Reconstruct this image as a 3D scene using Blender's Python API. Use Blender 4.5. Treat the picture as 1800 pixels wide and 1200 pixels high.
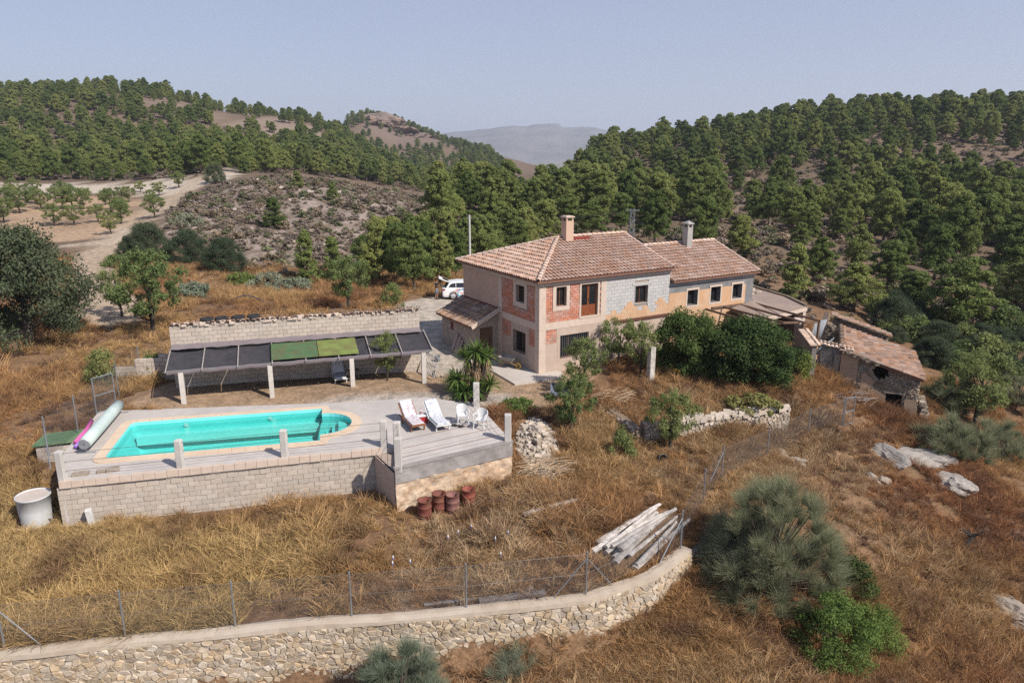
import bpy, bmesh, math, random
import numpy as np
from mathutils import Vector, Matrix

for o in list(bpy.data.objects): bpy.data.objects.remove(o)
scene = bpy.context.scene
COL = scene.collection
R = math.radians
rng = np.random.default_rng(7)
random.seed(7)

# ---------------------------------------------------------------- camera, sky, sun, exposure
CAM_Z = 12.0; PITCH = R(14.5); FPX = 1271.0            # drone 12 m above the yard
cam_d = bpy.data.cameras.new('camera'); cam = bpy.data.objects.new('camera', cam_d); COL.objects.link(cam)
cam.location = (0, 0, CAM_Z); cam.rotation_euler = (math.pi/2 - PITCH, 0, 0)
cam_d.sensor_width = 36; cam_d.lens = FPX/1800*36; cam_d.clip_start = 0.5; cam_d.clip_end = 20000
scene.camera = cam
scene.cycles.use_denoising = False; scene.cycles.max_bounces = 4; scene.cycles.diffuse_bounces = 1; scene.cycles.volume_bounces = 1

SUN_AZ = (0.80, -0.60); SUN_EL = R(44)
wd = bpy.data.worlds.new('World'); scene.world = wd; wd.use_nodes = True
nt = wd.node_tree; nt.nodes.clear()
sky = nt.nodes.new('ShaderNodeTexSky'); sky.sky_type = 'NISHITA'; sky.sun_disc = False
sky.sun_elevation = SUN_EL; sky.sun_rotation = math.atan2(SUN_AZ[0], SUN_AZ[1])
sky.altitude = 0; sky.air_density = 1.0; sky.dust_density = 0.6; sky.ozone_density = 5.0
bg = nt.nodes.new('ShaderNodeBackground'); bg.inputs[1].default_value = 0.1
wo = nt.nodes.new('ShaderNodeOutputWorld')
hz_mix = nt.nodes.new('ShaderNodeMix'); hz_mix.data_type = 'RGBA'; hz_mix.inputs[0].default_value = .62; hz_mix.inputs[7].default_value = (4.35, 4.3, 5.4, 1)   # even summer haze over the whole sky
tcw = nt.nodes.new('ShaderNodeTexCoord'); sxyz = nt.nodes.new('ShaderNodeSeparateXYZ'); hmr = nt.nodes.new('ShaderNodeMapRange')   # haze thins out towards the zenith
hmr.inputs['To Min'].default_value = .64; hmr.inputs['To Max'].default_value = .15; nt.links.new(tcw.outputs['Generated'], sxyz.inputs[0]); nt.links.new(sxyz.outputs[2], hmr.inputs[0]); nt.links.new(hmr.outputs[0], hz_mix.inputs[0])
nt.links.new(sky.outputs[0], hz_mix.inputs[6]); nt.links.new(hz_mix.outputs[2], bg.inputs[0]); nt.links.new(bg.outputs[0], wo.inputs[0])
sl = bpy.data.lights.new('sun', 'SUN'); sl.energy = 4.6; sl.angle = R(0.6); sl.color = (1.0, 0.94, 0.86)
sun = bpy.data.objects.new('sun', sl); COL.objects.link(sun)
sd = Vector((SUN_AZ[0]*math.cos(SUN_EL), SUN_AZ[1]*math.cos(SUN_EL), math.sin(SUN_EL)))
sun.rotation_euler = (-sd).to_track_quat('-Z', 'Y').to_euler(); sun.location = (60, -40, 80)
vs = scene.view_settings; vs.view_transform = 'Standard'; vs.look = 'None'; vs.gamma = 1; vs.exposure = 0.3
vs.use_curve_mapping = False

# ---------------------------------------------------------------- helpers
def ray(px, py):
    u = (px-900)/FPX; v = (600-py)/FPX
    return np.array([u, math.cos(PITCH)+v*math.sin(PITCH), -math.sin(PITCH)+v*math.cos(PITCH)])
def at_z(px, py, z):                       # point of a picture ray at a height
    d = ray(px, py); t = (z-CAM_Z)/d[2]; return d*t+np.array([0, 0, CAM_Z])
def at_y(px, py, Y):
    d = ray(px, py); return d*(Y/d[1])+np.array([0, 0, CAM_Z])
def project(P):
    P = np.asarray(P, float); dz = P[..., 2]-CAM_Z
    dep = P[..., 1]*math.cos(PITCH)-dz*math.sin(PITCH); up = P[..., 1]*math.sin(PITCH)+dz*math.cos(PITCH)
    dep = np.where(np.abs(dep) < 1e-3, 1e-3, dep)
    return 900+FPX*P[..., 0]/dep, 600-FPX*up/dep, dep

def lin(c):                                # sRGB 0-255 -> linear
    return tuple(((x/255)/12.92 if x/255 <= .04045 else ((x/255+.055)/1.055)**2.4) for x in c)

def np_mesh(name, V, F, attrs=None, smooth=False):
    """V (n,3), F (m,k) same k"""
    V = np.asarray(V, np.float32); F = np.asarray(F, np.int32)
    me = bpy.data.meshes.new(name); m, k = F.shape
    me.vertices.add(len(V)); me.vertices.foreach_set('co', V.ravel())
    me.loops.add(m*k); me.loops.foreach_set('vertex_index', F.ravel())
    me.polygons.add(m); me.polygons.foreach_set('loop_start', np.arange(0, m*k, k, dtype=np.int32))
    me.polygons.foreach_set('loop_total', np.full(m, k, np.int32))
    if smooth: me.polygons.foreach_set('use_smooth', np.ones(m, bool))
    me.update(calc_edges=True)
    for an, av in (attrs or {}).items():
        av = np.asarray(av, np.float32)
        if av.ndim == 1:
            a = me.attributes.new(an, 'FLOAT', 'POINT'); a.data.foreach_set('value', av)
        else:
            a = me.attributes.new(an, 'FLOAT_VECTOR', 'POINT'); a.data.foreach_set('vector', av.ravel())
    return me

class MB:
    """collects shapes into one mesh"""
    def __init__(s): s.v = []; s.f = []; s.t = []
    def add(s, vs_, fs, tone=None):
        n = len(s.v); t = random.random() if tone is None else tone
        s.v += [tuple(p) for p in vs_]; s.f += [tuple(i+n for i in f) for f in fs]; s.t += [t]*len(vs_)
    def box(s, x0, x1, y0, y1, z0, z1, tone=None):
        s.add([(x0,y0,z0),(x1,y0,z0),(x1,y1,z0),(x0,y1,z0),(x0,y0,z1),(x1,y0,z1),(x1,y1,z1),(x0,y1,z1)],
              [(0,3,2,1),(4,5,6,7),(0,1,5,4),(1,2,6,5),(2,3,7,6),(3,0,4,7)], tone)
    def obox(s, c, ax, ay, az, tone=None):  # centre and three half vectors
        c, ax, ay, az = map(Vector, (c, ax, ay, az)); P = []
        for k in (-1, 1):
            for i, j in ((-1,-1),(1,-1),(1,1),(-1,1)): P.append(c+ax*i+ay*j+az*k)
        s.add(P, [(0,3,2,1),(4,5,6,7),(0,1,5,4),(1,2,6,5),(2,3,7,6),(3,0,4,7)], tone)
    def bar(s, a, b, w, h=None, tone=None, up=(0,0,1)):   # rectangular bar from a to b
        a = Vector(a); b = Vector(b); d = b-a; h = h or w
        side = d.cross(Vector(up));
        if side.length < 1e-5: side = d.cross(Vector((1,0,0)))
        side.normalize(); u = side.cross(d).normalized()
        s.obox((a+b)/2, d/2, side*w/2, u*h/2, tone)
    def tube(s, pts, rad, n=8, cap=True, tone=None):
        pts = [Vector(p) for p in pts]; rad = rad if hasattr(rad, '__len__') else [rad]*len(pts)
        V = []; F = []; L = len(pts); prev = None
        for i, p in enumerate(pts):
            d = (pts[min(i+1, L-1)]-pts[max(i-1, 0)]).normalized()
            ref = prev if prev is not None else (Vector((0,0,1)) if abs(d.z) < .9 else Vector((1,0,0)))
            x = (ref-d*ref.dot(d))
            if x.length < 1e-4: x = d.orthogonal()
            x.normalize(); prev = x; y = d.cross(x)
            for k in range(n):
                a = 2*math.pi*k/n; V.append(p+(x*math.cos(a)+y*math.sin(a))*rad[i])
        for i in range(L-1):
            for k in range(n):
                F.append((i*n+k, i*n+(k+1) % n, (i+1)*n+(k+1) % n, (i+1)*n+k))
        if cap: F.append(tuple(reversed(range(n)))); F.append(tuple(range((L-1)*n, L*n)))
        s.add(V, F, tone)
    def lathe(s, prof, n=20, c=(0,0,0), tone=None):     # profile [(r,z)...]
        V = []; F = []
        for r, z in prof:
            for k in range(n):
                a = 2*math.pi*k/n; V.append((c[0]+r*math.cos(a), c[1]+r*math.sin(a), c[2]+z))
        for i in range(len(prof)-1):
            for k in range(n): F.append((i*n+k, i*n+(k+1) % n, (i+1)*n+(k+1) % n, (i+1)*n+k))
        s.add(V, F, tone)
    def prism(s, poly, y0, y1, tone=None):              # poly in (x,z), extruded along y
        n = len(poly); V = [(x, y0, z) for x, z in poly]+[(x, y1, z) for x, z in poly]
        F = [tuple(range(n)), tuple(reversed(range(n, 2*n)))]+[(i, i+n, (i+1) % n+n, (i+1) % n) for i in range(n)]
        s.add(V, F, tone)
    def slab(s, poly, z0, z1, tone=None):               # poly in (x,y), extruded along z
        n = len(poly); V = [(x, y, z0) for x, y in poly]+[(x, y, z1) for x, y in poly]
        F = [tuple(reversed(range(n))), tuple(range(n, 2*n))]+[(i, (i+1) % n, (i+1) % n+n, i+n) for i in range(n)]
        s.add(V, F, tone)
    def mesh(s, name, smooth=False, bevel=0.0):
        me = bpy.data.meshes.new(name); me.from_pydata(s.v, [], s.f); me.update()
        a = me.attributes.new('tone', 'FLOAT', 'POINT'); a.data.foreach_set('value', np.array(s.t, np.float32))
        if bevel:
            bm = bmesh.new(); bm.from_mesh(me)
            bmesh.ops.bevel(bm, geom=bm.edges[:], offset=bevel, segments=1, affect='EDGES', profile=.5)
            bm.to_mesh(me); bm.free()
        if smooth: me.polygons.foreach_set('use_smooth', np.ones(len(me.polygons), bool))
        return me
    def build(s, name, m, parent=None, smooth=False, bevel=0.0, **kw):
        return obj(name, s.mesh(name, smooth, bevel), m, parent, **kw)

def obj(name, me, m=None, parent=None, loc=None, rot=None, scale=None):
    o = bpy.data.objects.new(name, me); COL.objects.link(o)
    if m is not None and me is not None and not me.materials: me.materials.append(m)
    if parent: o.parent = parent
    if loc is not None: o.location = loc
    if rot is not None: o.rotation_euler = rot
    if scale is not None: o.scale = scale
    return o
def thing(name, label, cat, loc=(0,0,0), rz=0, group=None):
    o = bpy.data.objects.new(name, None); COL.objects.link(o); o.empty_display_size = .2
    o.location = loc; o.rotation_euler = (0, 0, rz); tag(o, label, cat, group); return o
def tag(o, label, cat, group=None):
    o['label'] = label; o['category'] = cat
    if group: o['group'] = group
    return o
def struct(o): o['kind'] = 'structure'; return o
def stuff(o): o['kind'] = 'stuff'; return o

# ---------------------------------------------------------------- materials
def _n(nt, t, **kw):
    n = nt.nodes.new(t)
    for k, v in kw.items(): setattr(n, k, v)
    return n
def _ramp(nt, stops):
    r = nt.nodes.new('ShaderNodeValToRGB'); e = r.color_ramp.elements
    while len(e) < len(stops): e.new(.5)
    for i, (p, c) in enumerate(stops): e[i].position = p; e[i].color = (*c[:3], 1)
    return r
def _mix(nt, fac, a, b, mode='MIX'):
    m = nt.nodes.new('ShaderNodeMix'); m.data_type = 'RGBA'; m.blend_type = mode
    for s, v in ((m.inputs[0], fac), (m.inputs[6], a), (m.inputs[7], b)):
        if isinstance(v, (int, float)): s.default_value = v
        elif isinstance(v, tuple): s.default_value = (*v[:3], 1)
        else: nt.links.new(v, s)
    return m.outputs[2]
def _noise(nt, scale, detail=4, rough=.6, coord=None):
    t = nt.nodes.new('ShaderNodeTexNoise'); t.inputs['Scale'].default_value = scale
    t.inputs['Detail'].default_value = detail; t.inputs['Roughness'].default_value = rough
    if coord: nt.links.new(coord, t.inputs['Vector'])
    return t.outputs[0]
MATS = {}
def mat(name, c1, c2=None, rough=.85, scale=3.0, bump=.15, bscale=40., stain=None, stain_scale=.7, stain_amt=.5,
        tonevar=.0, metal=0., spec=.3, vstretch=1.0, trans=0., stain_pos=(.45, .62), coord='obj'):
    """plain weathered surface: two tones by noise, larger stains, per-piece brightness, fine relief"""
    if name in MATS: return MATS[name]
    m = bpy.data.materials.new(name); m.use_nodes = True; nt = m.node_tree; nt.nodes.clear()
    out = _n(nt, 'ShaderNodeOutputMaterial'); b = _n(nt, 'ShaderNodeBsdfPrincipled')
    b.inputs['Roughness'].default_value = rough; b.inputs['Metallic'].default_value = metal
    b.inputs['Specular IOR Level'].default_value = spec
    geo = _n(nt, 'ShaderNodeNewGeometry'); mp = _n(nt, 'ShaderNodeMapping'); mp.inputs['Scale'].default_value = (1, 1, vstretch)
    nt.links.new(geo.outputs['Position'], mp.inputs['Vector']); co = mp.outputs[0]
    c2 = c2 or tuple(x*.75 for x in c1)
    n1 = _noise(nt, scale, 6, .65, co); r1 = _ramp(nt, [(.3, c2), (.7, c1)]); nt.links.new(n1, r1.inputs[0])
    col = r1.outputs[0]
    if stain:
        n2 = _noise(nt, stain_scale, 5, .6, co); r2 = _ramp(nt, [(stain_pos[0], (0,0,0)), (stain_pos[1], (1,1,1))]); nt.links.new(n2, r2.inputs[0])
        mu = _n(nt, 'ShaderNodeMath', operation='MULTIPLY'); mu.inputs[1].default_value = stain_amt; nt.links.new(r2.outputs[0], mu.inputs[0])
        col = _mix(nt, mu.outputs[0], col, stain)
    if tonevar:
        at = _n(nt, 'ShaderNodeAttribute', attribute_name='tone'); oi = _n(nt, 'ShaderNodeObjectInfo')
        ad = _n(nt, 'ShaderNodeMath', operation='ADD'); nt.links.new(at.outputs['Fac'], ad.inputs[0]); nt.links.new(oi.outputs['Random'], ad.inputs[1])
        fr = _n(nt, 'ShaderNodeMath', operation='FRACT'); nt.links.new(ad.outputs[0], fr.inputs[0])
        mr = _n(nt, 'ShaderNodeMapRange'); mr.inputs['To Min'].default_value = 1-tonevar; mr.inputs['To Max'].default_value = 1+tonevar
        nt.links.new(fr.outputs[0], mr.inputs[0])
        hs = _n(nt, 'ShaderNodeHueSaturation'); nt.links.new(mr.outputs[0], hs.inputs['Value']); nt.links.new(col, hs.inputs['Color'])
        f2 = _n(nt, 'ShaderNodeMath', operation='MULTIPLY'); f2.inputs[1].default_value = 7.31; nt.links.new(fr.outputs[0], f2.inputs[0])
        f3 = _n(nt, 'ShaderNodeMath', operation='FRACT'); nt.links.new(f2.outputs[0], f3.inputs[0])
        mr2 = _n(nt, 'ShaderNodeMapRange'); mr2.inputs['To Min'].default_value = 1-tonevar*.8; mr2.inputs['To Max'].default_value = 1+tonevar*.8
        nt.links.new(f3.outputs[0], mr2.inputs[0]); nt.links.new(mr2.outputs[0], hs.inputs['Saturation'])
        col = hs.outputs[0]
    nt.links.new(col, b.inputs['Base Color'])
    if bump:
        n3 = _noise(nt, bscale, 4, .7, co); bp = _n(nt, 'ShaderNodeBump'); bp.inputs['Strength'].default_value = bump; bp.inputs['Distance'].default_value = .05
        nt.links.new(n3, bp.inputs['Height']); nt.links.new(bp.outputs[0], b.inputs['Normal'])
    nt.links.new(b.outputs[0], out.inputs[0]); MATS[name] = m; return m

def leaf_mat(name, c1, c2, trans=.35, attr=None, sat=.25):
    """foliage: colour varies by leaf clump (tone), by tree (object random) and by place"""
    if name in MATS: return MATS[name]
    m = bpy.data.materials.new(name); m.use_nodes = True; nt = m.node_tree; nt.nodes.clear()
    out = _n(nt, 'ShaderNodeOutputMaterial'); at = _n(nt, 'ShaderNodeAttribute', attribute_name='tone')
    r = _ramp(nt, [(0., c2), (1., c1)]); nt.links.new(at.outputs['Fac'], r.inputs[0]); col = r.outputs[0]
    oi = _n(nt, 'ShaderNodeObjectInfo'); mr = _n(nt, 'ShaderNodeMapRange'); mr.inputs['To Min'].default_value = 1-sat; mr.inputs['To Max'].default_value = 1+sat
    nt.links.new(oi.outputs['Random'], mr.inputs[0])
    hs = _n(nt, 'ShaderNodeHueSaturation'); nt.links.new(mr.outputs[0], hs.inputs['Value']); nt.links.new(col, hs.inputs['Color'])
    mm = _n(nt, 'ShaderNodeMath', operation='MULTIPLY_ADD'); mm.inputs[1].default_value = -.05; mm.inputs[2].default_value = .525
    nt.links.new(oi.outputs['Random'], mm.inputs[0]); nt.links.new(mm.outputs[0], hs.inputs['Hue']); col = hs.outputs[0]
    if attr:
        ai = _n(nt, 'ShaderNodeAttribute', attribute_name=attr, attribute_type='INSTANCER')
        col = _mix(nt, 1.0, col, ai.outputs['Color'], 'MULTIPLY')
    d = _n(nt, 'ShaderNodeBsdfDiffuse'); t = _n(nt, 'ShaderNodeBsdfTranslucent'); mx = _n(nt, 'ShaderNodeMixShader'); mx.inputs[0].default_value = trans
    nt.links.new(col, d.inputs[0]); nt.links.new(col, t.inputs[0]); nt.links.new(d.outputs[0], mx.inputs[1]); nt.links.new(t.outputs[0], mx.inputs[2])
    nt.links.new(mx.outputs[0], out.inputs[0]); MATS[name] = m; return m

# ---------------------------------------------------------------- terrain height
def vnoise(x, y, s, seed=0):               # smooth value noise
    x = np.asarray(x, float)/s+seed*17.3; y = np.asarray(y, float)/s-seed*9.1
    xi = np.floor(x).astype(int); yi = np.floor(y).astype(int); fx = x-xi; fy = y-yi
    fx = fx*fx*(3-2*fx); fy = fy*fy*(3-2*fy)
    def h(a, b):
        n = (a*374761393+b*668265263+seed*69069) & 0x7fffffff
        n = ((n ^ (n >> 13))*1274126177) & 0x7fffffff
        return ((n ^ (n >> 16)) & 0xffff)/65535.
    return (h(xi, yi)*(1-fx)+h(xi+1, yi)*fx)*(1-fy)+(h(xi, yi+1)*(1-fx)+h(xi+1, yi+1)*fx)*fy
def fbm(x, y, s, seed=0, o=4):
    r = 0; a = 1; t = 0
    for i in range(o): r = r+a*(vnoise(x, y, s/2**i, seed+i)-.5); t += a; a *= .5
    return r/t*2
def sstep(a, b, x):
    t = np.clip((np.asarray(x, float)-a)/(b-a), 0, 1); return t*t*(3-2*t)

CTRL = []
def cz(z, *pts):
    for px, py in pts: CTRL.append(at_z(px, py, z))
def cd(*pts):
    for px, py, Y in pts: CTRL.append(at_y(px, py, Y))
def cw(*pts):
    for q in pts: CTRL.append(np.array(q, float))
# yard, house platform, pool side
cw((1.5,38.8,0),(-3,47,.1),(9.6,43.7,0),(16,47.5,-.3),(12,52,0),(5,56,0),(-6,61,0),(-12,60,.2),(0,66,-.6),(12,62,-.8),
   (-2,36,.1),(-5,37,.25),(-10,36.5,.35),(-15.5,33.5,.4),(-17.5,35.5,.5),(-16,32,.4),(-8,33,.4),(-4,33.5,.35),
   (5,38,-.05),(8,38,-.1),(12,39,-.3),(15,41,-.6),(1.5,35.5,-.05))
# lower field in front of the pool wall
cw((-16.5,23.6,-1.35),(-9,25.4,-1.3),(-4.6,24.6,-1.4),(0,27.4,-1.2),(-10,22,-1.75),(-3,22.5,-1.75),(3,25,-1.6),(5,28,-1.45),
   (-10,28,-1.4),(-6,29.5,-1.0),(-2,30,-.6),(1.2,30.5,-.75),(.8,34,-.15),(3,34,-.35),(3.5,30.5,-1.2))
cw((-14.9,18.6,-2.05),(-11.6,19.2,-2.05),(-8.5,19.7,-2.05),(-5,20.2,-2.05),(-1.5,20.7,-2.05),(2.4,21.3,-2.05),(5.8,23.9,-1.95),(-20,18,-2.0),(-26,17,-1.9))
cw((-15,15,-2.1),(-5,15,-2.4),(3,16,-2.6),(-15,8,-2.8),(0,8,-3.5),(10,8,-5),(-5,-10,-5),(-60,-10,-3),(60,-20,-14))
# garden terrace right of the house and slope beyond the fence
cz(-1.45, (1150,775),(1230,772)); cz(-1.6, (1320,765)); cz(-.45, (1170,700),(1300,690)); cz(-.8, (1400,690)); cz(-1.2, (1455,690))
cz(-2.0, (1240,880),(1272,832)); cz(-2.2, (1350,785),(1490,742)); cz(-3.0, (1500,880)); cw((18.55,41.1,-.8),(19.84,40.5,-1.5),(20.95,40.0,-2.1),(22.05,39.6,-2.5),(23.4,38.9,-3.0),(22.6,37.5,-3.1))
cz(-3.7, (1700,860)); cz(-3.6, (1400,1000)); cz(-4.4, (1400,1190),(1600,1010)); cz(-5.5, (1790,1000)); cz(-6.2, (1790,1190)); cz(-5., (1600,1190)); cz(-5.5, (1780,800))
# left of the pool
cz(-1.25, (45,915)); cz(-1.6, (10,1000)); cz(-.3, (60,800)); cz(.2, (0,700)); cz(.3, (110,650)); cz(.6, (230,600)); cw((-32,32,.3),(-30,44,1.0),(-22,42,.9),(-45,60,1.5))
cw((-10,47,.8),(-18,46,.9),(-14,56,.6),(-20,55,.7))
# paths, orchard, bank
cd((180,470,72),(130,420,92),(50,405,100),(100,345,140),(260,345,140),(200,322,165),(0,322,165),(380,302,170),(0,440,85))
# scrub hill behind the yard
cd((450,492,72),(470,420,90),(500,350,112),(540,318,132),(650,335,135),(700,410,98),(740,352,135),(340,365,112),(330,445,82),(600,485,74),(760,500,70))
cw((-35,160,4),(-10,165,3),(-60,190,7))
# valley floor and saddle
cd((850,410,105),(860,352,200),(940,332,260),(1000,318,300),(910,298,560),(790,330,330),(740,312,420),(650,275,470))
# left ridge
cd((-200,190,420),(0,172,430),(100,168,440),(200,162,450),(300,176,450),(400,202,440),(480,203,440),(560,224,480),
   (100,250,280),(250,240,310),(400,262,300),(480,250,350),(550,285,290),(0,285,220),(250,303,190),(470,296,200),(-200,260,260))
cw((-330,620,22),(-180,600,16),(-100,600,12),(-500,600,25),(-500,300,30))
cd((610,212,700),(660,207,720),(720,228,720),(790,252,720),(860,270,740),(690,258,640),(800,292,560),(600,255,600))
cw((-200,900,15),(-60,900,0),(60,800,-6),(60,560,0))
# right hill
cd((1040,278,300),(1100,266,300),(1200,247,310),(1300,236,310),(1400,214,310),(1500,202,310),(1600,192,310),(1700,194,310),(1800,198,310),(2000,205,310),
   (1150,305,225),(1300,295,215),(1500,285,210),(1700,285,205),(1900,290,200),(1200,380,130),(1400,375,135),(1600,385,130),(1800,390,125),
   (1350,450,90),(1500,490,84),(1700,505,82),(1850,520,80),(1650,592,63),(1500,550,66),(1820,605,60),(1790,690,48),(1120,430,92))
cw((60,430,12),(140,430,20),(240,430,25),(350,330,40),(400,200,30),(100,700,0),(300,800,10),(200,60,-2),(120,20,-12))
cw((0,1200,-10),(700,1100,15),(-800,1100,20),(-800,200,30),(-300,60,6),(800,300,25),(-200,0,0),(300,-60,-10))
CTRL = np.array(CTRL)
def _tps_fit(P):
    n = len(P); d = np.hypot(P[:, None, 0]-P[None, :, 0], P[:, None, 1]-P[None, :, 1])
    K = np.where(d > 1e-9, d*d*np.log(np.maximum(d, 1e-9)), 0)+np.eye(n)*1e-4
    A = np.zeros((n+3, n+3)); A[:n, :n] = K; A[:n, n] = 1; A[:n, n+1:] = P[:, :2]; A[n, :n] = 1; A[n+1:, :n] = P[:, :2].T
    return np.linalg.solve(A, np.concatenate([P[:, 2], [0, 0, 0]]))
# distances are fitted in a compressed plane so that near detail stays near
def _warp(x, y):
    x = np.asarray(x, float); y = np.asarray(y, float); r = np.hypot(x, y-30)+1e-6; k = 30*np.arcsinh(r/30)/r
    return x*k, (y-30)*k
_wp = np.stack([*_warp(CTRL[:, 0], CTRL[:, 1]), CTRL[:, 2]], 1)
_w = _tps_fit(_wp)
WALL_LINE = [(-40,13.6),(-22,16.7),(-14.9,18.1),(-11.6,18.7),(-8.5,19.2),(-5.0,19.7),(-1.5,20.15),(2.4,20.85),(4.6,22.1),(6.3,23.8)]
_wx = [p[0] for p in WALL_LINE]+[9]; _wy = [p[1] for p in WALL_LINE]+[28.5]
POOL_C = (-12.0, 28.95); POOL_A = R(13.0)
def pool_local(x, y):
    dx = np.asarray(x)-POOL_C[0]; dy = np.asarray(y)-POOL_C[1]; c, s = math.cos(POOL_A), math.sin(POOL_A)
    return dx*c+dy*s, -dx*s+dy*c
def height(x, y):
    x = np.atleast_1d(np.asarray(x, float)); y = np.atleast_1d(np.asarray(y, float)); sh = x.shape; x = x.ravel(); y = y.ravel()
    z = np.empty(len(x)); n = len(_wp)
    for i in range(0, len(x), 40000):
        X, Y = _warp(x[i:i+40000], y[i:i+40000])
        d2 = (X[:, None]-_wp[None, :, 0])**2+(Y[:, None]-_wp[None, :, 1])**2
        z[i:i+40000] = (.5*d2*np.log(np.maximum(d2, 1e-12)))@_w[:n]+_w[n]+_w[n+1]*X+_w[n+2]*Y
    r = np.hypot(x, y)
    z += fbm(x, y, 60, 3)*2.2*sstep(90, 300, r)+fbm(x, y, 14, 5)*.7*sstep(70, 140, r)
    wild = np.maximum.reduce([sstep(8.5, 10, x)*sstep(40, 36, y), sstep(-17, -20, x), sstep(46, 56, y)*sstep(-8, -11, x), sstep(24.4, 23, y)])
    z += fbm(x, y, 5, 9)*.16*wild
    fw = np.interp(x, _wx, _wy)
    z -= (1.9*sstep(8.5, 2., x)+.95*sstep(0, -6, x))*sstep(fw-.12, fw-.62, y)
    lx, ly = pool_local(x, y)
    z = np.where((np.abs(lx) < 6.0) & (np.abs(ly) < 2.75), np.minimum(z, -1.7), z)
    return z.reshape(sh)
def hz(x, y): return float(height([x], [y])[0])
_ts = np.concatenate([np.geomspace(14, 1300, 700)])
def on_ground(px, py):                    # where a picture ray meets the terrain
    d = ray(px, py); t = _ts/d[1]; P = d[None]*t[:, None]; P[:, 2] += CAM_Z
    h = height(P[:, 0], P[:, 1]); k = np.argmax(P[:, 2] < h)
    if k == 0: return on_ground(px, py+5)          # just over a crest: step down to the ground
    a, b = P[k-1], P[k]; fa = a[2]-h[k-1]; fb = h[k]-b[2]; w = fa/(fa+fb+1e-9); q = a*(1-w)+b*w
    return np.array([q[0], q[1], hz(q[0], q[1])])
def ground_poly(pts):
    return [tuple(on_ground(*p)[:2]) for p in pts]
def in_poly(x, y, poly):
    x = np.asarray(x); y = np.asarray(y); c = np.zeros(x.shape, bool); n = len(poly)
    for i in range(n):
        x1, y1 = poly[i]; x2, y2 = poly[(i+1) % n]
        if y1 == y2: continue
        c ^= ((y1 > y) != (y2 > y)) & (x < (x2-x1)*(y-y1)/(y2-y1)+x1)
    return c
def seg_dist(x, y, line):
    d = np.full(np.shape(x), 1e9)
    for (x1, y1), (x2, y2) in zip(line[:-1], line[1:]):
        t = np.clip(((x-x1)*(x2-x1)+(y-y1)*(y2-y1))/((x2-x1)**2+(y2-y1)**2+1e-9), 0, 1)
        d = np.minimum(d, np.hypot(x-x1-t*(x2-x1), y-y1-t*(y2-y1)))
    return d
# ---------------------------------------------------------------- ground sheet
def graded(lo, a, b, hi, step, g=1.07):
    r = list(np.arange(a, b+step/2, step)); s = step; x = r[-1]
    while x < hi: s *= g; x += s; r.append(x)
    s = step; x = r[0]; l = []
    while x > lo: s *= g; x -= s; l.append(x)
    return np.array(l[::-1]+r)
gx = graded(-900, -24, 28, 1000, .36, 1.055); gy = graded(-80, 12, 62, 1150, .36, 1.05)
GX, GY = np.meshgrid(gx, gy); GZ = height(GX, GY)
PATHS = dict(
  road=[tuple(on_ground(*p)[:2]) for p in ((770,640),(765,600),(752,560),(745,535),(790,528),(900,520))],
  track=[tuple(on_ground(*p)[:2]) for p in ((190,560),(175,500),(160,455),(205,420),(240,388),(285,362),(330,330),(395,300))],
  terrace_track=[tuple(on_ground(*p)[:2]) for p in ((110,432),(200,425),(235,400))])
POLY = dict(
  bank=ground_poly([(0,322),(120,322),(300,316),(370,318),(395,292),(418,296),(410,318),(330,338),(230,345),(120,342),(0,338)]),
  orchard=ground_poly([(0,340),(120,342),(260,350),(300,345),(270,370),(205,412),(110,428),(0,420)]),
  scrub=ground_poly([(330,345),(430,318),(520,312),(620,325),(740,352),(760,400),(700,440),(640,480),(560,495),(440,480),(300,420),(290,385)]),
  patch1=ground_poly([(905,335),(960,318),(985,322),(980,345),(930,358),(900,352)]),
  scree1=ground_poly([(395,225),(460,195),(545,205),(570,240),(480,250),(410,248)]),
  scree2=ground_poly([(230,175),(330,172),(390,190),(350,215),(260,205)]),
  cliff=ground_poly([(640,207),(720,226),(780,246),(770,262),(690,262),(640,240)]),
  rightscree=ground_poly([(1265,285),(1340,270),(1350,330),(1300,390),(1262,360)]),
)
x = GX.ravel(); y = GY.ravel(); rr = np.hypot(x, y)
def blur_in(poly, w):                      # soft edged polygon
    jx = fbm(x, y, w*3, 21)*w; jy = fbm(x, y, w*3, 22)*w
    return in_poly(x+jx, y+jy, poly).astype(float)
def mixc(c, m, k): return c*(1-m[:, None])+np.array(k)[None]*m[:, None]
n_a = fbm(x, y, 9, 31)*.5+.5; n_b = fbm(x, y, 2.2, 32)*.5+.5; n_c = fbm(x, y, 40, 33)*.5+.5
gold = np.array((.27,.175,.10)); rust = np.array((.19,.11,.066)); soil = np.array((.29,.205,.145))
c = rust[None]*(1-n_a[:, None])+gold[None]*n_a[:, None]
c = mixc(c, sstep(.62, .8, n_b)*.6, soil)
far = sstep(75, 110, rr)
forest_floor = np.array((.155,.118,.085))[None]*(1-n_c[:, None])+np.array((.225,.165,.122))[None]*n_c[:, None]
c = c*(1-far[:, None])+forest_floor*far[:, None]
yard = in_poly(x+fbm(x, y, 3, 41)*.6, y+fbm(x, y, 3, 42)*.6, [(-19,31),(-3,30.5),(0,33),(2.5,33.8),(3.2,36.2),(6,41),(2,40),(-3,48),(-5,60),(-8,62),(-8,50),(-6,42),(-18,35.5)]).astype(float)
c = mixc(c, yard*.85, (.40,.285,.19))
c = mixc(c, np.where((x > -19) & (x < 0), 1, 0)*sstep(34.2, 33.0, y-(x+9)*.22+fbm(x, y, 2, 44)*.4)*sstep(31.0, 31.3, y-(x+9)*.22), (.42,.37,.32))
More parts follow.
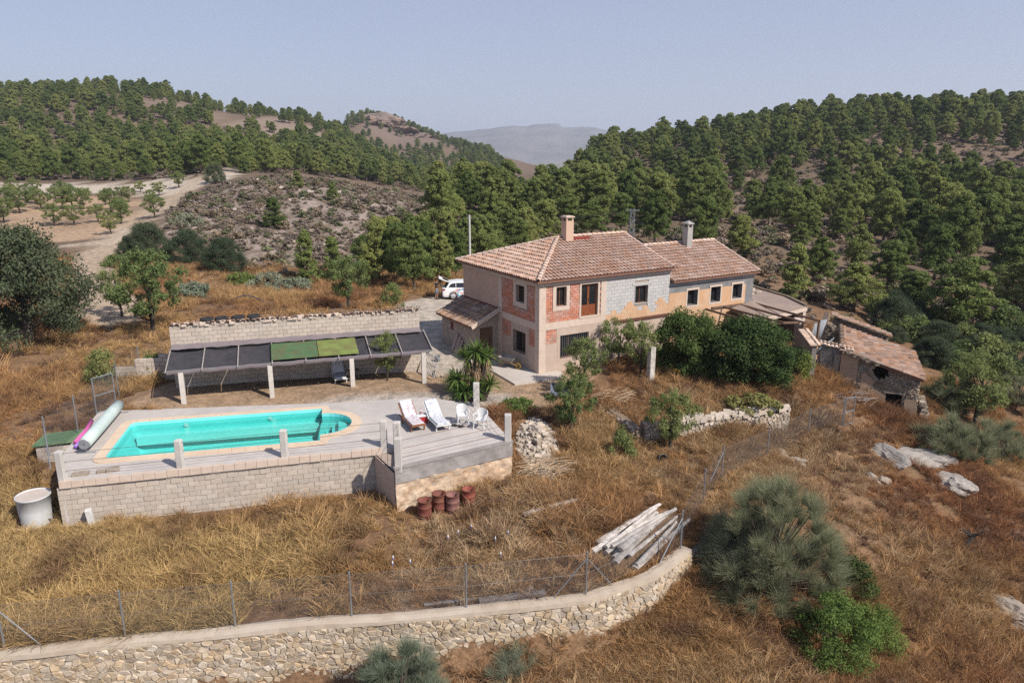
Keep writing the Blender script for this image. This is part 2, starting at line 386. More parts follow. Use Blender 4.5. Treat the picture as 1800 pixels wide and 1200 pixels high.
c = mixc(c, sstep(2.6, 1.6, seg_dist(x, y, PATHS['road'])+fbm(x, y, 3, 45)*.5), (.50,.44,.37))
c = mixc(c, blur_in(POLY['orchard'], 3)*(.35+.65*sstep(.25,.55,n_a)), (.47,.335,.225))
c = mixc(c, blur_in(POLY['bank'], 2.5)*.9, (.62,.54,.45))
c = mixc(c, sstep(2.6, 1.5, seg_dist(x, y, PATHS['track'])+fbm(x, y, 5, 46)*.9)*.85, (.50,.40,.30))
c = mixc(c, sstep(2.0, 1.2, seg_dist(x, y, PATHS['terrace_track'])+fbm(x, y, 5, 47)*.6)*.8, (.52,.43,.33))
c = mixc(c, blur_in(POLY['scrub'], 4)*.9, (.235,.19,.155))
c = mixc(c, blur_in(POLY['scrub'], 4)*sstep(.5, .62, n_b)*.75, (.41,.335,.29))
c = mixc(c, blur_in(POLY['patch1'], 5)*.9, (.56,.48,.41))
for k, cc in (('scree1', (.30,.235,.19)), ('scree2', (.26,.20,.16)), ('rightscree', (.28,.205,.155))): c = mixc(c, blur_in(POLY[k], 8)*.85, cc)
c = mixc(c, blur_in(POLY['cliff'], 12)*.9, (.215,.165,.14))
rocky = sstep(.15, .5, fbm(x, y, 6, 48))*in_poly(x, y, ground_poly([(1350,790),(1560,765),(1690,830),(1720,930),(1640,960),(1520,860),(1340,830)]))
c = mixc(c, rocky*.75, (.42,.36,.30))
me = np_mesh('ground', np.stack([x, y, GZ.ravel()], 1),
   (lambda nx, ny: (np.arange(ny-1)[:, None]*nx+np.arange(nx-1)[None])[..., None]+np.array([0, 1, nx+1, nx]))(len(gx), len(gy)).reshape(-1, 4), {'gcol': c}, smooth=True)
m = bpy.data.materials.new('ground'); m.use_nodes = True; nt = m.node_tree; b = nt.nodes['Principled BSDF']
b.inputs['Roughness'].default_value = .95; b.inputs['Specular IOR Level'].default_value = .1
ga = _n(nt, 'ShaderNodeAttribute', attribute_name='gcol'); geo = _n(nt, 'ShaderNodeNewGeometry')
n1 = _noise(nt, 1.6, 4, .75, geo.outputs['Position']); r1 = _ramp(nt, [(.3, (.55,.55,.55)), (.7, (1.25,1.2,1.15))]); nt.links.new(n1, r1.inputs[0])
n2 = _noise(nt, 9., 3, .7, geo.outputs['Position']); r2 = _ramp(nt, [(.35, (.7,.7,.7)), (.68, (1.22,1.22,1.22))]); nt.links.new(n2, r2.inputs[0])
cc = _mix(nt, 1., ga.outputs['Vector'], r1.outputs[0], 'MULTIPLY'); cc = _mix(nt, 1., cc, r2.outputs[0], 'MULTIPLY'); nt.links.new(cc, b.inputs['Base Color'])
bp = _n(nt, 'ShaderNodeBump'); bp.inputs['Strength'].default_value = .6; bp.inputs['Distance'].default_value = .12; nt.links.new(n2, bp.inputs['Height']); nt.links.new(bp.outputs[0], b.inputs['Normal'])
ground = struct(obj('ground', me, m))

# far mountain beyond the saddle
mx = np.linspace(-2200, 2600, 160); my = np.linspace(3850, 6300, 50); MX, MY = np.meshgrid(mx, my)
prof = [(-2200,30),(-900,80),(-600,130),(-445,146),(-264,163),(-90,190),(0,198),(106,186),(146,202),(303,211),(334,183),(551,186),(657,163),(814,150),(1000,125),(1500,80),(2600,30)]
prz = np.interp(MX*5000/MY, [p[0] for p in prof], [p[1] for p in prof])
ridge_w = 1-np.abs((MY-5000)/1150); ridge_w = np.clip(ridge_w, 0, 1)**.8
MZ = -80+(prz+80)*ridge_w+fbm(MX, MY, 420, 71, 6)*70*np.clip(ridge_w*1.2, 0, 1)*(1-ridge_w**6)+fbm(MX, MY, 120, 77, 4)*9
me = np_mesh('mountain', np.stack([MX.ravel(), MY.ravel(), MZ.ravel()], 1),
   ((np.arange(49)[:, None]*160+np.arange(159)[None])[..., None]+np.array([0, 1, 161, 160])).reshape(-1, 4), smooth=False)
struct(obj('mountain', me, mat('mountain_rock', (.20,.175,.16), (.10,.105,.09), scale=.006, bump=.6, bscale=.02)))
# plain that carries the ground on to the horizon
mb = MB(); mb.add([(-9000,1000,-14),(9000,1000,-14),(9000,9000,-70),(-9000,9000,-70)], [(0,1,2,3)]); struct(mb.build('plain', mat('plain_soil', (.25,.20,.15), (.15,.15,.10), scale=.01, bump=0)))
# ---------------------------------------------------------------- building helpers
def wall_open(a0, a1, z0, z1, openings, mp, t0=0., t1=.3):
    """wall from a0..a1, z0..z1 with rectangular openings [(a0,a1,z0,z1)]; mp(a, depth, z) -> point"""
    A = sorted({a0, a1, *[v for o in openings for v in o[:2] if a0 < v < a1]}); Z = sorted({z0, z1, *[v for o in openings for v in o[2:] if z0 < v < z1]})
    def solid(i, j):
        if i < 0 or j < 0 or i >= len(A)-1 or j >= len(Z)-1: return False
        ca = (A[i]+A[i+1])/2; czz = (Z[j]+Z[j+1])/2
        return not any(o[0] < ca < o[1] and o[2] < czz < o[3] for o in openings)
    mb = MB()
    def quad(*p): mb.add([mp(*q) for q in p], [(0,1,2,3)], .5)
    for i in range(len(A)-1):
        for j in range(len(Z)-1):
            if not solid(i, j): continue
            a, b, c, d = A[i], A[i+1], Z[j], Z[j+1]
            quad((a,t0,c),(b,t0,c),(b,t0,d),(a,t0,d)); quad((a,t1,c),(a,t1,d),(b,t1,d),(b,t1,c))
            if not solid(i-1, j): quad((a,t0,c),(a,t0,d),(a,t1,d),(a,t1,c))
            if not solid(i+1, j): quad((b,t0,c),(b,t1,c),(b,t1,d),(b,t0,d))
            if not solid(i, j-1): quad((a,t0,c),(a,t1,c),(b,t1,c),(b,t0,c))
            if not solid(i, j+1): quad((a,t0,d),(b,t0,d),(b,t1,d),(a,t1,d))
    return mb
def bond(a0, a1, z0, z1, bw, bh, holes=(), joint=.012, phase=0.):
    """running-bond pieces clipped to the panel and round the holes: [(a0,a1,z0,z1)]"""
    out = []; r = 0; z = z0
    while z < z1-.04:
        zt = min(z+bh, z1); a = a0-(bw/2 if r % 2 else 0)-phase
        while a < a1-.02:
            l, h = max(a, a0), min(a+bw, a1); segs = [(l, h)]
            for o in holes:
                if z+.02 < o[3] and zt-.02 > o[2]:
                    ns = []
                    for s0, s1 in segs:
                        if o[1] <= s0 or o[0] >= s1: ns.append((s0, s1)); continue
                        if o[0] > s0: ns.append((s0, o[0]))
                        if o[1] < s1: ns.append((o[1], s1))
                    segs = ns
            for s0, s1 in segs:
                if s1-s0 > .07: out.append((s0+joint/2, s1-joint/2, z+joint/2, zt-joint/2))
            a += bw
        z += bh; r += 1
    return out
_ub = MB(); _ub.box(-.5, .5, -.5, .5, -.5, .5, .5)
def unit_mesh(name, m):
    me = _ub.mesh(name, bevel=.045); me.materials.append(m); return me
def lay(pieces, mp, name, m, parent, depth=.05, limit=300, proud=0., jit=.006, key=None):
    """each piece an object that shares one mesh; what is past the limit is one joined part"""
    me = unit_mesh(name, m); rest = MB()
    order = list(range(len(pieces)))
    if len(pieces) > limit and key: order.sort(key=lambda i: key(pieces[i]))
    for n, i in enumerate(order):
        a, b, c, d = pieces[i]; pr = proud+random.uniform(-jit, jit)
        p0 = Vector(mp(a, -pr, c)); p1 = Vector(mp(b, depth, d)); ce = (p0+p1)/2; e = p1-p0
        if n < limit:
            obj(name, me, None, parent, loc=ce, scale=(abs(e.x), abs(e.y), abs(e.z)))
        else:
            rest.box(min(p0.x,p1.x), max(p0.x,p1.x), min(p0.y,p1.y), max(p0.y,p1.y), min(p0.z,p1.z), max(p0.z,p1.z))
    if rest.v: stuff(rest.build(name+'s', m, parent))
FRONT = lambda a, d, z: (a, d, z)          # wall along local x, outside is -y
LEFT = lambda a, d, z: (d, a, z)           # wall along local y, outside is -x
def window(parent, mp, a0, a1, z0, z1, depth=.2, fm=None, mull=1, name='window', sill=None, surround=None, sw=.18, proud=.02):
    fm = fm or mat('window_wood', (.16,.07,.035), (.10,.045,.025), rough=.6)
    f = MB(); w = .05
    def bx(mbx, a, b, c, d, t0, t1):
        p = Vector(mp(a, t0, c)); q = Vector(mp(b, t1, d)); mbx.box(min(p.x,q.x), max(p.x,q.x), min(p.y,q.y), max(p.y,q.y), min(p.z,q.z), max(p.z,q.z))
    bx(f, a0, a1, z0, z0+w, depth, depth+.06); bx(f, a0, a1, z1-w, z1, depth, depth+.06)
    for k in range(mull+2):
        c = a0+(a1-a0-w)*k/(mull+1); bx(f, c, c+w, z0+w, z1-w, depth, depth+.06)
    wo_ = f.build(name, fm, parent)
    p = MB(); bx(p, a0+.02, a1-.02, z0+.02, z1-.02, depth+.025, depth+.035); p.build('pane', mat_glass(), wo_)
    if surround:
        s = MB(); bx(s, a0-sw, a0, z0-sw, z1+sw, -proud, .05); bx(s, a1, a1+sw, z0-sw, z1+sw, -proud, .05); bx(s, a0, a1, z1, z1+sw, -proud, .05); bx(s, a0, a1, z0-sw, z0, -proud, .05)
        s.build('surround', surround, wo_)
    return wo_
def mat_glass():
    return mat('window_glass', (.02,.022,.025), (.012,.012,.014), rough=.08, bump=0, spec=.6)
def tile_field(O, eu, es, width, length, clip=None, pitch=.25, row=.36, up=None, mb=None, jit=.012, r=.105, wave=.02):
    """barrel tiles laid up a slope: O eave corner, eu along the eave, es up the slope"""
    O, eu, es = Vector(O), Vector(eu).normalized(), Vector(es).normalized(); n = eu.cross(es).normalized()
    if n.z < 0: n = -n
    mb = mb or MB(); NC = int(width/pitch); NR = int(length/row)+1; base = random.random()
    for c in range(NC+1):
        for k in range(NR):
            s = k*row-.04; L = row+.07
            if s+L > length+.12: L = length+.12-s
            a = c*pitch+pitch/2
            if L < .1 or (clip and not clip(a, max(s+L/2, 0))): continue
            a += random.uniform(-jit, jit); V = []; F = []; lift = random.uniform(0, wave)
            for e, (ss, rr_, zz) in enumerate(((s, r*1.08, .035+lift), (s+L, r*.88, .0+lift*.4))):
                for q in range(6):
                    an = math.pi*q/5; V.append(O+eu*(a+random.uniform(-.003,.003)-math.cos(an)*rr_)+es*ss+n*(zz+math.sin(an)*rr_*.85))
            F = [(q, q+1, q+7, q+6) for q in range(5)]
            mb.add(V, F, random.random())
    return mb
def ridge_tiles(A, B, r=.13, step=.38, mb=None):
    A, B = Vector(A), Vector(B); d = (B-A); L = d.length; d.normalize(); side = d.cross(Vector((0,0,1))).normalized(); up = side.cross(d)
    mb = mb or MB(); k = 0
    while k*step < L-.05:
        s0 = k*step; s1 = min(s0+step+.05, L+.03); V = []
        for ss, rr_, zz in ((s0, r*1.1, .02), (s1, r*.92, 0)):
            for q in range(7):
                an = math.pi*q/6; V.append(A+d*ss+side*(-math.cos(an)*rr_)+up*(zz+math.sin(an)*rr_*.9-.02))
        mb.add(V, [(q, q+1, q+8, q+7) for q in range(6)]); k += 1
    return mb

M_render = mat('cement_render', (.53,.415,.335), (.42,.32,.255), scale=1.2, stain=(.40,.31,.26), stain_amt=.5, bump=.12)
M_tan = mat('tan_render', (.56,.385,.285), (.50,.345,.255), scale=.8, bump=.06, stain=(.45,.32,.24), stain_amt=.4)
M_conc = mat('grey_concrete', (.42,.40,.375), (.30,.285,.265), scale=2.5, stain=(.24,.22,.20), stain_amt=.45, bump=.15)
M_pale = mat('pale_mortar', (.61,.49,.40), (.51,.40,.32), scale=4, bump=.15)
M_brick = mat('clay_brick', (.52,.225,.15), (.42,.18,.12), scale=6, tonevar=.16, bump=.2, stain=(.50,.36,.29), stain_amt=.5, stain_scale=1.1)
M_mortar = mat('mortar', (.42,.33,.27), (.34,.27,.22), scale=8, bump=.3)
M_block = mat('concrete_block', (.55,.475,.40), (.44,.375,.31), scale=9, tonevar=.10, bump=.3, stain=(.44,.36,.29), stain_amt=.45, stain_scale=.9)
M_gblock = mat('grey_block', (.52,.50,.48), (.43,.41,.39), scale=9, tonevar=.07, bump=.3)
M_tile = mat('roof_tile', (.50,.32,.235), (.37,.225,.16), scale=5, tonevar=.15, bump=.25, stain=(.56,.43,.355), stain_amt=.55, stain_scale=1.1)
M_tile_old = mat('old_roof_tile', (.44,.29,.20), (.25,.155,.11), scale=6, tonevar=.34, bump=.3, stain=(.22,.17,.14), stain_amt=.6, stain_scale=1.3)
M_ridge = mat('ridge_tile', (.62,.47,.38), (.50,.34,.26), scale=5, tonevar=.16, bump=.2)
M_deck = mat('roof_deck', (.26,.13,.09), (.18,.09,.06), scale=6)
M_orange = mat('ochre_plaster', (.60,.37,.215), (.50,.30,.175), scale=2, bump=.3, stain=(.62,.45,.31), stain_amt=.5, stain_scale=1.2)
M_gplaster = mat('grey_plaster', (.22,.215,.215), (.15,.145,.145), scale=2.5, bump=.35, stain=(.30,.29,.28), stain_amt=.5, stain_scale=1.5)
M_wood = mat('varnished_wood', (.27,.085,.035), (.18,.05,.02), rough=.5, scale=3, vstretch=.2, bump=.05)
M_oldwood = mat('weathered_wood', (.30,.25,.20), (.19,.155,.125), scale=5, bump=.3, bscale=25, tonevar=.15)
M_iron = mat('dark_iron', (.06,.05,.045), (.10,.06,.04), rough=.7, scale=10, bump=.05)
M_rust = mat('rusty_iron', (.16,.065,.04), (.10,.04,.025), rough=.8, scale=8, bump=.1)
M_galv = mat('galvanised_steel', (.34,.36,.38), (.26,.275,.29), rough=.45, metal=.6, scale=6, bump=.02)

# ---------------------------------------------------------------- farmhouse (local x along the front, y along the left side)
HROT = R(31); HLOC = (1.5, 38.76, 0)
house = thing('farmhouse', 'two-storey farmhouse with bare red brick and grey block walls under a tiled hip roof', 'house', HLOC, HROT)
opF = [(1.10,1.80,3.80,4.90),(2.82,4.00,3.05,4.90),(1.40,3.40,.78,2.12),(6.77,7.76,3.38,4.45)]
opL = [(1.54,2.47,3.83,4.82),(1.38,2.75,.86,2.14)]
core = wall_open(0.04, 9.5, -.8, 5.25, opF, lambda a, d, z: (a, d+.04, z), 0, .26)
wl = wall_open(.30, 9.0, -.8, 5.25, opL, lambda a, d, z: (d+.04, a, z), 0, .26); core.add(wl.v, wl.f, .5)
core.box(.30, 9.5, 8.74, 9.0, -.8, 5.25, .5); core.box(9.24, 9.5, .31, 8.74, -.8, 5.25, .5); core.box(.31, 9.23, .31, 8.73, 2.60, 2.75, .5)
core.add([(9.499,0.3,5.25),(9.499,9,5.25),(9.499,4.5,6.85),(9.3,0.3,5.25),(9.3,9,5.25),(9.3,4.5,6.85)], [(0,1,2),(5,4,3),(0,2,5,3),(1,4,5,2)], .5)
core.build('wall', M_mortar, house)
def fbox(mb, a, b, c, d, pr=.0, back=.06): mb.box(a, b, -pr, back, c, d)
def lbox(mb, a, b, c, d, pr=.0, back=.06): mb.box(-pr, back, a, b, c, d)
fr = MB()                                   # concrete frame: columns, floor band, eaves beam
fbox(fr, -.02, .42, -.8, 2.55, .02); fbox(fr, -.02, .42, 2.95, 5.02, .02); fbox(fr, 4.22, 4.60, 2.95, 5.02, .02)
fbox(fr, -.02, 4.60, 2.55, 2.95, .025); lbox(fr, .06, .42, 2.95, 5.02, .02); lbox(fr, 4.08, 4.50, -.8, 5.02, .02)
lbox(fr, .06, 4.08, 2.55, 2.95, .025); lbox(fr, .06, .42, -.8, 2.55, .02)
fr.build('concrete_frame', M_pale, house)
eb = MB(); fbox(eb, -.06, 9.5, 5.02, 5.30, .09); lbox(eb, .061, 9.0, 5.02, 5.30, .09); eb.build('eaves_beam', M_pale, house)
tn = MB(); lbox(tn, 4.50, 9.0, -.8, 5.02, .03, .05); tn.build('rendered_panel', M_tan, house)
lo = wall_open(.42, 9.5, -.8, 2.55, [opF[2], (.42,1.15,1.75,2.55)], lambda a, d, z: (a, d, z), -.012, .045)
l2 = wall_open(.42, 4.08, -.8, 2.55, [opL[1], (.42,1.05,1.55,2.55), (3.0,4.08,1.6,2.55)], lambda a, d, z: (d, a, z), -.012, .045); lo.add(l2.v, l2.f, .5)
lo.build('plinth_render', M_render, house)
fh = [(opF[0][0]-.24,opF[0][1]+.24,opF[0][2]-.2,opF[0][3]+.18),(opF[1][0]-.12,opF[1][1]+.12,opF[1][2]-.1,opF[1][3]+.2)]
lay(bond(.42, 4.22, 2.95, 5.02, .30, .165, fh)+bond(.42, 1.15, 1.75, 2.55, .30, .165), FRONT, 'brick', M_brick, house, .06, 190)
lay(bond(.42, 4.08, 2.95, 5.02, .30, .165, [(1.24,2.77,3.53,5.02)])+bond(.42, 1.05, 1.55, 2.55, .3, .165)+bond(3.0, 4.08, 1.6, 2.55, .3, .165), LEFT, 'brick', M_brick, house, .06, 110, key=lambda p: p[0])
patch = lambda p: (p[2] < 3.05+.25*math.sin(p[0]*2.3)+.25*math.cos(p[0]*5.1))
blk = bond(4.60, 9.5, 2.55, 5.02, .40, .20, [(opF[3][0]-.04,opF[3][1]+.04,opF[3][2]-.12,opF[3][3]+.2)], .010)
lay([p for p in blk if not patch(p)], FRONT, 'block', M_gblock, house, .06, 300, jit=.004)
pl = MB()
for p in blk:
    if patch(p): pl.box(p[0]-.006, p[1]+.006, -.008-random.random()*.012, .05, p[2]-.006, p[3]+.006)
pl.build('plaster_patch', M_orange, house)
window(house, FRONT, *opF[0], surround=M_pale, sw=.22); window(house, LEFT, *opL[0], surround=M_pale, sw=.28)
window(house, LEFT, *opL[1], surround=M_render, sw=.22)
window(house, FRONT, *opF[3], surround=M_gblock, sw=.035)
ln = MB(); fbox(ln, 6.55, 8.0, 4.49, 4.62, .03); ln.build('lintel', M_gblock, house)
dr = MB(); a0, a1, c0, c1 = opF[1]                  # balcony door: frame, two leaves with wooden lower panels
for a, b in ((a0, a0+.07), (a1-.07, a1), ((a0+a1)/2-.06, (a0+a1)/2+.06)): dr.box(a, b, .14, .22, c0, c1)
dr.box(a0, a1, .14, .22, c1-.08, c1); dr.box(a0, a1, .14, .22, c0, c0+.08)
door = dr.build('door', M_wood, house)
for a, b in ((a0+.07, (a0+a1)/2-.06), ((a0+a1)/2+.06, a1-.07)):
    q = MB(); q.box(a, b, .15, .19, c0+.08, c0+.62); q.box(a+.08, b-.08, .135, .15, c0+.14, c0+.56); q.build('door_panel', M_wood, door)
    q = MB(); q.box(a, b, .165, .175, c0+.62, c1-.08); q.build('pane', mat_glass(), door)
q = MB(); q.box((a0+a1)/2+.02, (a0+a1)/2+.05, .09, .14, c0+.85, c0+1.0); q.build('handle', M_iron, door)
q = MB(); fbox(q, a0-.12, a0, c0, c1+.2, .02); fbox(q, a1, a1+.12, c0, c1+.2, .02); fbox(q, a0, a1, c1, c1+.2, .02); fbox(q, a0-.12, a1+.12, c0-.1, c0, .05); q.build('door_surround', M_pale, house)
wg = window(house, FRONT, *opF[2], surround=M_render, sw=.16, mull=2, depth=.16)
for k in range(14):
    q = MB(); a = 1.46+k*.145; q.tube([(a, .04, .78), (a, .04, 2.12)], .012, 6); q.build('bar', M_galv, wg)
q = MB(); fbox(q, 5.2, 9.5, 2.38, 2.53, .10, -.015); q.build('ledge_beam', M_rust, house)
# roof
EV = 5.36; RZ = 6.98; ov = .34
rs = (RZ-EV)/(4.5+ov); rf = MB()
AP = (4.2, 4.5, RZ); RE = (9.55, 4.5, RZ)
E0, E1, E2, E3 = (-ov, -ov, EV), (9.55, -ov, EV), (9.55, 9+ov, EV), (-ov, 9+ov, EV)
low = lambda p, d=.09: (p[0], p[1], p[2]-d)
rf.add([E0,E1,RE,AP,E2,E3]+[low(p) for p in (E0,E1,RE,AP,E2,E3)], [(0,1,2,3),(3,2,4,5),(0,3,5),(6,9,8,7),(9,11,10,8),(6,11,9),(0,6,7,1),(4,10,11,5),(5,11,6,0),(1,7,8,2),(2,8,10,4)], .5)
roof = rf.build('roof', M_deck, house)
hipx = lambda s, half, run, total: None
sl = math.hypot(4.5+ov, RZ-EV); esF = Vector((0, 4.5+ov, RZ-EV))
t = tile_field(E0, (1,0,0), esF, 9.55+ov, sl, lambda a, s: a > (4.2+ov)*s/sl-.02)
t = tile_field((9.55,9+ov,EV), (-1,0,0), (0,-(4.5+ov),RZ-EV), 9.55+ov, sl, lambda a, s: (9.55+ov-a) > (4.2+ov)*s/sl, mb=t)
stuff(t.build('roof_tiles', M_tile, roof))
sl2 = math.hypot(4.2+ov, RZ-EV); W2 = 9+2*ov
t = tile_field(E3, (0,-1,0), (4.2+ov,0,RZ-EV), W2, sl2, lambda a, s: (W2/2)*s/sl2 < a < W2-(W2/2)*s/sl2, row=.40, wave=.035)
stuff(t.build('hip_tiles', M_tile, roof))
r_ = ridge_tiles((-ov,-ov,EV+.07), (4.2,4.5,RZ+.07)); ridge_tiles((-ov,9+ov,EV+.07), (4.2,4.5,RZ+.07), mb=r_); ridge_tiles((4.2,4.5,RZ+.09), (9.6,4.5,RZ+.09), mb=r_)
ridge_tiles((9.47,-ov,EV+.09), (9.47,4.5,RZ+.09), r=.1, mb=r_); stuff(r_.build('ridge_tiles', M_ridge, roof))
def chimney(parent, x, y, z0, z1, w, m, cap='slab'):
    c = MB(); c.box(x-w/2, x+w/2, y-w/2, y+w/2, z0, z1-.30); ch = c.build('chimney', m, parent)
    p = MB()
    for i in (-1, 1):
        for j in (-1, 1): p.box(x+i*w*.38-.05, x+i*w*.38+.05, y+j*w*.38-.05, y+j*w*.38+.05, z1-.30, z1-.1)
    p.build('chimney_pillar', m, ch)
    p = MB(); e = w/2+.05; p.box(x-e, x+e, y-e, y+e, z1-.1, z1-.04)
    if cap == 'slab': p.box(x-e*.8, x+e*.8, y-e*.8, y+e*.8, z1-.038, z1)
    else: p.add([(x-e,y-e,z1-.038),(x+e,y-e,z1-.038),(x+e,y+e,z1-.038),(x-e,y+e,z1-.038),(x,y,z1+.16)], [(0,1,4),(1,2,4),(2,3,4),(3,0,4)])
    p.build('chimney_cap', M_pale if cap == 'slab' else M_conc, ch)
    p = MB(); p.box(x-w*.3, x+w*.3, y-w*.3, y+w*.3, z1-.302, z1-.26); p.build('flue', M_iron, ch)
    return ch
chimney(house, 4.75, 4.2, 6.6, 8.36, .55, M_tan)
fl = MB(); fl.obox((5.55, 4.0, 6.98), (.75,0,0), (0,.06,.02), (0,-.01,.05)); fl.build('flashing', mat('red_flashing', (.30,.05,.04), (.22,.04,.03)), roof)

# wing
wing = thing('house_wing', 'lower ochre and grey plastered wing with three small windows and tiled gable roof', 'house', HLOC, HROT)
opW = [(11.04,11.92,2.80,3.78),(13.06,13.94,2.80,3.80),(15.04,15.92,2.84,3.80)]
cw_ = wall_open(9.52, 17.0, -1, 4.48, opW, lambda a, d, z: (a, d+.03, z), 0, .38); cw_.box(16.7, 17.0, .42, 8.0, -1, 4.48, .5); cw_.box(9.52, 16.69, 7.7, 8.0, -1, 4.48, .5); cw_.box(9.53, 16.69, .42, 7.69, 2.3, 2.4, .5)
cw_.add([(16.99,0.03,4.48),(16.99,8,4.48),(16.99,4,5.95),(16.7,0.03,4.48),(16.7,8,4.48),(16.7,4,5.95)], [(0,1,2),(5,4,3),(0,2,5,3),(1,4,5,2)], .5)
cw_.build('wall', M_gplaster, wing)
po = wall_open(9.52, 16.25, -1, 3.72, opW, FRONT, 0, .032); po.build('ochre_plaster', M_orange, wing)
pz = MB(); fbox(pz, 9.54, 17.04, 4.18, 4.42, .05); pz.build('eaves_beam', M_conc, wing)
for o in opW: window(wing, FRONT, *o, depth=.34, surround=M_pale, sw=.12, mull=0, fm=M_iron, proud=.012)
EV2 = 4.50; RZ2 = 6.12; ov2 = .3
d_ = MB(); q0, q1, q2, q3, ra, rb = (9.56,-ov2,EV2),(17.2,-ov2,EV2),(17.2,8+ov2,EV2),(9.56,8+ov2,EV2),(9.56,4,RZ2),(17.2,4,RZ2)
d_.add([q0,q1,q2,q3,ra,rb]+[low(p) for p in (q0,q1,q2,q3,ra,rb)], [(0,1,5,4),(4,5,2,3),(6,10,11,7),(10,9,8,11),(0,6,7,1),(1,7,11,5),(5,11,8,2),(2,8,9,3),(0,4,10,6),(4,3,9,10)], .5)
wroof = d_.build('roof', M_deck, wing); s3 = math.hypot(4+ov2, RZ2-EV2)
t = tile_field(q0, (1,0,0), (0,4+ov2,RZ2-EV2), 7.5, s3); tile_field(q2, (-1,0,0), (0,-(4+ov2),RZ2-EV2), 7.5, s3, mb=t); stuff(t.build('roof_tiles', M_tile, wroof))
r_ = ridge_tiles((9.6,4,RZ2+.09),(17.25,4,RZ2+.09)); ridge_tiles((17.14,-ov2,EV2+.1),(17.14,4,RZ2+.1), r=.1, mb=r_); ridge_tiles((17.14,8+ov2,EV2+.1),(17.14,4,RZ2+.1), r=.1, mb=r_); stuff(r_.build('ridge_tiles', M_ridge, wroof))
chimney(wing, 14.2, 3.5, 5.7, 7.55, .46, M_conc, 'pyramid')

# lean-to shed against the left side of the house
lean = thing('lean_to_shed', 'low block lean-to with old tiled roof against the left side of the farmhouse', 'shed', HLOC, HROT)
lw = wall_open(4.55, 9.0, -.6, 2.12, [(7.35,7.75,1.30,1.80)], lambda a, d, z: (-1.62+d, a, z), 0, .2)
lf = wall_open(-1.41, -.04, -.6, 2.6, [(-1.25,-.35,-.2,1.95)], lambda a, d, z: (a, 4.56+d, z), 0, .18); lw.add(lf.v, lf.f, .5)
lw.add([(-1.41,4.57,2.12),(-.04,4.57,2.6),(-.04,4.57,2.95),(-1.41,4.73,2.12),(-.04,4.73,2.6),(-.04,4.73,2.95)], [(0,1,2),(3,5,4),(0,2,5,3),(0,3,4,1),(1,4,5,2)], .5); lw.box(-1.61, -.04, 8.8, 9.0, -.6, 2.1, .5)
lw.build('wall', M_mortar, lean)
lay(bond(4.56, 8.98, -.2, 2.10, .40, .20, [(7.35,7.75,1.3,1.8)]), lambda a, d, z: (-1.625+d, a, z), 'block', mat('shed_block', (.36,.31,.27), (.28,.24,.21), scale=8, tonevar=.08, bump=.25), lean, .04, 300)
q = MB(); q.box(-1.25, -.35, 4.66, 4.70, -.2, 1.95); ld = q.build('door', mat('brown_door', (.17,.10,.055), (.12,.07,.04), scale=4), lean)
q = MB(); q.box(-1.60, -1.57, 7.35, 7.75, 1.3, 1.8); q.build('shutter', mat('dark_red_shutter', (.13,.04,.03), (.09,.03,.02)), lean)
q = MB(); q.add([(-1.95,4.2,2.10),(0,4.2,3.0),(0,9.2,3.0),(-1.95,9.2,2.10),(-1.95,4.2,2.02),(0,4.2,2.9),(0,9.2,2.9),(-1.95,9.2,2.02)], [(0,1,2,3),(4,7,6,5),(0,4,5,1),(1,5,6,2),(2,6,7,3),(3,7,4,0)], .5); lr = q.build('roof', M_deck, lean)
q = MB(); q.bar((-1.98,4.24,2.12), (-.02,4.24,3.03), .12, .22); q.build('verge', M_pale, lr)
me_t = None; es = Vector((1.95,0,.9)).normalized(); nn = Vector((-.9,0,1.95)).normalized()
one = tile_field((0,0,0), (0,-1,0), es, .2, .4, jit=0, pitch=.25, row=.42, wave=.0); me_t = MB(); me_t.add(one.v[:12], one.f[:5], .5); me_t = me_t.mesh('tile'); me_t.materials.append(M_tile_old)
for c in range(20):
    for k in range(5):
        obj('tile', me_t, None, lr, loc=Vector((-1.95, 9.2-c*.25, 2.11))+es*(k*.42)+nn*random.uniform(0,.03)+Vector((0,random.uniform(-.015,.015),0)))
r_ = ridge_tiles((-.05,4.2,3.06), (-.05,9.2,3.06), r=.08); stuff(r_.build('ridge_tiles', mat('dark_red_tile', (.20,.06,.045), (.13,.04,.03), tonevar=.2), lr))
# ---------------------------------------------------------------- shade wall with canopy
SA = R(17.9); SL = (-17.1, 35.05, .25)
cS, sS = math.cos(SA), math.sin(SA)
def shade_w(s, t, z): return (SL[0]+cS*s+sS*t, SL[1]+sS*s-cS*t, z+SL[2])   # t = out from the wall towards the pool
shw = thing('block_wall', 'long pale concrete block wall with broken tile coping behind the shade canopy', 'wall', SL, SA)
WL = 12.6; WH = 3.42
q = MB(); q.box(.01, WL-.01, .03, .20, -.6, WH, .5); q.build('wall_core', M_mortar, shw)
pcs = bond(0, WL, -.2, WH, .40, .205, (), .012)
lay(pcs, FRONT, 'block', M_block, shw, .05, 300, key=lambda p: -p[3])
t = tile_field((0,-.06,WH+.02), (1,0,0), (0,1,.12), WL, .5, lambda a, s: random.random() > .12, pitch=.24, row=.34, wave=.05, jit=.03)
stuff(t.build('coping_tiles', M_tile_old, shw))
rb = MB()
for k in range(150):
    s = random.uniform(.1, WL-.1); e = random.uniform(.05, .13); rb.obox((s, random.uniform(-.05, .2), WH+random.uniform(0,.10)), (e,random.uniform(-.03,.03),0), (0,e*.6,.02), (.01,0,e*.45))
stuff(rb.build('coping_rubble', M_pale, shw))

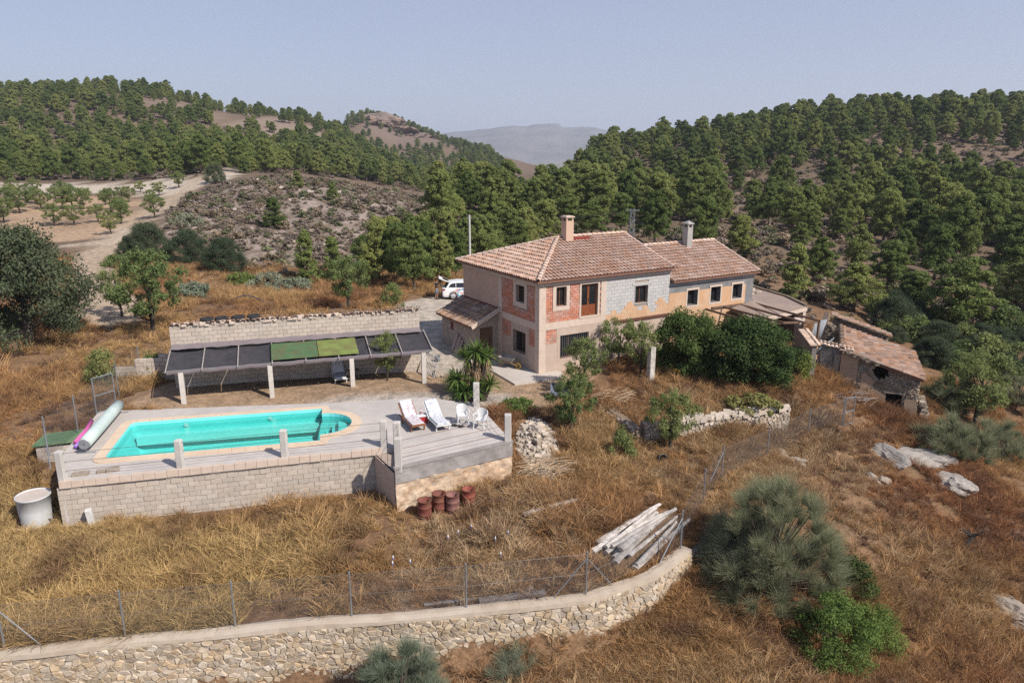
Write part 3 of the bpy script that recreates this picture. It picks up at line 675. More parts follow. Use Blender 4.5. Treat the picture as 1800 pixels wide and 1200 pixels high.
can = thing('shade_canopy', 'lean-to canopy of black shade netting on white posts against the block wall', 'canopy', SL, SA)
CB, CF = 2.35, 1.85                         # canopy height at the wall and at the front, depth 2.4
for s in (.62, 4.65, 8.6, 12.3):
    q = MB(); q.box(s-.11, s+.11, -2.55, -2.33, -.3, 1.72); q.build('post', mat('whitewashed_post', (.62,.57,.51), (.50,.45,.40), scale=5, bump=.2), can)
cz_ = lambda y: CF+(CB-CF)*(1+y/2.45)       # y 0 at wall, -2.45 front
for y_ in (-.08, -2.45):
    q = MB(); q.tube([(-.1, y_, cz_(y_)-.05), (WL+.25, y_, cz_(y_)-.05)], .035, 6); q.build('pole', M_galv, can)
for k in range(9):
    s = -.02+k*1.6; q = MB(); q.tube([(s, .0, cz_(0)+.01), (s, -2.65, cz_(-2.65)+.01)], .03, 6); q.build('rafter', mat('weathered_pole', (.40,.36,.33), (.30,.27,.24), scale=5), can)
for k in range(8):
    s0 = k*1.6; V = []; F = []
    ns, nr = 5, 11
    for i in range(ns+1):
        for j in range(nr+1):
            ss = s0+1.57*i/ns; y_ = -2.45*j/nr; sag = -.11*math.sin(math.pi*i/ns)*(1+.3*math.sin(k*2.3+j))-.05*abs(math.sin(j*math.pi*.55+k*.7))
            V.append((ss, y_, cz_(y_)+sag-.03))
    F = [(i*(nr+1)+j, i*(nr+1)+j+1, (i+1)*(nr+1)+j+1, (i+1)*(nr+1)+j) for i in range(ns) for j in range(nr)]
    q = MB(); q.add(V, F, .5); q.build('shade_net', mat('black_net', (.035,.033,.04), (.06,.055,.06), scale=3, rough=.9, bump=.05), can, smooth=True)
V = []; ns = 40
for i in range(ns+1):
    for j, (y_, dz_) in enumerate(((-2.47, .0), (-2.50, -.12), (-2.47, -.2))): V.append((WL*i/ns, y_, cz_(y_)+dz_+.02*math.sin(i*1.7)))
q = MB(); q.add(V, [(i*3+j, i*3+j+1, (i+1)*3+j+1, (i+1)*3+j) for i in range(ns) for j in range(2)], .5); q.build('valance', mat('faded_net', (.21,.175,.18), (.16,.135,.14), scale=2), can, smooth=True)
V = []
for i in range(ns+1):
    for j, (y_, dz_) in enumerate(((-.01, .16), (-.12, .08), (-.35, .05))): V.append((WL*i/ns, y_, cz_(y_)+dz_+.02*math.sin(i*2.1+j)))
q = MB(); q.add(V, [(i*3+j, i*3+j+1, (i+1)*3+j+1, (i+1)*3+j) for i in range(ns) for j in range(2)], .5); q.build('net_edge', MATS['faded_net'], can, smooth=True)
for s0, s1, c1, c2, l in ((4.75, 7.0, (.085,.16,.07), (.06,.115,.052), 'darker green'), (7.03, 9.0, (.20,.245,.065), (.13,.17,.05), 'yellowish green')):
    q = MB(); y0_, y1_ = -.55, -2.35
    q.add([(s0,y1_,cz_(y1_)+.05),(s1,y1_,cz_(y1_)+.05),(s1,y0_,cz_(y0_)+.05),(s0,y0_,cz_(y0_)+.05)]+[(s0,y1_,cz_(y1_)+.075),(s1,y1_,cz_(y1_)+.075),(s1,y0_,cz_(y0_)+.075),(s0,y0_,cz_(y0_)+.075)], [(0,3,2,1),(4,5,6,7),(0,1,5,4),(1,2,6,5),(2,3,7,6),(3,0,4,7)], .5)
    o = q.build('painted_board', mat('board_'+l.replace(' ', '_'), c1, c2, scale=2.2, stain=(.14,.09,.05), stain_amt=.5, stain_scale=2.), None); o.location = SL; o.rotation_euler = (0, 0, SA)
    tag(o, l+' painted board lying on the canopy netting', 'board')
for k, (px, l) in enumerate(((372, 'leftmost'), (386, 'second from left'), (413, 'third from left'), (436, 'rightmost'))):
    s = [1.75, 2.45, 3.25, 4.0][k]; q = MB(); q.lathe([(.17,-.09),(.30,-.1),(.33,-.05),(.33,.05),(.30,.1),(.17,.09),(.17,-.09)], 18)
    o = q.build('tyre', mat('tyre_rubber', (.022,.022,.024), (.035,.034,.034), scale=8), None, smooth=True, loc=shade_w(s, -.42, WH+.17)); tag(o, l+' of the four black tyres on top of the block wall', 'tyre', 'tyres on the block wall')
# ground tyres sit on a bed behind the wall: earth packed up to the coping
bed = MB(); bed.box(-.1, WL+.1, .20, 1.4, -.9, WH-.06, .5)
V = [(0,.21,WH-.04),(WL,.21,WH-.04),(WL,.95,WH-.08),(0,.95,WH-.08),(WL,4.2,.2),(0,4.2,.2),(0,.21,-.5),(WL,.21,-.5),(WL,4.2,-.5),(0,4.2,-.5)]
bed = MB(); bed.add(V, [(0,1,2,3),(3,2,4,5),(0,3,5,9,6),(1,7,8,4,2),(6,7,1,0),(5,4,8,9)], .5)
struct(bed.build('earth_bank', mat('dry_earth', (.34,.225,.13), (.24,.15,.085), scale=2, bump=.5, bscale=12), None, loc=SL, rot=(0,0,SA)))

# ---------------------------------------------------------------- pool, pool terrace, sun terrace
PZ = .5
def pw(lx, ly): c, s = math.cos(POOL_A), math.sin(POOL_A); return (POOL_C[0]+lx*c-ly*s, POOL_C[1]+lx*s+ly*c)
from mathutils.geometry import tessellate_polygon
def pool_outline(off):
    x0, x1, y0, y1 = -4.42-off, 3.72, -1.87-off, 2.08+off; cy = .1; r = 1.32+off; pts = []
    rad = .25+off*.6
    def corner(cx, cyy, a0): return [(cx+rad*math.cos(a), cyy+rad*math.sin(a)) for a in np.linspace(a0, a0+math.pi/2, 5)]
    pts += corner(x0+rad, y0+rad, math.pi)
    pts += [(x1+off*.9, y0), (x1+off*.9, cy-r+.0)] if off < .02 else [(x1+off*.55, y0), (x1+off*.9, cy-r-.02)]
    pts += [(x1+r*math.cos(a)*1.0, cy+r*math.sin(a)) for a in np.linspace(-math.pi/2+.25, math.pi/2-.25, 15)]
    pts += [(x1+off*.9, cy+r), (x1+off*.9, y1)] if off < .02 else [(x1+off*.9, cy+r+.02), (x1+off*.55, y1)]
    pts += corner(x0+rad, y1-rad, math.pi/2)
    return pts
IN = pool_outline(0); OUT = pool_outline(.42)
def ring(mb, A, B, za, zb, mp, tone=.5):
    n = len(A); V = [(*mp(*p), za) for p in A]+[(*mp(*p), zb) for p in B]
    mb.add(V, [(i, (i+1) % n, (i+1) % n+n, i+n) for i in range(n)], tone)
def flat(mb, outer, holes, z, mp=lambda a, b: (a, b)):
    polys = [[Vector((*p, 0)) for p in outer]]+[[Vector((*p, 0)) for p in h] for h in holes]
    allp = [p for pl_ in polys for p in pl_]; mb.add([(*mp(p.x, p.y), z) for p in allp], [tuple(t) for t in tessellate_polygon(polys)], .5)
idm = lambda a, b: (a, b)
M_slab = mat('terrace_concrete', (.54,.485,.44), (.44,.395,.355), scale=1.6, stain=(.40,.365,.34), stain_amt=.6, stain_scale=.6, bump=.15)
PT = [(-16.45,24.15),(-4.72,27.42),(-4.42,25.33),(-.02,28.02),(-1.62,32.5),(-4.2,33.6),(-8.5,32.75),(-17.9,31.75),(-19.1,31.6),(-17.75,26.3)]
OUTW = [pw(*p) for p in pool_outline(.3)]
mb = MB(); flat(mb, PT, [OUTW], PZ); ring(mb, PT, PT, PZ, .25, idm); ring(mb, OUTW, OUTW, PZ, .2, idm)
for a_, b_ in ((PT[7], PT[8]), (PT[8], PT[0])):
    A_, B_ = Vector((*a_, 0)), Vector((*b_, 0)); e_ = (B_-A_).normalized(); n_ = Vector((-e_.y, e_.x, 0)); mb.obox((A_+B_)/2+n_*.07+Vector((0,0,-.55)), (B_-A_)/2, n_*.05, (0,0,1.0))
terr = struct(mb.build('terrace', M_slab))
pool = thing('swimming_pool', 'long turquoise swimming pool with rounded stepped end and cream coping', 'swimming pool', (*POOL_C, PZ), POOL_A)
DEP = -1.30
INS = [(p[0]*.93-.03, p[1]*.86) for p in pool_outline(0)]
bas = MB(); ring(bas, IN, IN, .05, -.42, idm); ring(bas, IN, [(p[0]*.985, p[1]*.965) for p in IN], -.42, -.42, idm)
IN2 = [(p[0]*.985, p[1]*.965) for p in IN]; ring(bas, IN2, INS, -.42, DEP, idm); flat(bas, INS, [], DEP)
M_basin = mat('pool_shell', (.24,.77,.75), (.19,.71,.69), rough=.4, scale=.6, bump=0)
bas.build('basin', M_basin, pool)
for k in range(4):                           # steps in the rounded end
    xs = 3.55+k*.30; q = MB(); top = DEP+.25+k*.26
    hw = math.sqrt(max(0, 1.26**2-max(0, xs-3.72)**2))
    pts = [(xs, .1-hw)]+[(3.72+1.26*math.cos(a), .1+1.26*math.sin(a)) for a in np.linspace(-math.acos(min(1, max(-1, (xs-3.72)/1.26))), math.acos(min(1, max(-1, (xs-3.72)/1.26))), 9)]+[(xs, .1+hw)]
    q.slab(pts, DEP-.02+k*.003, top); q.build('step', M_basin, pool)
q = MB(); q.box(-4.2, 3.6, 1.62, 1.98, -.9, -.50); q.build('bench_ledge', mat('pale_pool_ledge', (.42,.84,.80), (.36,.78,.75), rough=.4, bump=0), pool)
for x_ in (-2.2, 1.4): q = MB(); q.lathe([(0,0),(.09,0),(.10,.02),(0,.03)], 14); q.build('inlet', mat('white_fitting', (.78,.80,.80)), pool, loc=(x_, 2.05, -.22), rot=(math.pi/2, 0, 0))
M_cop = mat('cream_coping', (.68,.535,.39), (.60,.46,.33), scale=3, stain=(.50,.36,.24), stain_amt=.35, bump=.08)
# coping stones, one by one
n = len(IN); per = [0]
def resample(P, step):
    out = []; P = P+[P[0]]
    for a, b in zip(P[:-1], P[1:]):
        L = math.hypot(b[0]-a[0], b[1]-a[1]); k = max(1, round(L/step))
        out += [(a[0]+(b[0]-a[0])*i/k, a[1]+(b[1]-a[1])*i/k) for i in range(k)]
    return out
ki = [max(1, round(math.hypot(IN[(i+1) % n][0]-IN[i][0], IN[(i+1) % n][1]-IN[i][1])/.5)) for i in range(n)]
for i in range(n):
    a, b, c, d = IN[i], IN[(i+1) % n], OUT[(i+1) % n], OUT[i]
    for k in range(ki[i]):
        f0 = k/ki[i]; f1 = (k+1)/ki[i]; lp = lambda p, r_, f: (p[0]+(r_[0]-p[0])*f, p[1]+(r_[1]-p[1])*f)
        A_, B_, C_, D_ = lp(a,b,f0), lp(a,b,f1), lp(d,c,f1), lp(d,c,f0); cx = sum(p[0] for p in (A_,B_,C_,D_))/4; cyy = sum(p[1] for p in (A_,B_,C_,D_))/4
        q = MB(); q.slab([(cx+(p[0]-cx)*.985, cyy+(p[1]-cyy)*.985) for p in (A_,B_,C_,D_)], -.04, .045+random.uniform(-.004,.004)); q.build('coping_stone', M_cop, pool)
# water
m = bpy.data.materials.new('pool_water'); m.use_nodes = True; nt = m.node_tree; nt.nodes.clear()
out = _n(nt, 'ShaderNodeOutputMaterial'); tr = _n(nt, 'ShaderNodeBsdfTransparent'); tr.inputs[0].default_value = (.62,.97,.95,1); gl = _n(nt, 'ShaderNodeBsdfGlossy'); gl.inputs['Roughness'].default_value = .03
fz = _n(nt, 'ShaderNodeFresnel'); fz.inputs[0].default_value = 1.33; mxs = _n(nt, 'ShaderNodeMixShader')
geo = _n(nt, 'ShaderNodeNewGeometry'); nz = _noise(nt, 5., 3, .5, geo.outputs['Position']); bp = _n(nt, 'ShaderNodeBump'); bp.inputs['Strength'].default_value = .12; bp.inputs['Distance'].default_value = .05
nt.links.new(nz, bp.inputs['Height']); nt.links.new(bp.outputs[0], gl.inputs['Normal']); nt.links.new(bp.outputs[0], fz.inputs['Normal'])
nt.links.new(fz.outputs[0], mxs.inputs[0]); nt.links.new(tr.outputs[0], mxs.inputs[1]); nt.links.new(gl.outputs[0], mxs.inputs[2]); nt.links.new(mxs.outputs[0], out.inputs[0])
q = MB(); flat(q, IN, [], -.10); q.build('water', m, pool)

# front retaining wall of the pool terrace: blocks, beam, posts, rods
def frame_of(a, b): return math.atan2(b[1]-a[1], b[0]-a[0]), math.hypot(b[0]-a[0], b[1]-a[1])
ra_, rl_ = frame_of(PT[0], PT[1])
pwall = thing('pool_wall', 'concrete block retaining wall holding up the pool terrace', 'wall', (*PT[0], 0), ra_)
q = MB(); q.box(0, rl_, .02, .3, -2.1, .24, .5); q.build('wall_core', M_mortar, pwall)
lay(bond(-.12, rl_, -1.86, .24, .40, .20, (), .014), FRONT, 'block', M_block, pwall, .05, 300, jit=.014, key=lambda p: -p[3])
q = MB()
for k in range(29): q.box(k*.4, k*.4+.39, -.06-random.random()*.03, .10, .245, .512-random.random()*.03)
q.build('cap_course', M_pale, pwall)
q = MB(); q.box(-.04, 0.25, .3, 7.3, -2.1, .24, .5); q.build('side_wall', M_render, pwall)
M_post = mat('concrete_post', (.60,.565,.52), (.48,.45,.41), scale=4, bump=.2, stain=(.40,.37,.34), stain_amt=.4)
def posts_rods(root, spots, top=1.12, w=.25, rods=(.33,.68,1.02), links=None, wx=None, rm=None):
    for (x_, y_) in spots:
        q = MB(); q.box(x_-w/2, x_+w/2, y_-w/2, y_+w/2, PZ-.25, PZ+top); q.build('post', M_post, root, bevel=.02)
    for i, j in (links or [(k, k+1) for k in range(len(spots)-1)]):
        for h in rods:
            q = MB(); q.tube([(*spots[i], PZ+h), (*spots[j], PZ+h)], .008, 6); q.build('rod', rm or M_iron, root)
rail1 = thing('pool_railing', 'concrete posts with dark horizontal rods along the front of the pool terrace', 'railing')
def along(f, off=.14): return (PT[0][0]+math.cos(ra_)*f*rl_-math.sin(ra_)*off, PT[0][1]+math.sin(ra_)*f*rl_+math.cos(ra_)*off)
posts_rods(rail1, [along(.008), along(.335), along(.645), along(.962)])
sub_a, sub_l = frame_of(PT[2], PT[3])
tw = thing('terrace_retaining_wall', 'stone base of the sun terrace, grey cement band above ochre rubble', 'wall', (*PT[2], 0), sub_a)
sl_h = 2.15
def rough_panel(x0, x1, z0, z1, y0, amp, nx, nz):
    V = []; 
    for j in range(nz+1):
        for i in range(nx+1):
            xx = x0+(x1-x0)*i/nx; zz = z0+(z1-z0)*j/nz; V.append((xx, y0+amp*fbm(np.array([xx]), np.array([zz]), .35, 55, 3)[0], zz))
    return V, [(j*(nx+1)+i, j*(nx+1)+i+1, (j+1)*(nx+1)+i+1, (j+1)*(nx+1)+i) for j in range(nz) for i in range(nx)]
q = MB(); q.box(0, sub_l, .05, 2.6, -1.9, .24, .5); q.build('wall_core', M_mortar, tw)
V, F = rough_panel(-.02, sub_l+.02, -1.9, -.10, .0, .10, 60, 26); q = MB(); q.add(V, F, .5)
q.build('ochre_rubble_face', mat('ochre_rubble', (.60,.43,.29), (.40,.26,.165), scale=7, bump=.6, bscale=14, stain=(.66,.54,.41), stain_amt=.6, stain_scale=2.5), tw)
V, F = rough_panel(-.03, sub_l+.03, -.16, .45, -.035, .03, 60, 12); q = MB(); q.add(V, F, .5); q.build('cement_band', mat('cement_band', (.31,.275,.255), (.22,.20,.19), scale=3, stain=(.40,.37,.35), stain_amt=.5, stain_scale=1.4, bump=.3), tw)
q = MB(); q.box(-.06, sub_l+.05, -.055, .12, .43, .515); q.build('edge_beam', MATS['cement_band'], tw)
q = MB(); q.box(-.035, .06, .1, 2.1, -1.9, .24, .5); q.build('shaded_side', M_render, tw)
q = MB(); q.box(sub_l-.06, sub_l+.035, .1, 4.4, -1.6, .24, .5); q.build('right_side', M_render, tw)
rail2 = thing('sun_terrace_railing', 'grey concrete corner posts with rusty rods round the sun terrace', 'railing')
posts_rods(rail2, [(-4.62,27.2),(-4.32,25.52),(-.17,28.08),(-1.68,32.3)], top=1.15, w=.28, rm=M_rust)
# ---------------------------------------------------------------- rubble masonry
def stone_cells(w, h, sx, sz, seed, joint=.014):
    """Voronoi-like stones filling w x h: list of polygons in (a, z)"""
    rg = np.random.default_rng(seed); nx = max(1, int(w/sx)); nz_ = max(1, int(h/sz)); S = []
    for j in range(-1, nz_+1):
        for i in range(-1, nx+1):
            S.append(((i+.5+(.5 if j % 2 else 0)*.8+rg.uniform(-.42,.42))*w/nx, (j+.5+rg.uniform(-.4,.4))*h/nz_))
            if rg.random() < .30: S.append((S[-1][0]+rg.uniform(.2,.5)*sx, S[-1][1]+rg.uniform(-.4,.4)*sz))
    S = np.array(S); Q = S*np.array([1, sx/sz]); out = []
    for i in range(len(S)):
        if not (-.02 < S[i,0] < w+.02 and -.02 < S[i,1] < h+.02): continue
        d = ((Q-Q[i])**2).sum(1); nb = np.argsort(d)[1:15]
        poly = [(0,0),(w,0),(w,h),(0,h)]
        for k in nb:
            mx_, mz = (Q[i]+Q[k])/2; dx, dz = Q[k]-Q[i]; L = math.hypot(dx, dz)+1e-9
            c = (mx_*dx+mz*dz)/L-joint; dx, dz = dx/L, dz/L; new = []
            for a in range(len(poly)):
                p, q = poly[a], poly[(a+1) % len(poly)]; fp = p[0]*dx+p[1]*(sx/sz)*dz-c; fq = q[0]*dx+q[1]*(sx/sz)*dz-c
                if fp <= 0: new.append(p)
                if (fp < 0) != (fq < 0) and fp != fq:
                    t_ = fp/(fp-fq); new.append((p[0]+(q[0]-p[0])*t_, p[1]+(q[1]-p[1])*t_))
            poly = new
            if len(poly) < 3: break
        if len(poly) >= 3:
            A = abs(sum(poly[a][0]*poly[(a+1) % len(poly)][1]-poly[(a+1) % len(poly)][0]*poly[a][1] for a in range(len(poly))))/2
            if A > .002: out.append(poly)
    return out
def stone_shape(mb, poly, mp, proud, rg, back=.06):
    n = len(poly); cx = sum(p[0] for p in poly)/n; czz = sum(p[1] for p in poly)/n; V = []
    tl = rg.uniform(-.03, .03); tz = rg.uniform(-.03, .03)
    for k, (sc, dd) in enumerate(((1., back), (1., -proud*.35), (.84, -proud))):
        for p in poly:
            j = rg.uniform(-.012, .012) if k else 0
            V.append(mp(cx+(p[0]-cx)*sc+j, dd+(tl*(p[0]-cx)/.2+tz*(p[1]-czz)/.2+j if k else 0)*(1 if k == 2 else .5), czz+(p[1]-czz)*sc+j))
    F = []
    for k in (0, 1):
        for i in range(n): F.append((k*n+i, k*n+(i+1) % n, (k+1)*n+(i+1) % n, (k+1)*n+i))
    F.append(tuple(range(2*n, 3*n))); mb.add(V, F)
def masonry(parent, w, h, mp, sx, sz, m, seed, proud=.05, limit=0, key=None, keep=None, name='stone'):
    rg = random.Random(seed); cells = [c for c in stone_cells(w, h, sx, sz, seed) if keep is None or keep(sum(p[0] for p in c)/len(c), sum(p[1] for p in c)/len(c))]
    if key: cells.sort(key=lambda c: key(sum(p[0] for p in c)/len(c), sum(p[1] for p in c)/len(c), c))
    rest = MB()
    for i, c in enumerate(cells):
        if i < limit:
            q = MB(); stone_shape(q, c, mp, proud*rg.uniform(.5, 1.3), rg); q.build(name, m, parent)
        else: stone_shape(rest, c, mp, proud*rg.uniform(.4, 1.4), rg)
    if rest.v: stuff(rest.build(name+'s', m, parent))
class Line:                                # polyline with arc length; offset to its right-hand side is outside
    def __init__(s, P):
        s.P = [Vector((*p, 0)) for p in P]; s.L = [0]
        for a, b in zip(s.P[:-1], s.P[1:]): s.L.append(s.L[-1]+(b-a).length)
    def at(s, a, d):
        a = max(0, min(s.L[-1]-1e-6, a)); k = max(i for i in range(len(s.P)-1) if s.L[i] <= a+1e-9)
        def nrm(i): e = (s.P[i+1]-s.P[i]).normalized(); return Vector((e.y, -e.x, 0))
        f = (a-s.L[k])/(s.L[k+1]-s.L[k]); p = s.P[k].lerp(s.P[k+1], f); n1 = nrm(k)
        n0 = (nrm(k-1)+n1).normalized() if k else n1; n2 = (nrm(k+1)+n1).normalized() if k < len(s.P)-2 else n1
        n_ = n0.lerp(n2, f).normalized(); return p-n_*d      # d > 0 is inside
M_stone = mat('wall_stone', (.50,.40,.285), (.36,.265,.175), scale=7, tonevar=.26, bump=.35, bscale=25, stain=(.55,.49,.40), stain_amt=.5, stain_scale=3)
M_ruinstone = mat('ruin_stone', (.38,.305,.225), (.22,.175,.13), scale=7, tonevar=.3, bump=.5, bscale=22, stain=(.13,.105,.085), stain_amt=.45, stain_scale=1.5)
M_sand = mat('coping_mortar', (.50,.41,.315), (.41,.33,.25), scale=2.5, bump=.3, stain=(.58,.50,.41), stain_amt=.5)

# dry-stone retaining wall in the foreground
WT = -1.93
wline = Line(WALL_LINE[1:]); wl_len = wline.L[-1]
sw_ = thing('stone_retaining_wall', 'long dry-stone retaining wall with pale mortar ledge in the foreground', 'wall', (0,0,0))
mpw = lambda a, d, z: (*wline.at(a, d-.34)[:2], z)
def bot(a): p = wline.at(a, -.9); return hz(p.x, p.y)-.35
q = MB(); N = 110; V = []; F = []
for i in range(N+1):
    a = wl_len*i/N
    for d, z in ((.0, bot(a)), (.0, WT-.10), (.40, WT-.10), (.40, WT-1.2)): V.append(mpw(a, d-.005, z))
F = [(i*4+k, i*4+k+1, (i+1)*4+k+1, (i+1)*4+k) for i in range(N) for k in range(3)]
F += [(0,3,2,1), (N*4, N*4+1, N*4+2, N*4+3)]; q.add(V, F, .5); q.build('wall_core', M_sand, sw_)
V = []; F = []
for i in range(N+1):
    a = wl_len*i/N; e = .03*math.sin(a*1.3)+random.uniform(-.02,.02); tz = WT+.03*math.sin(a*.9)+random.uniform(-.008,.008)
    for d, z in ((-.04+e, WT-.13), (-.03+e, tz), (.20, tz+.012), (.43+e, tz-.01), (.45, WT-.3)): V.append(mpw(a, d, z))
q = MB(); q.add(V, [(i*5+k, i*5+k+1, (i+1)*5+k+1, (i+1)*5+k) for i in range(N) for k in range(4)]+[(0,4,3,2,1), tuple(N*5+k for k in range(5))], .5); q.build('ledge', M_sand, sw_)
z0w = WT-.13-3.3
masonry(sw_, wl_len, 3.3, lambda a, d, z: mpw(a, d, z0w+z), .27, .175, M_stone, 11, .042, limit=300, key=lambda a, z, c: abs(a-wl_len*.62)*.16-(z*1.2), keep=lambda a, z: z0w+z > bot(a)+.05)

# chain-link fences
def chain_link(parent, pts, h, m, step=.065, base=0.04, name='wire_mesh', wd_=.0045):
    for (a, b) in zip(pts[:-1], pts[1:]):
        a = Vector(a); b = Vector(b); L = (b-a).length; n = int(L/step); V = []; F = []; e = (b-a)/L; up = Vector((0,0,1))
        for sgn in (1, -1):
            for k in range(-int(h/step), n+int(h/step)):
                s0 = k*step; s1 = s0+sgn*h; z0_, z1_ = base, base+h
                # clip to the bay
                def at_s(s): return z0_+(s-s0)/(s1-s0)*h
                lo, hi = (s0, s1) if s0 < s1 else (s1, s0); lo2, hi2 = max(lo, 0), min(hi, L)
                if hi2-lo2 < .02: continue
                p = a+e*lo2+up*at_s(lo2); r = a+e*hi2+up*at_s(hi2); d = (r-p).normalized(); sd_ = d.cross(e.cross(up)).normalized()*wd_/2
                i = len(V); V += [p-sd_, p+sd_, r+sd_, r-sd_]; F.append((i, i+1, i+2, i+3))
        q = MB(); q.add(V, F, .5)
        for zz in (base, base+h/2, base+h): q.tube([a+up*zz, b+up*zz], .004, 4)
        q.build(name, m, parent)
M_wire = mat('fence_wire', (.20,.20,.21), (.15,.15,.155), rough=.5, metal=.5, bump=0)
def fence_post(parent, p, h, r=.028):
    q = MB(); q.tube([p, (p[0], p[1], p[2]+h)], r, 8); o = q.build('post', M_galv, parent)
    q = MB(); q.lathe([(r*1.25,0),(r*1.25,.03),(.001,.05)], 8, (p[0], p[1], p[2]+h-.005)); q.build('post_cap', M_galv, o); return o
def strut(parent, a, b):
    q = MB(); q.tube([a, b], .02, 6); q.build('brace', M_galv, parent)
fx = [-14.75,-11.55,-8.45,-5.0,-1.45,2.42,6.15]
FP = [Vector((x_, float(np.interp(x_, _wx, _wy)), WT)) for x_ in fx]
fen = thing('wall_fence', 'chain-link fence on steel posts along the foreground stone wall', 'fence')
for p in FP: fence_post(fen, p, 1.52)
FP0 = Vector((-22, 16.7, WT)); chain_link(fen, [FP0]+FP, 1.42, M_wire)
up = Vector((0,0,1))
def on_wall(x_): return Vector((x_, float(np.interp(x_, _wx, _wy)), WT))
strut(fen, FP[0]+up*1.3, on_wall(-13.8)); strut(fen, FP[5]+up*1.3, on_wall(1.35)); strut(fen, FP[5]+up*1.3, on_wall(3.35)); strut(fen, FP[6]+up*1.25, on_wall(5.2))
rp = [FP[6]]+[Vector(on_ground(*p)) for p in ((1236,885),(1268,842),(1348,805),(1420,768),(1480,748))]
fen2 = thing('slope_fence', 'chain-link fence climbing from the stone wall towards the ruins', 'fence')
for p in rp[1:]: fence_post(fen2, p, 1.55)
chain_link(fen2, rp, 1.42, M_wire); strut(fen2, rp[2]+up*1.3, rp[2]+Vector((-.9,-.9,-.1)))
lp = [Vector(on_ground(*p)) for p in ((112,812),(158,778),(186,748),(207,740),(224,668),(243,648))]; 
for p in lp: p.z = max(p.z, .2)
fen3 = thing('pool_side_fence', 'chain-link fence on steel posts left of the swimming pool', 'fence')
lpp = [Vector((-18.35,26.6,.42)), Vector((-18.7,29.2,.42)), Vector((-19.0,31.2,.42)), Vector((-19.35,33.8,.45)), Vector((-19.6,36.5,.6))]
for p in lpp: fence_post(fen3, p, 1.65)
chain_link(fen3, [Vector((-17.2,24.7,.42))]+lpp, 1.5, M_wire); strut(fen3, lpp[0]+up*1.2, Vector((-17.4,25.2,.5)))
def gate(name, label, p, rz, w, h):
    g = thing(name, label, 'gate', p, rz)
    for x_ in (0, w):
        q = MB(); q.tube([(x_,0,.05),(x_,0,h)], .025, 8); q.build('stile', M_galv, g)
    for z_ in (.1, h*.52, h):
        q = MB(); q.tube([(0,0,z_),(w,0,z_)], .022, 8); q.build('rail', M_galv, g)
    chain_link(g, [(0,0,.08),(w,0,.08)], h-.15, M_wire); return g
gate('wire_gate', 'narrow galvanised wire gate standing ajar beside the pool cover reel', (-19.05,31.25,.42), R(62), 1.0, 1.75)
gp_ = on_ground(1482, 748); gate('wire_gate', 'galvanised wire gate in dry grass below the stone ruin', (gp_[0], gp_[1], gp_[2]-.05), R(28), .75, 1.6)

# ---------------------------------------------------------------- ruins right of the house
RO = (23.35, 39.57); RA = R(-23)
ruin = thing('stone_ruin', 'ruined rubble-stone outbuilding with sloping tile roof, dark doorway and gaping hole', 'ruin', (*RO, 0), RA)
RB = -3.3
rtop = lambda x_: -.40-.29*x_
hole = lambda a, z: ((a+1.98)/.42)**2+((z+.28)/.46)**2 < 1+.25*math.sin(a*19+z*13)
dopen = (-1.62,-.72,-2.6,-1.50)
shell = MB()
nx_ = 60
def facade(y0, y1):
    xs = np.linspace(-4.2, 0, 64); zs = np.linspace(RB, .85, 64)
    for i in range(63):
        for j in range(63):
            cx, czz = (xs[i]+xs[i+1])/2, (zs[j]+zs[j+1])/2
            if czz > rtop(cx)-.05 or hole(cx, czz) or (dopen[0] < cx < dopen[1] and dopen[2] < czz < dopen[3]): continue
            for yy in (y0, y1): shell.add([(xs[i],yy,zs[j]),(xs[i+1],yy,zs[j]),(xs[i+1],yy,zs[j+1]),(xs[i],yy,zs[j+1])], [(0,1,2,3)], .5)
            if hole(cx+.07, czz) or hole(cx-.07, czz) or hole(cx, czz+.07) or hole(cx, czz-.07) or (dopen[0]-.07 < cx < dopen[1]+.07 and dopen[2] < czz < dopen[3]+.07):
                shell.box(xs[i], xs[i+1], y0+.01, y1-.01, zs[j], zs[j+1], .5)
facade(.02, .48)
for x0_, x1_, top_ in ((-.45, 0, -.42), (-4.2, -3.8, .65)):
    shell.box(x0_, x1_, .49, 6.0, RB, top_-.06, .5)
shell.box(-3.8, -.45, 5.6, 6.0, RB, -.35, .5)
shell.build('wall_core', mat('ruin_mortar', (.30,.23,.17), (.20,.15,.11), scale=6, bump=.4), ruin)
plas = lambda a, z: (-3.0 < a < -2.55+.25*math.sin(z*5) and z < -.45) or (a > -2.6 and a < -1.5 and z < -1.25-.5*(a+2.4)) or (a > -.62 and z < -1.75) or (-4.2 < a < -3.25 and z > -1.2+.15*math.sin(a*9))
masonry(ruin, 4.2, 4.1, lambda a, d, z: (a-4.2, d+.02, RB+z), .20, .13, M_ruinstone, 21, .05, keep=lambda a, z: (lambda A, Z: Z < rtop(A)-.1 and not ((A+1.98)/.50)**2+((Z+.28)/.54)**2 < 1 and not (dopen[0]-.08 < A < dopen[1]+.08 and Z < dopen[3]+.08) and not plas(A, Z))(a-4.2, RB+z))
pq = MB(); xs = np.linspace(-4.2, 0, 85); zs = np.linspace(RB, .7, 85)
for i in range(84):
    for j in range(84):
        cx, czz = (xs[i]+xs[i+1])/2, (zs[j]+zs[j+1])/2
        if plas(cx, czz) and czz < rtop(cx)-.1 and not hole(cx, czz) and not (dopen[0] < cx < dopen[1] and czz < dopen[3]): pq.add([(xs[i],-.035,zs[j]),(xs[i+1],-.035,zs[j]),(xs[i+1],-.035,zs[j+1]),(xs[i],-.035,zs[j+1])], [(0,1,2,3)], .5)
pq.build('plaster', mat('ruin_plaster', (.46,.32,.225), (.36,.245,.17), scale=3, bump=.3, stain=(.30,.21,.15), stain_amt=.5), ruin)
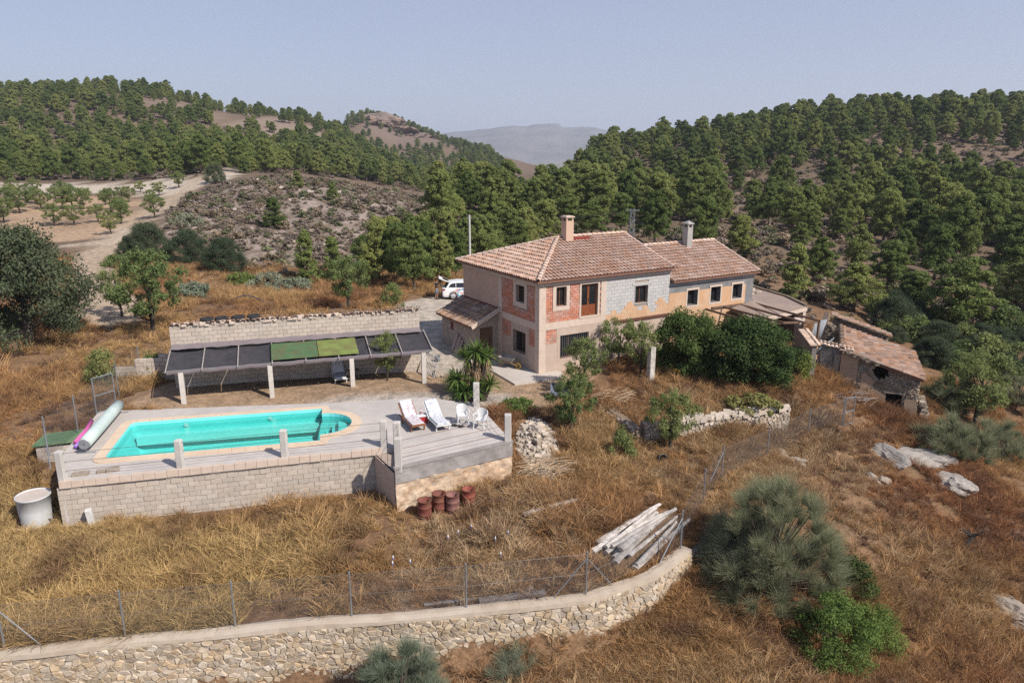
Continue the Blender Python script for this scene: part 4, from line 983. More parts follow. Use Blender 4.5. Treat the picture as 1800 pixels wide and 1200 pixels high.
masonry(ruin, 6.0, 2.9, lambda a, d, z: (.03-d, a, RB+z), .22, .14, M_ruinstone, 22, .05)
q = MB(); q.box(dopen[0]-.1, dopen[1]+.12, -.05, .3, dopen[3], dopen[3]+.10); q.build('lintel', M_oldwood, ruin)
q = MB(); q.add([(.22,-.2,rtop(.22)-.02),(-4.25,-.2,rtop(-4.25)-.02),(-4.25,6.1,rtop(-4.25)+.1),(.22,6.1,rtop(.22)+.1)]+[(.22,-.2,rtop(.22)-.12),(-4.25,-.2,rtop(-4.25)-.12),(-4.25,6.1,rtop(-4.25)),(.22,6.1,rtop(.22))], [(0,1,2,3),(4,7,6,5),(0,4,5,1),(1,5,6,2),(2,6,7,3),(3,7,4,0)], .5); rroof = q.build('roof', M_deck, ruin)
M_ruin_tile = mat('ruin_tile', (.42,.255,.175), (.25,.145,.10), scale=6, tonevar=.32, bump=.3, stain=(.27,.20,.155), stain_amt=.6, stain_scale=1.2)
t = tile_field((.26,6.15,rtop(.26)+.1), (0,-1,-.016), (-1,0,.29), 6.3, 4.5*1.04, lambda a, s: random.random() > .05, pitch=.23, row=.34, wave=.06, jit=.03); stuff(t.build('roof_tiles', M_ruin_tile, rroof))
r_ = ridge_tiles((.2,-.22,rtop(.2)+.08), (-3.6,-.22,rtop(-3.6)+.08), r=.11); ridge_tiles((-4.2,-.2,rtop(-4.2)+.1), (-4.2,6.1,rtop(-4.2)+.2), r=.15, mb=r_); stuff(r_.build('verge_tiles', M_tile_old, rroof))
vr = MB()
for k in range(160):
    a = random.uniform(-4.3, -2.2); e = random.uniform(.04,.11); vr.obox((a, random.uniform(-.28,.1), rtop(a)+random.uniform(-.08,.1)), (e,0,.02), (0,e*.7,0), (0,.01,e*.5))
stuff(vr.build('verge_rubble', M_ruinstone, rroof))
# buttress heap at the near corner
hp = MB(); 
for k in range(120):
    z_ = random.uniform(0, 1.3); s_ = 1-z_/1.9; e = random.uniform(.07,.16); hp.obox((.3+random.uniform(0,.55)*s_, random.uniform(.2,1.6), -3.2+z_), (e,random.uniform(-.05,.05),0), (0,e*.8,.03), (.02,0,e*.6))
o = hp.build('rubble_heap', M_ruinstone, None, loc=(*RO, 0), rot=(0,0,RA)); tag(o, 'heap of fallen stones against the near corner of the stone ruin', 'rubble')

bay = thing('plank_door_bay', 'grey rendered gate bay with slanting plank door beside the stone ruin', 'wall', (*RO, 0), RA)
q = MB(); q.box(-4.24, -4.23+.0, .05, .3, RB, .9, .5); q.box(-5.5, -4.24, .12, .35, RB, .95, .5); q.build('wall', mat('grey_render', (.27,.245,.225), (.20,.18,.165), scale=2, bump=.2, stain=(.34,.29,.25), stain_amt=.4), bay)
pd = MB(); pd.obox((-4.98, .02, .05), (.33,-.02,.08), (0,.03,0), (-.12,0,.82)); pdo = pd.build('door', M_oldwood, bay)
for k in range(6):
    q = MB(); q.obox((-4.98-.09*(k-2.5)*.35, -.03, .05+(k-2.5)*.27), (.32,-.02,.08), (0,.015,0), (-.02,0,.115)); q.build('plank', mat('grey_plank', (.20,.185,.17), (.14,.13,.12), scale=6, tonevar=.2), pdo)
q = MB(); q.obox((-4.42,.04,-.2), (.17,0,.0), (0,.03,0), (.03,0,.75)); q.build('plank', M_oldwood, bay)
t = tile_field((-5.5,-.06,1.0), (1,0,-.14), (0,1,.25), 1.9, .5, pitch=.22, row=.4, wave=.05); stuff(t.build('coping_tiles', mat('pale_tile', (.60,.47,.37), (.48,.33,.24), tonevar=.2), bay))
bw = thing('ruined_back_wall', 'rubble-stone wall with tile capping behind the stone ruin', 'wall', (*RO, 0), RA)
q = MB(); q.add([(-4.6,8,-2.5),(-1.1,8,-3.2),(-1.1,8,.05),(-4.6,8,1.15),(-4.6,8.5,-2.5),(-1.1,8.5,-3.2),(-1.1,8.5,.05),(-4.6,8.5,1.15)], [(0,1,2,3),(4,7,6,5),(0,3,7,4),(1,5,6,2),(2,6,7,3)], .5); q.build('wall_core', MATS['ruin_mortar'], bw)
masonry(bw, 3.5, 4.2, lambda a, d, z: (a-4.6, 7.98+d, -3.1+z), .2, .13, M_ruinstone, 23, .05, keep=lambda a, z: z-3.1 < 1.05-a*.315)
masonry(bw, .5, 4.2, lambda a, d, z: (-4.6+d, 8.0+a, -3.1+z), .2, .15, M_ruinstone, 24, .05, keep=lambda a, z: z-3.1 < 1.0)
t = tile_field((-1.0,8.7,.12), (0,-1,0), (-1,0,.315), .95, 3.9, lambda a, s: random.random() > .08, pitch=.23, wave=.06); stuff(t.build('capping_tiles', M_tile_old, bw))
side = thing('leaning_stone_pier', 'broken rubble pier between corrugated sheet and ruined back wall', 'ruin', (*RO, 0), RA)
masonry(side, .75, 2.6, lambda a, d, z: (-5.15+a*(1-.12*z), 4.9+d, -1.3+z), .2, .14, M_ruinstone, 25, .06)
q = MB(); q.box(-5.1, -4.5, 4.93, 5.4, -3, 1.1, .5); q.build('wall_core', MATS['ruin_mortar'], side)

gwl = thing('garden_wall', 'grey rendered garden wall with pale tile coping beside the big fig tree', 'wall', (18.05, 45.0, 0), R(-98.5))
q = MB(); q.add([(0,0,-2.5),(4.7,0,-2.5),(4.7,0,1.25),(1.6,0,1.45),(1.5,0,1.75),(0,0,1.8)]+[(0,.25,-2.5),(4.7,.25,-2.5),(4.7,.25,1.25),(1.6,.25,1.45),(1.5,.25,1.75),(0,.25,1.8)], [tuple(range(6)), tuple(reversed(range(6,12)))]+[(i, i+6, (i+1) % 6+6, (i+1) % 6) for i in range(6)], .5); q.build('wall', MATS['grey_render'], gwl)
t = tile_field((1.6,-.08,1.46), (1,0,-.065), (0,1,.2), 3.1, .42, pitch=.23, row=.4, wave=.05); stuff(t.build('coping_tiles', MATS['pale_tile'], gwl))
q = MB(); q.box(-.1, 1.55, -.06, .32, 1.80, 1.93); q.build('coping_slab', M_pale, gwl)
def corrugated(name, label, c, ax, ay, w, h, mcol):
    c, ax, ay = Vector(c), Vector(ax).normalized(), Vector(ay).normalized(); n_ = ax.cross(ay); V = []; F = []; N_ = 48
    for i in range(N_+1):
        a = i/N_; d = .035*math.sin(a*2*math.pi*7)
        for b in (0, 1): V.append(c+ax*(a-.5)*w+ay*(b-.5)*h+n_*d)
    F = [(i*2, i*2+2, i*2+3, i*2+1) for i in range(N_)]
    q = MB(); q.add(V, F, .5); me_ = q.mesh(name, smooth=True); o = obj(name, me_, mcol); s_ = o.modifiers.new('thickness', 'SOLIDIFY'); s_.thickness = .008
    tag(o, label, 'metal sheet')
M_corr = mat('fibre_cement', (.40,.42,.45), (.30,.32,.34), scale=4, bump=.1, stain=(.22,.22,.23), stain_amt=.4)
corrugated('corrugated_sheet', 'tall corrugated grey sheet leaning upright behind the garden wall', (19.6,45.3,.55), (.86,.5,0), (.12,-.25,1), 1.15, 2.5, M_corr)
corrugated('corrugated_sheet', 'short corrugated grey sheet tilted over the gap beside the plank door', (18.75,42.1,.72), (.82,.45,.35), (.2,-.5,.75), 1.3, .95, M_corr)
q = MB(); q.bar((20.4,46.2,-.6), (20.75,46.6,1.9), .35, .06); o = q.build('loose_plank', mat('pale_plank', (.50,.38,.28), (.40,.29,.21), scale=5)); tag(o, 'wide pale plank leaning between corrugated sheet and stone pier', 'plank')
q = MB(); q.box(-.9, .9, -.12, .12, -2, .55, .5); o = q.build('rendered_pier', M_orange, None, loc=(19.35,43.0,0), rot=(0,0,R(20))); tag(o, 'low ochre rendered stub wall in the gap below the corrugated sheet', 'wall')

# annex with flat debris-strewn roof (house frame)
anx = thing('flat_roof_annex', 'low annex with brown flat roof strewn with rubble at the end of the wing', 'shed', HLOC, HROT)
RP = [(14.7,-2.3,1.95),(20.8,-1.35,1.95),(22.0,1.2,2.05),(21.2,4.0,2.5),(19.6,6.5,2.9),(17.15,6.5,3.0),(17.15,.05,2.55),(14.7,-.32,2.35)]
q = MB(); n = len(RP); q.add(RP+[(p[0],p[1],p[2]-.2) for p in RP], [(0,1,6,7),(1,2,6),(2,3,6),(3,4,5,6),(8,15,14,9),(9,14,10),(10,14,11),(11,14,13,12)]+[(i, i+n, (i+1) % n+n, (i+1) % n) for i in range(n)], .5); ar = q.build('roof', mat('brown_roof_screed', (.285,.215,.175), (.23,.17,.14), scale=1.5, bump=.3, stain=(.33,.26,.215), stain_amt=.5), anx)
q = MB(); q.bar((14.6,-2.36,1.78), (20.85,-1.39,1.78), .12, .22); q.build('front_beam', M_pale, anx)
for (x_, y_) in ((14.9,-2.2),(16.7,-1.95),(20.6,-1.35)):
    q = MB(); q.box(x_-.14, x_+.14, y_-.1, y_+.18, -1.5, 1.72); q.build('pillar', M_pale, anx)
q = MB(); q.box(17.2, 21.4, .8, 1.0, -1.5, 1.9, .5); q.box(21.2, 21.4, 1.0, 5, -1.5, 1.9, .5); q.box(20.6, 20.75, -1.2, .8, -1.5, 1.72, .5); q.build('wall', mat('dark_render', (.24,.19,.15), (.17,.135,.105), scale=2), anx)
q = MB(); q.bar((20.9,-1.3,2.02), (22.1,1.3,2.12), .2, .14); q.bar((22.05,1.25,2.12), (21.2,4.1,2.6), .2, .14); q.build('roof_kerb', M_ruinstone, ar)
dbp = MB()
for k in range(240):
    a = random.random()**1.8; x_ = 17.4+random.random()*(1.4+1.9*a); y_ = 6.2-a*4.2-random.random()*.8; zz = 2.98-(6.2-y_)*.09-(x_-17.2)*.045
    e = random.uniform(.04,.15)*(1.15-a*.5); dbp.obox((x_, y_, zz+e*.5+random.random()*.35*(1-a)), (e,random.uniform(-.04,.04),.02), (.02,e*.8,0), (0,random.uniform(-.03,.03),e*.6))
stuff(dbp.build('debris', mat('pale_rubble', (.55,.46,.36), (.42,.34,.26), tonevar=.2, scale=6), ar))
prg = thing('timber_pergola', 'weathered open timber pergola frame above the big fig tree', 'pergola', HLOC, HROT)
for a, b in (((13.2,-.05,2.45),(17.0,-.1,2.4)),((12.6,-.1,2.45),(13.0,-3.4,2.2)),((14.2,-.1,2.42),(14.9,-4.3,2.1)),((15.7,-.1,2.42),(16.6,-4.6,1.95)),((16.95,-.1,2.42),(18.0,-4.6,1.9)),((13.0,-3.4,2.12),(18.1,-4.5,1.82))):
    q = MB(); q.bar(a, b, .10, .12); q.build('beam', mat('brown_timber', (.20,.125,.085), (.14,.085,.055), scale=4, bump=.2), prg)
for x_, y_ in ((13.1,-3.35),(16.5,-4.5),(18.0,-4.5)):
    q = MB(); q.box(x_-.06, x_+.06, y_-.06, y_+.06, -1.8, 1.95); q.build('post', MATS['brown_timber'], prg)

# low garden terrace wall below the house
gl_ = Line([(6.35,32.6),(8.35,33.0),(11.2,33.9),(14.2,34.9)])
gwall = thing('garden_terrace_wall', 'crumbling low rubble wall holding the overgrown garden terrace below the house', 'wall')
mpg = lambda a, d, z: (*gl_.at(a, d)[:2], z)
q = MB(); V = []; N = 30
for i in range(N+1):
    a = gl_.L[-1]*i/N; tp = -.52-.1*math.sin(a*1.1)-(.12 if a > 3 else 0)
    for d, z in ((.02,-2.6),(.02,tp),(.5,tp),(.5,-2.6)): V.append(mpg(a, d, z))
q.add(V, [(i*4+k, i*4+k+1, (i+1)*4+k+1, (i+1)*4+k) for i in range(N) for k in range(3)]+[(0,3,2,1),(N*4,N*4+1,N*4+2,N*4+3)], .5); q.build('wall_core', MATS['ruin_mortar'], gwall)
M_pstone = mat('pale_stone', (.56,.475,.385), (.40,.325,.255), scale=7, tonevar=.2, bump=.4, bscale=20)
masonry(gwall, gl_.L[-1], 1.9, lambda a, d, z: mpg(a, d, -2.3+z), .24, .15, M_pstone, 31, .07, limit=220, key=lambda a, z, c: -z, keep=lambda a, z: -2.3+z < -.5-.1*math.sin(a*1.1)-(.12 if a > 3 else 0))
q = MB()
for k in range(150):
    a = random.uniform(1.8, gl_.L[-1]); e = random.uniform(.06,.16); p = gl_.at(a, random.uniform(-.1,.5)); q.obox((p.x, p.y, -.6+random.uniform(0,.12)), (e,random.uniform(-.06,.06),0), (.03,e*.7,.02), (0,.02,e*.55))
stuff(q.build('loose_stones', M_pstone, gwall))
gw2 = thing('broken_terrace_wall', 'short broken stone wall stub beside the path below the wheelbarrow', 'wall')
g2 = Line([(4.75,34.6),(5.35,33.6),(5.9,32.6)]); mp2 = lambda a, d, z: (*g2.at(a, d)[:2], z)
q = MB()
for i in range(8):
    a = g2.L[-1]*(i+.5)/8; p = g2.at(a, .2); tp = -.45-.35*i/8; q.obox((p.x, p.y, tp-.9), (.12,-.18,0), (.16,.1,0), (0,0,.9), .5)
q.build('wall_core', MATS['ruin_mortar'], gw2); masonry(gw2, g2.L[-1], 1.5, lambda a, d, z: mp2(a, d, -1.9+z), .26, .18, M_pstone, 32, .08, limit=40, keep=lambda a, z: -1.9+z < -.45-.35*a/g2.L[-1])
pil = at_z(1143, 668, -.05); q = MB(); q.box(-.17,.17,-.17,.17,-.4,1.9); o = q.build('whitewashed_pillar', mat('flaking_whitewash', (.66,.62,.56), (.36,.31,.26), scale=5, bump=.3, stain=(.28,.24,.2), stain_amt=.6, stain_scale=4), None, loc=tuple(pil), rot=(0,0,R(28)), bevel=.02); tag(o, 'flaking whitewashed stone pillar under the trees in front of the house', 'pillar')
# concrete apron by the house corner
q = MB(); q.slab([(p[0], p[1]) for p in (at_z(800,628,.1), at_z(880,600,.1), at_z(947,640,.1), at_z(990,655,.1), at_z(985,663,.1), at_z(905,675,.1), at_z(862,650,.1))], -.2, .115); struct(q.build('apron', mat('apron_concrete', (.56,.50,.44), (.47,.41,.36), scale=1.5, stain=(.42,.35,.29), stain_amt=.5)))
# ---------------------------------------------------------------- vegetation
def leaf_cloud(C, Rr, per, size, rg, flat=.8, aspect=1.6, out_bias=.8, jitter=.35, up=.25):
    """leaf quads round clump centres C with radii Rr; returns V, F, tone"""
    n = len(C); k = np.repeat(np.arange(n), per); N = len(k)
    d = rg.normal(size=(N, 3)); d /= np.linalg.norm(d, axis=1)[:, None]
    rad = rg.random(N)**(1/2.2); p = C[k]+d*(Rr[k]*rad)[:, None]*np.array([1, 1, flat])
    nn = d*out_bias+rg.normal(size=(N, 3))*.55+np.array([0, 0, up]); nn /= np.linalg.norm(nn, axis=1)[:, None]
    t1 = np.cross(nn, rg.normal(size=(N, 3))); t1 /= np.linalg.norm(t1, axis=1)[:, None]+1e-9; t2 = np.cross(nn, t1)
    s = size*(1+rg.uniform(-jitter, jitter, N)); a = (t1*(s*aspect*.5)[:, None]); b = t2*(s*.5)[:, None]
    V = np.stack([p-a, p-b*.8+a*.1, p+a, p+b*.8+a*.1], 1).reshape(-1, 3); F = np.arange(N*4).reshape(-1, 4)
    ct = rg.random(n); tone = np.clip(ct[k]*.6+rg.random(N)*.4, 0, 1)
    return V, F, np.repeat(tone, 4)
def clumps(n, rg, H, z0, R_, prof, rmin, rmax, shell=.55):
    C = []; 
    while len(C) < n:
        z = rg.random(); r = prof(z)*R_; a = rg.random()*2*math.pi; q = (shell+(1-shell)*rg.random()) if rg.random() < .8 else rg.random()*.6
        C.append((math.cos(a)*r*q, math.sin(a)*r*q, z0+z*(H-z0)))
    return np.array(C), rg.uniform(rmin, rmax, n)
def trunk_mesh(rg, H, r0, C, limbs=7, lean=.06, stems=1, z_fork=.35):
    mb = MB()
    for s in range(stems):
        off = Vector((rg.uniform(-.15,.15), rg.uniform(-.15,.15), 0))*(stems > 1); top = Vector((rg.uniform(-lean,lean)*H, rg.uniform(-lean,lean)*H, H*.82))+off*4
        P = [off+Vector((0,0,-.4))]+[off.lerp(top, f)+Vector((rg.uniform(-.03,.03)*H*.5, rg.uniform(-.03,.03)*H*.5, 0)) for f in (.12,.3,.5,.75)]+[top]
        mb.tube(P, [r0*1.25, r0, r0*.85, r0*.65, r0*.4, r0*.12], 7)
        idx = rg.permutation(len(C))[:limbs]
        for i in idx:
            c = Vector(C[i]); f = max(.12, min(.8, (c.z/H)*z_fork*1.7)); a = off.lerp(top, f); m_ = a.lerp(c, .5)+Vector((0,0,-.05*H))
            mb.tube([a, m_, c], [r0*.4, r0*.25, r0*.06], 5, cap=False)
    return mb
M_bark = mat('bark', (.15,.115,.09), (.09,.07,.055), scale=8, bump=.5, bscale=20)
M_dkbark = mat('dark_bark', (.075,.06,.05), (.045,.037,.03), scale=8, bump=.5, bscale=20)
L_pine = leaf_mat('pine_needles', (.255,.295,.095), (.135,.175,.056), .28, sat=.30)
L_almond = leaf_mat('almond_leaves', (.29,.325,.125), (.16,.20,.07), .38, sat=.18)
L_olive = leaf_mat('olive_leaves', (.185,.22,.085), (.095,.125,.045), .3, sat=.2)
L_oak = leaf_mat('oak_leaves', (.11,.135,.075), (.045,.062,.035), .15, sat=.15)
L_fig = leaf_mat('fig_leaves', (.095,.135,.048), (.034,.058,.022), .25, sat=.25)
L_light = leaf_mat('light_leaves', (.235,.30,.085), (.115,.17,.048), .42, sat=.15)
L_broom = leaf_mat('broom_stems', (.33,.345,.205), (.175,.195,.11), .25, sat=.15)
L_greybush = leaf_mat('grey_green_stems', (.30,.33,.23), (.18,.205,.135), .25, sat=.1)
def make_kind(seed, kind):
    rg = np.random.default_rng(seed)
    if kind == 'pine':
        H = rg.uniform(7.4, 9.0); R_ = rg.uniform(2.7, 3.4); pk = rg.uniform(.25, .5)
        prof = lambda z: max(.12, (1-abs(z-pk)/(1.02-pk if z > pk else pk+.35))**.62)
        nl = int(rg.integers(10, 15)); LB = []                      # a few leafy lobes at different heights
        for k in range(nl):
            f = (k+.4)/nl; zz = H*(.22+.70*f); rl = R_*prof(f)*rg.uniform(.2, .6)*(1-.75*(k == nl-1)); a = k*2.4+rg.uniform(-.6,.6); LB.append((math.cos(a)*rl, math.sin(a)*rl, zz, R_*rg.uniform(.38,.56)*(1.12-.5*f)))
        C = []; rr_ = []
        for (lx_, ly_, lz_, lr_) in LB:
            for q in range(13):
                d = rg.normal(size=3); d /= np.linalg.norm(d); d[2] = abs(d[2])*1.0-.35; C.append((lx_+d[0]*lr_, ly_+d[1]*lr_, min(lz_+d[2]*lr_*.75, H))); rr_.append(lr_*rg.uniform(.28,.5))
        C = np.array(C); rr_ = np.array(rr_); V, F, T = leaf_cloud(C, rr_, 120, .125, rg, .75, 2.4, up=.45)
        return V, F, T, trunk_mesh(rg, H, .17, C, 9), L_pine, M_bark
    if kind == 'spire_pine':
        H = rg.uniform(7.5, 8.5); R_ = 1.9; prof = lambda z: max(.1, (1-z)**.7*1.0+.1)
        C, rr_ = clumps(80, rg, H-.3, H*.06, R_, prof, .36, .68); V, F, T = leaf_cloud(C, rr_, 120, .155, rg, .8, 2.3, up=.35)
        return V, F, T, trunk_mesh(rg, H, .14, C, 7), L_pine, M_bark
    if kind == 'almond':
        H = 3.0; prof = lambda z: math.sqrt(max(.05, 1-(2*z-1)**2))
        C, rr_ = clumps(58, rg, H-.2, H*.28, 1.4, prof, .16, .40); V, F, T = leaf_cloud(C, rr_, 100, .062, rg, .85, 2.2)
        return V, F, T, trunk_mesh(rg, H, .085, C, 8, .08), L_almond, M_dkbark
    if kind == 'oak':
        H = 6.0; prof = lambda z: math.sqrt(max(.08, 1-(z*1.0)**2))
        C, rr_ = clumps(120, rg, H-.5, H*.10, 3.9, prof, .6, 1.1, .6); V, F, T = leaf_cloud(C, rr_, 300, .105, rg, .75, 1.5, out_bias=.9)
        return V, F, T, trunk_mesh(rg, H, .25, C, 9), L_oak, M_dkbark
    if kind == 'bush':
        H = 1.2; prof = lambda z: math.sqrt(max(.08, 1-z**2))
        C, rr_ = clumps(34, rg, H-.15, .12, .7, prof, .14, .30); V, F, T = leaf_cloud(C, rr_, 80, .055, rg, .85, 1.8)
        return V, F, T, trunk_mesh(rg, H, .03, C, 5, stems=3), L_almond, M_bark
KIND = {}
for kd, seeds in (('pine', (1,2,3,4,5,6,7,8)), ('spire_pine', (11,12)), ('almond', (21,22,23)), ('oak', (31,32)), ('bush', (41,42))):
    KIND[kd] = []
    for s in seeds:
        V, F, T, tm, lm, bm_ = make_kind(s, kd); me_ = np_mesh(kd+'_crown', V, F, {'tone': T}); me_.materials.append(lm)
        t_ = tm.mesh(kd+'_trunk', smooth=True); t_.materials.append(bm_); KIND[kd].append((me_, t_))
def plant(name, kind, var, p, scale, label, cat='tree', group=None, sx=1., rz=None):
    o = thing(name, label, cat, tuple(p), random.uniform(0, 6.28) if rz is None else rz, group); s = scale if hasattr(scale, '__len__') else (scale*sx, scale*sx, scale); o.scale = s
    me_, t_ = KIND[kind][var % len(KIND[kind])]
    c = obj('crown', me_, None, o); obj('trunk', t_, None, o); return o
KH = dict(pine=8.1, spire_pine=8, almond=3.0, oak=6.0, bush=1.2); KW = dict(pine=6.2, spire_pine=4.2, almond=3.0, oak=8.4, bush=1.5)
def plant_px(name, kind, var, px, py, hpx, wpx, label, cat='tree', group=None, Y=None, z=None):
    """base pixel, apparent height and width of the plant in the photograph"""
    p = on_ground(px, py) if Y is None and z is None else (at_y(px, py, Y) if z is None else at_z(px, py, z))
    if Y is not None: p[2] = hz(p[0], p[1])
    dep = float(project(p)[2]); h = hpx/FPX*dep; w = wpx/FPX*dep; sx = w/KW[kind]; return plant(name, kind, var, p, (sx, sx, h/KH[kind]), label, cat, group)

# ---- named single trees (base pixel, height, width in the photograph)
plant_px('holm_oak', 'oak', 0, 55, 600, 205, 245, 'huge dark evergreen oak at the left edge above the dry grass')
plant_px('almond_tree', 'almond', 0, 268, 592, 150, 140, 'tall green almond tree just left of the block wall', Y=46)
plant_px('almond_tree', 'almond', 1, 215, 560, 95, 75, 'thin almond tree leaning left of the tall almond', Y=50)
plant_px('garden_tree', 'almond', 2, 613, 548, 95, 92, 'round green bushy tree rising behind the block wall centre', Y=53)
plant_px('green_bush', 'bush', 0, 692, 545, 45, 46, 'small bright green bush near the right end of the block wall', 'bush', Y=55)
plant_px('green_bush', 'bush', 1, 278, 662, 50, 55, 'light green bush in front of the stepped wall left of the canopy', 'bush')
plant_px('green_bush', 'bush', 0, 183, 680, 70, 62, 'loose green bush beside the wire gate left of the pool', 'bush')
plant_px('almond_sapling', 'almond', 1, 681, 668, 92, 62, 'small almond tree growing through the right part of the canopy')
for i, (px, py, h, w, l) in enumerate(((262,458,68,88,'leftmost round dark carob tree beside the dirt track'),(332,462,58,92,'middle dark carob tree of the row on the dirt track'),(395,478,62,82,'rightmost dark carob tree below the scrub hill'),(228,455,40,45,'small dark carob bush at the left end of the carob row'))):
    plant_px('carob_tree', 'oak', i, px, py, h, w, l, group='dark carob trees by the track')
plant_px('carob_tree', 'oak', 1, 378, 322, 34, 40, 'lone dark tree on the white bank under the pine hill')
NP = [('pine',0,668,498,118,72,'leftmost of the big dark pines behind the parked car'),('pine',1,728,512,132,92,'biggest dark pine behind the parked car'),('pine',2,775,502,100,70,'light green pine right beside the parked car'),
      ('spire_pine',0,540,498,100,50,'slim pointed pine at the foot of the scrub hill'),('spire_pine',1,586,488,75,45,'second slim pine right of the pointed pine under the scrub hill'),('pine',3,640,470,55,50,'small pine left of the big dark pines'),
      ('pine',3,842,470,88,80,'pine behind the utility pole left of the farmhouse roof'),('pine',4,895,450,80,75,'pine above the left end of the farmhouse roof'),('pine',0,960,425,75,66,'pine left of the tan chimney'),('pine',1,1040,418,70,70,'pine right of the tan chimney'),
      ('pine',2,1090,405,72,62,'tall pine behind the lattice mast'),('pine',3,1150,432,90,70,'pine right of the lattice mast above the wing ridge'),('pine',4,1235,438,90,70,'pine behind the grey wing chimney'),('pine',0,1300,452,75,60,'pine above the right end of the wing roof'),
      ('spire_pine',0,1395,522,100,66,'upright pine just beyond the end of the wing roof'),('pine',1,1690,590,148,150,'massive round pine in the gully on the right'),('pine',2,1600,560,95,90,'pine left of the massive round pine'),('pine',4,1500,548,85,80,'pine behind the stone ruin'),
      ('pine',3,1780,545,80,80,'pine at the right edge behind the massive round pine'),('spire_pine',1,482,398,52,46,'lone small pine in the middle of the scrub hill'),('pine',2,775,385,62,58,'round pine at the right shoulder of the scrub hill'),
      ('pine',0,1560,510,90,76,'dark pine in the second row behind the ruin'),('pine',3,1440,500,80,66,'pine between the upright pine and the gully'),('spire_pine',0,585,352,34,24,'tiny pine near the top of the scrub hill'),('spire_pine',1,523,330,30,26,'little pine on the scrub hill crest')]
for kd, v, px, py, h, w, l in NP: plant_px('pine_tree', kd, v, px, py, h, w, l)
for i, (px, py, h, w) in enumerate(((700,500,110,66),(752,500,120,70),(800,488,95,66),(818,472,85,60),(690,462,80,60),(860,455,80,66),(650,500,70,50),(745,455,80,64),(785,445,75,60),(720,440,70,56),(830,440,78,62),(880,432,72,60),(925,438,72,62),(1000,405,66,58))): plant_px('pine_tree', 'pine', i, px, py, h, w, 'pine in the dense dark group left of and behind the farmhouse roof', 'tree', 'dense pines behind the farmhouse')
plant_px('almond_tree', 'almond', 2, 1004, 764, 112, 92, 'young almond tree on the bank below the house corner')
plant_px('almond_tree', 'almond', 0, 1024, 700, 100, 88, 'leafy almond in front of the barred ground-floor window', Y=36.2)
plant_px('olive_tree', 'almond', 1, 1086, 648, 92, 74, 'thin olive left of the whitewashed pillar', Y=40.4)
plant_px('olive_tree', 'almond', 2, 1124, 664, 102, 74, 'olive beside the whitewashed pillar', Y=38.6)
plant_px('almond_sapling', 'almond', 0, 1178, 792, 112, 100, 'sparse green sapling in front of the garden terrace wall')
plant_px('green_bush', 'bush', 1, 1090, 806, 62, 52, 'narrow green bush left of the garden terrace wall corner', 'bush')
plant_px('gully_tree', 'almond', 1, 1712, 748, 145, 125, 'dark trunked green tree on the slope right of the stone ruin')
plant_px('gully_tree', 'almond', 2, 1475, 545, 55, 60, 'light green small tree right behind the annex roof')
for i, t_ in enumerate([(22,338),(60,339),(108,345),(185,360),(215,350),(227,355),(265,354),(280,344),(315,330),(15,368),(35,375),(63,358),(72,368),(110,368),(128,365),(147,368),(213,378),(273,383),(97,398),(131,396),(173,391),(195,368),(195,411),(7,392),(213,394),(247,338),(98,350),(45,352),(150,350),(20,352)]):
    big = t_[1] > 362; k = on_ground(*t_); dep = float(project(k)[2]); h = (40 if big else 26)*random.uniform(.8,1.15)
    plant('almond_tree', 'almond', i, k, (h/FPX*dep/3*1.1,)*2+(h/FPX*dep/3,), 'small almond tree in the dry orchard on the left hillside', 'tree', 'almond trees of the hillside orchard')

# ---- pine forest: the 300 that show largest are single trees, the rest one mass
def poly_px(pts, extra=(), crest=999): # the crest side is carried on over the ridge
    return [((a*1.22, b*1.22) if p[1] <= crest and b > 200 else (a, b)) for p, (a, b) in zip(pts, ground_poly(pts))]+list(extra)
FR = poly_px([(1800,560),(1740,560),(1560,545),(1440,530),(1360,485),(1200,440),(1110,430),(1000,420),(880,412),(800,432),(758,418),(752,375),(780,345),(860,340),(1000,322),(1050,285),(1120,270),(1250,246),(1400,216),(1500,205),(1600,195),(1700,197),(1800,202)], [(400,380),(400,60),(100,60)], 290)
FL_ = poly_px([(0,318),(130,316),(300,312),(370,312),(430,306),(520,305),(640,318),(750,340),(850,345),(905,320),(890,300),(860,275),(790,256),(720,232),(640,214),(560,228),(480,207),(400,206),(300,180),(200,166),(100,170),(0,174)], [(-560,520),(-420,180)], 276)
N = 60000; tx = rng.uniform(-460, 360, N); ty = 62+(880-62)*rng.random(N)**1.25
inR = in_poly(tx, ty, FR); inL = in_poly(tx, ty, FL_)
dens = np.where(inR, .80, 0.)+np.where(inL, .80, 0.); nz1 = fbm(tx, ty, 45, 61); nz2 = fbm(tx, ty, 18, 62)
dens = np.clip(dens*(.70+1.35*nz1+1.1*nz2+np.where(inL & (ty < 260), .4, 0)), 0, 1)
for k_, w in (('scree1',.85),('scree2',.8),('cliff',.93),('patch1',.95),('rightscree',.8),('scrub',.95),('bank',1),('orchard',1)): dens *= np.where(in_poly(tx, ty, POLY[k_]), 1-w, 1)
dens *= np.where((tx > -40) & (tx < 45) & (ty < 82), 0, 1)
keep = rng.random(N) < dens; tx, ty = tx[keep], ty[keep]
rad = np.where(tx > 0, np.where(ty < 160, 4.0, 3.7), np.where(ty < 320, 3.5, 3.9)); order = rng.permutation(len(tx)); cell = {}; sel = []
fixed = [(o.location.x, o.location.y) for o in bpy.data.objects if o.name.startswith(('pine_tree', 'gully_tree'))]
for (a, b) in fixed: cell.setdefault((int(a//5), int(b//5)), []).append((a, b))
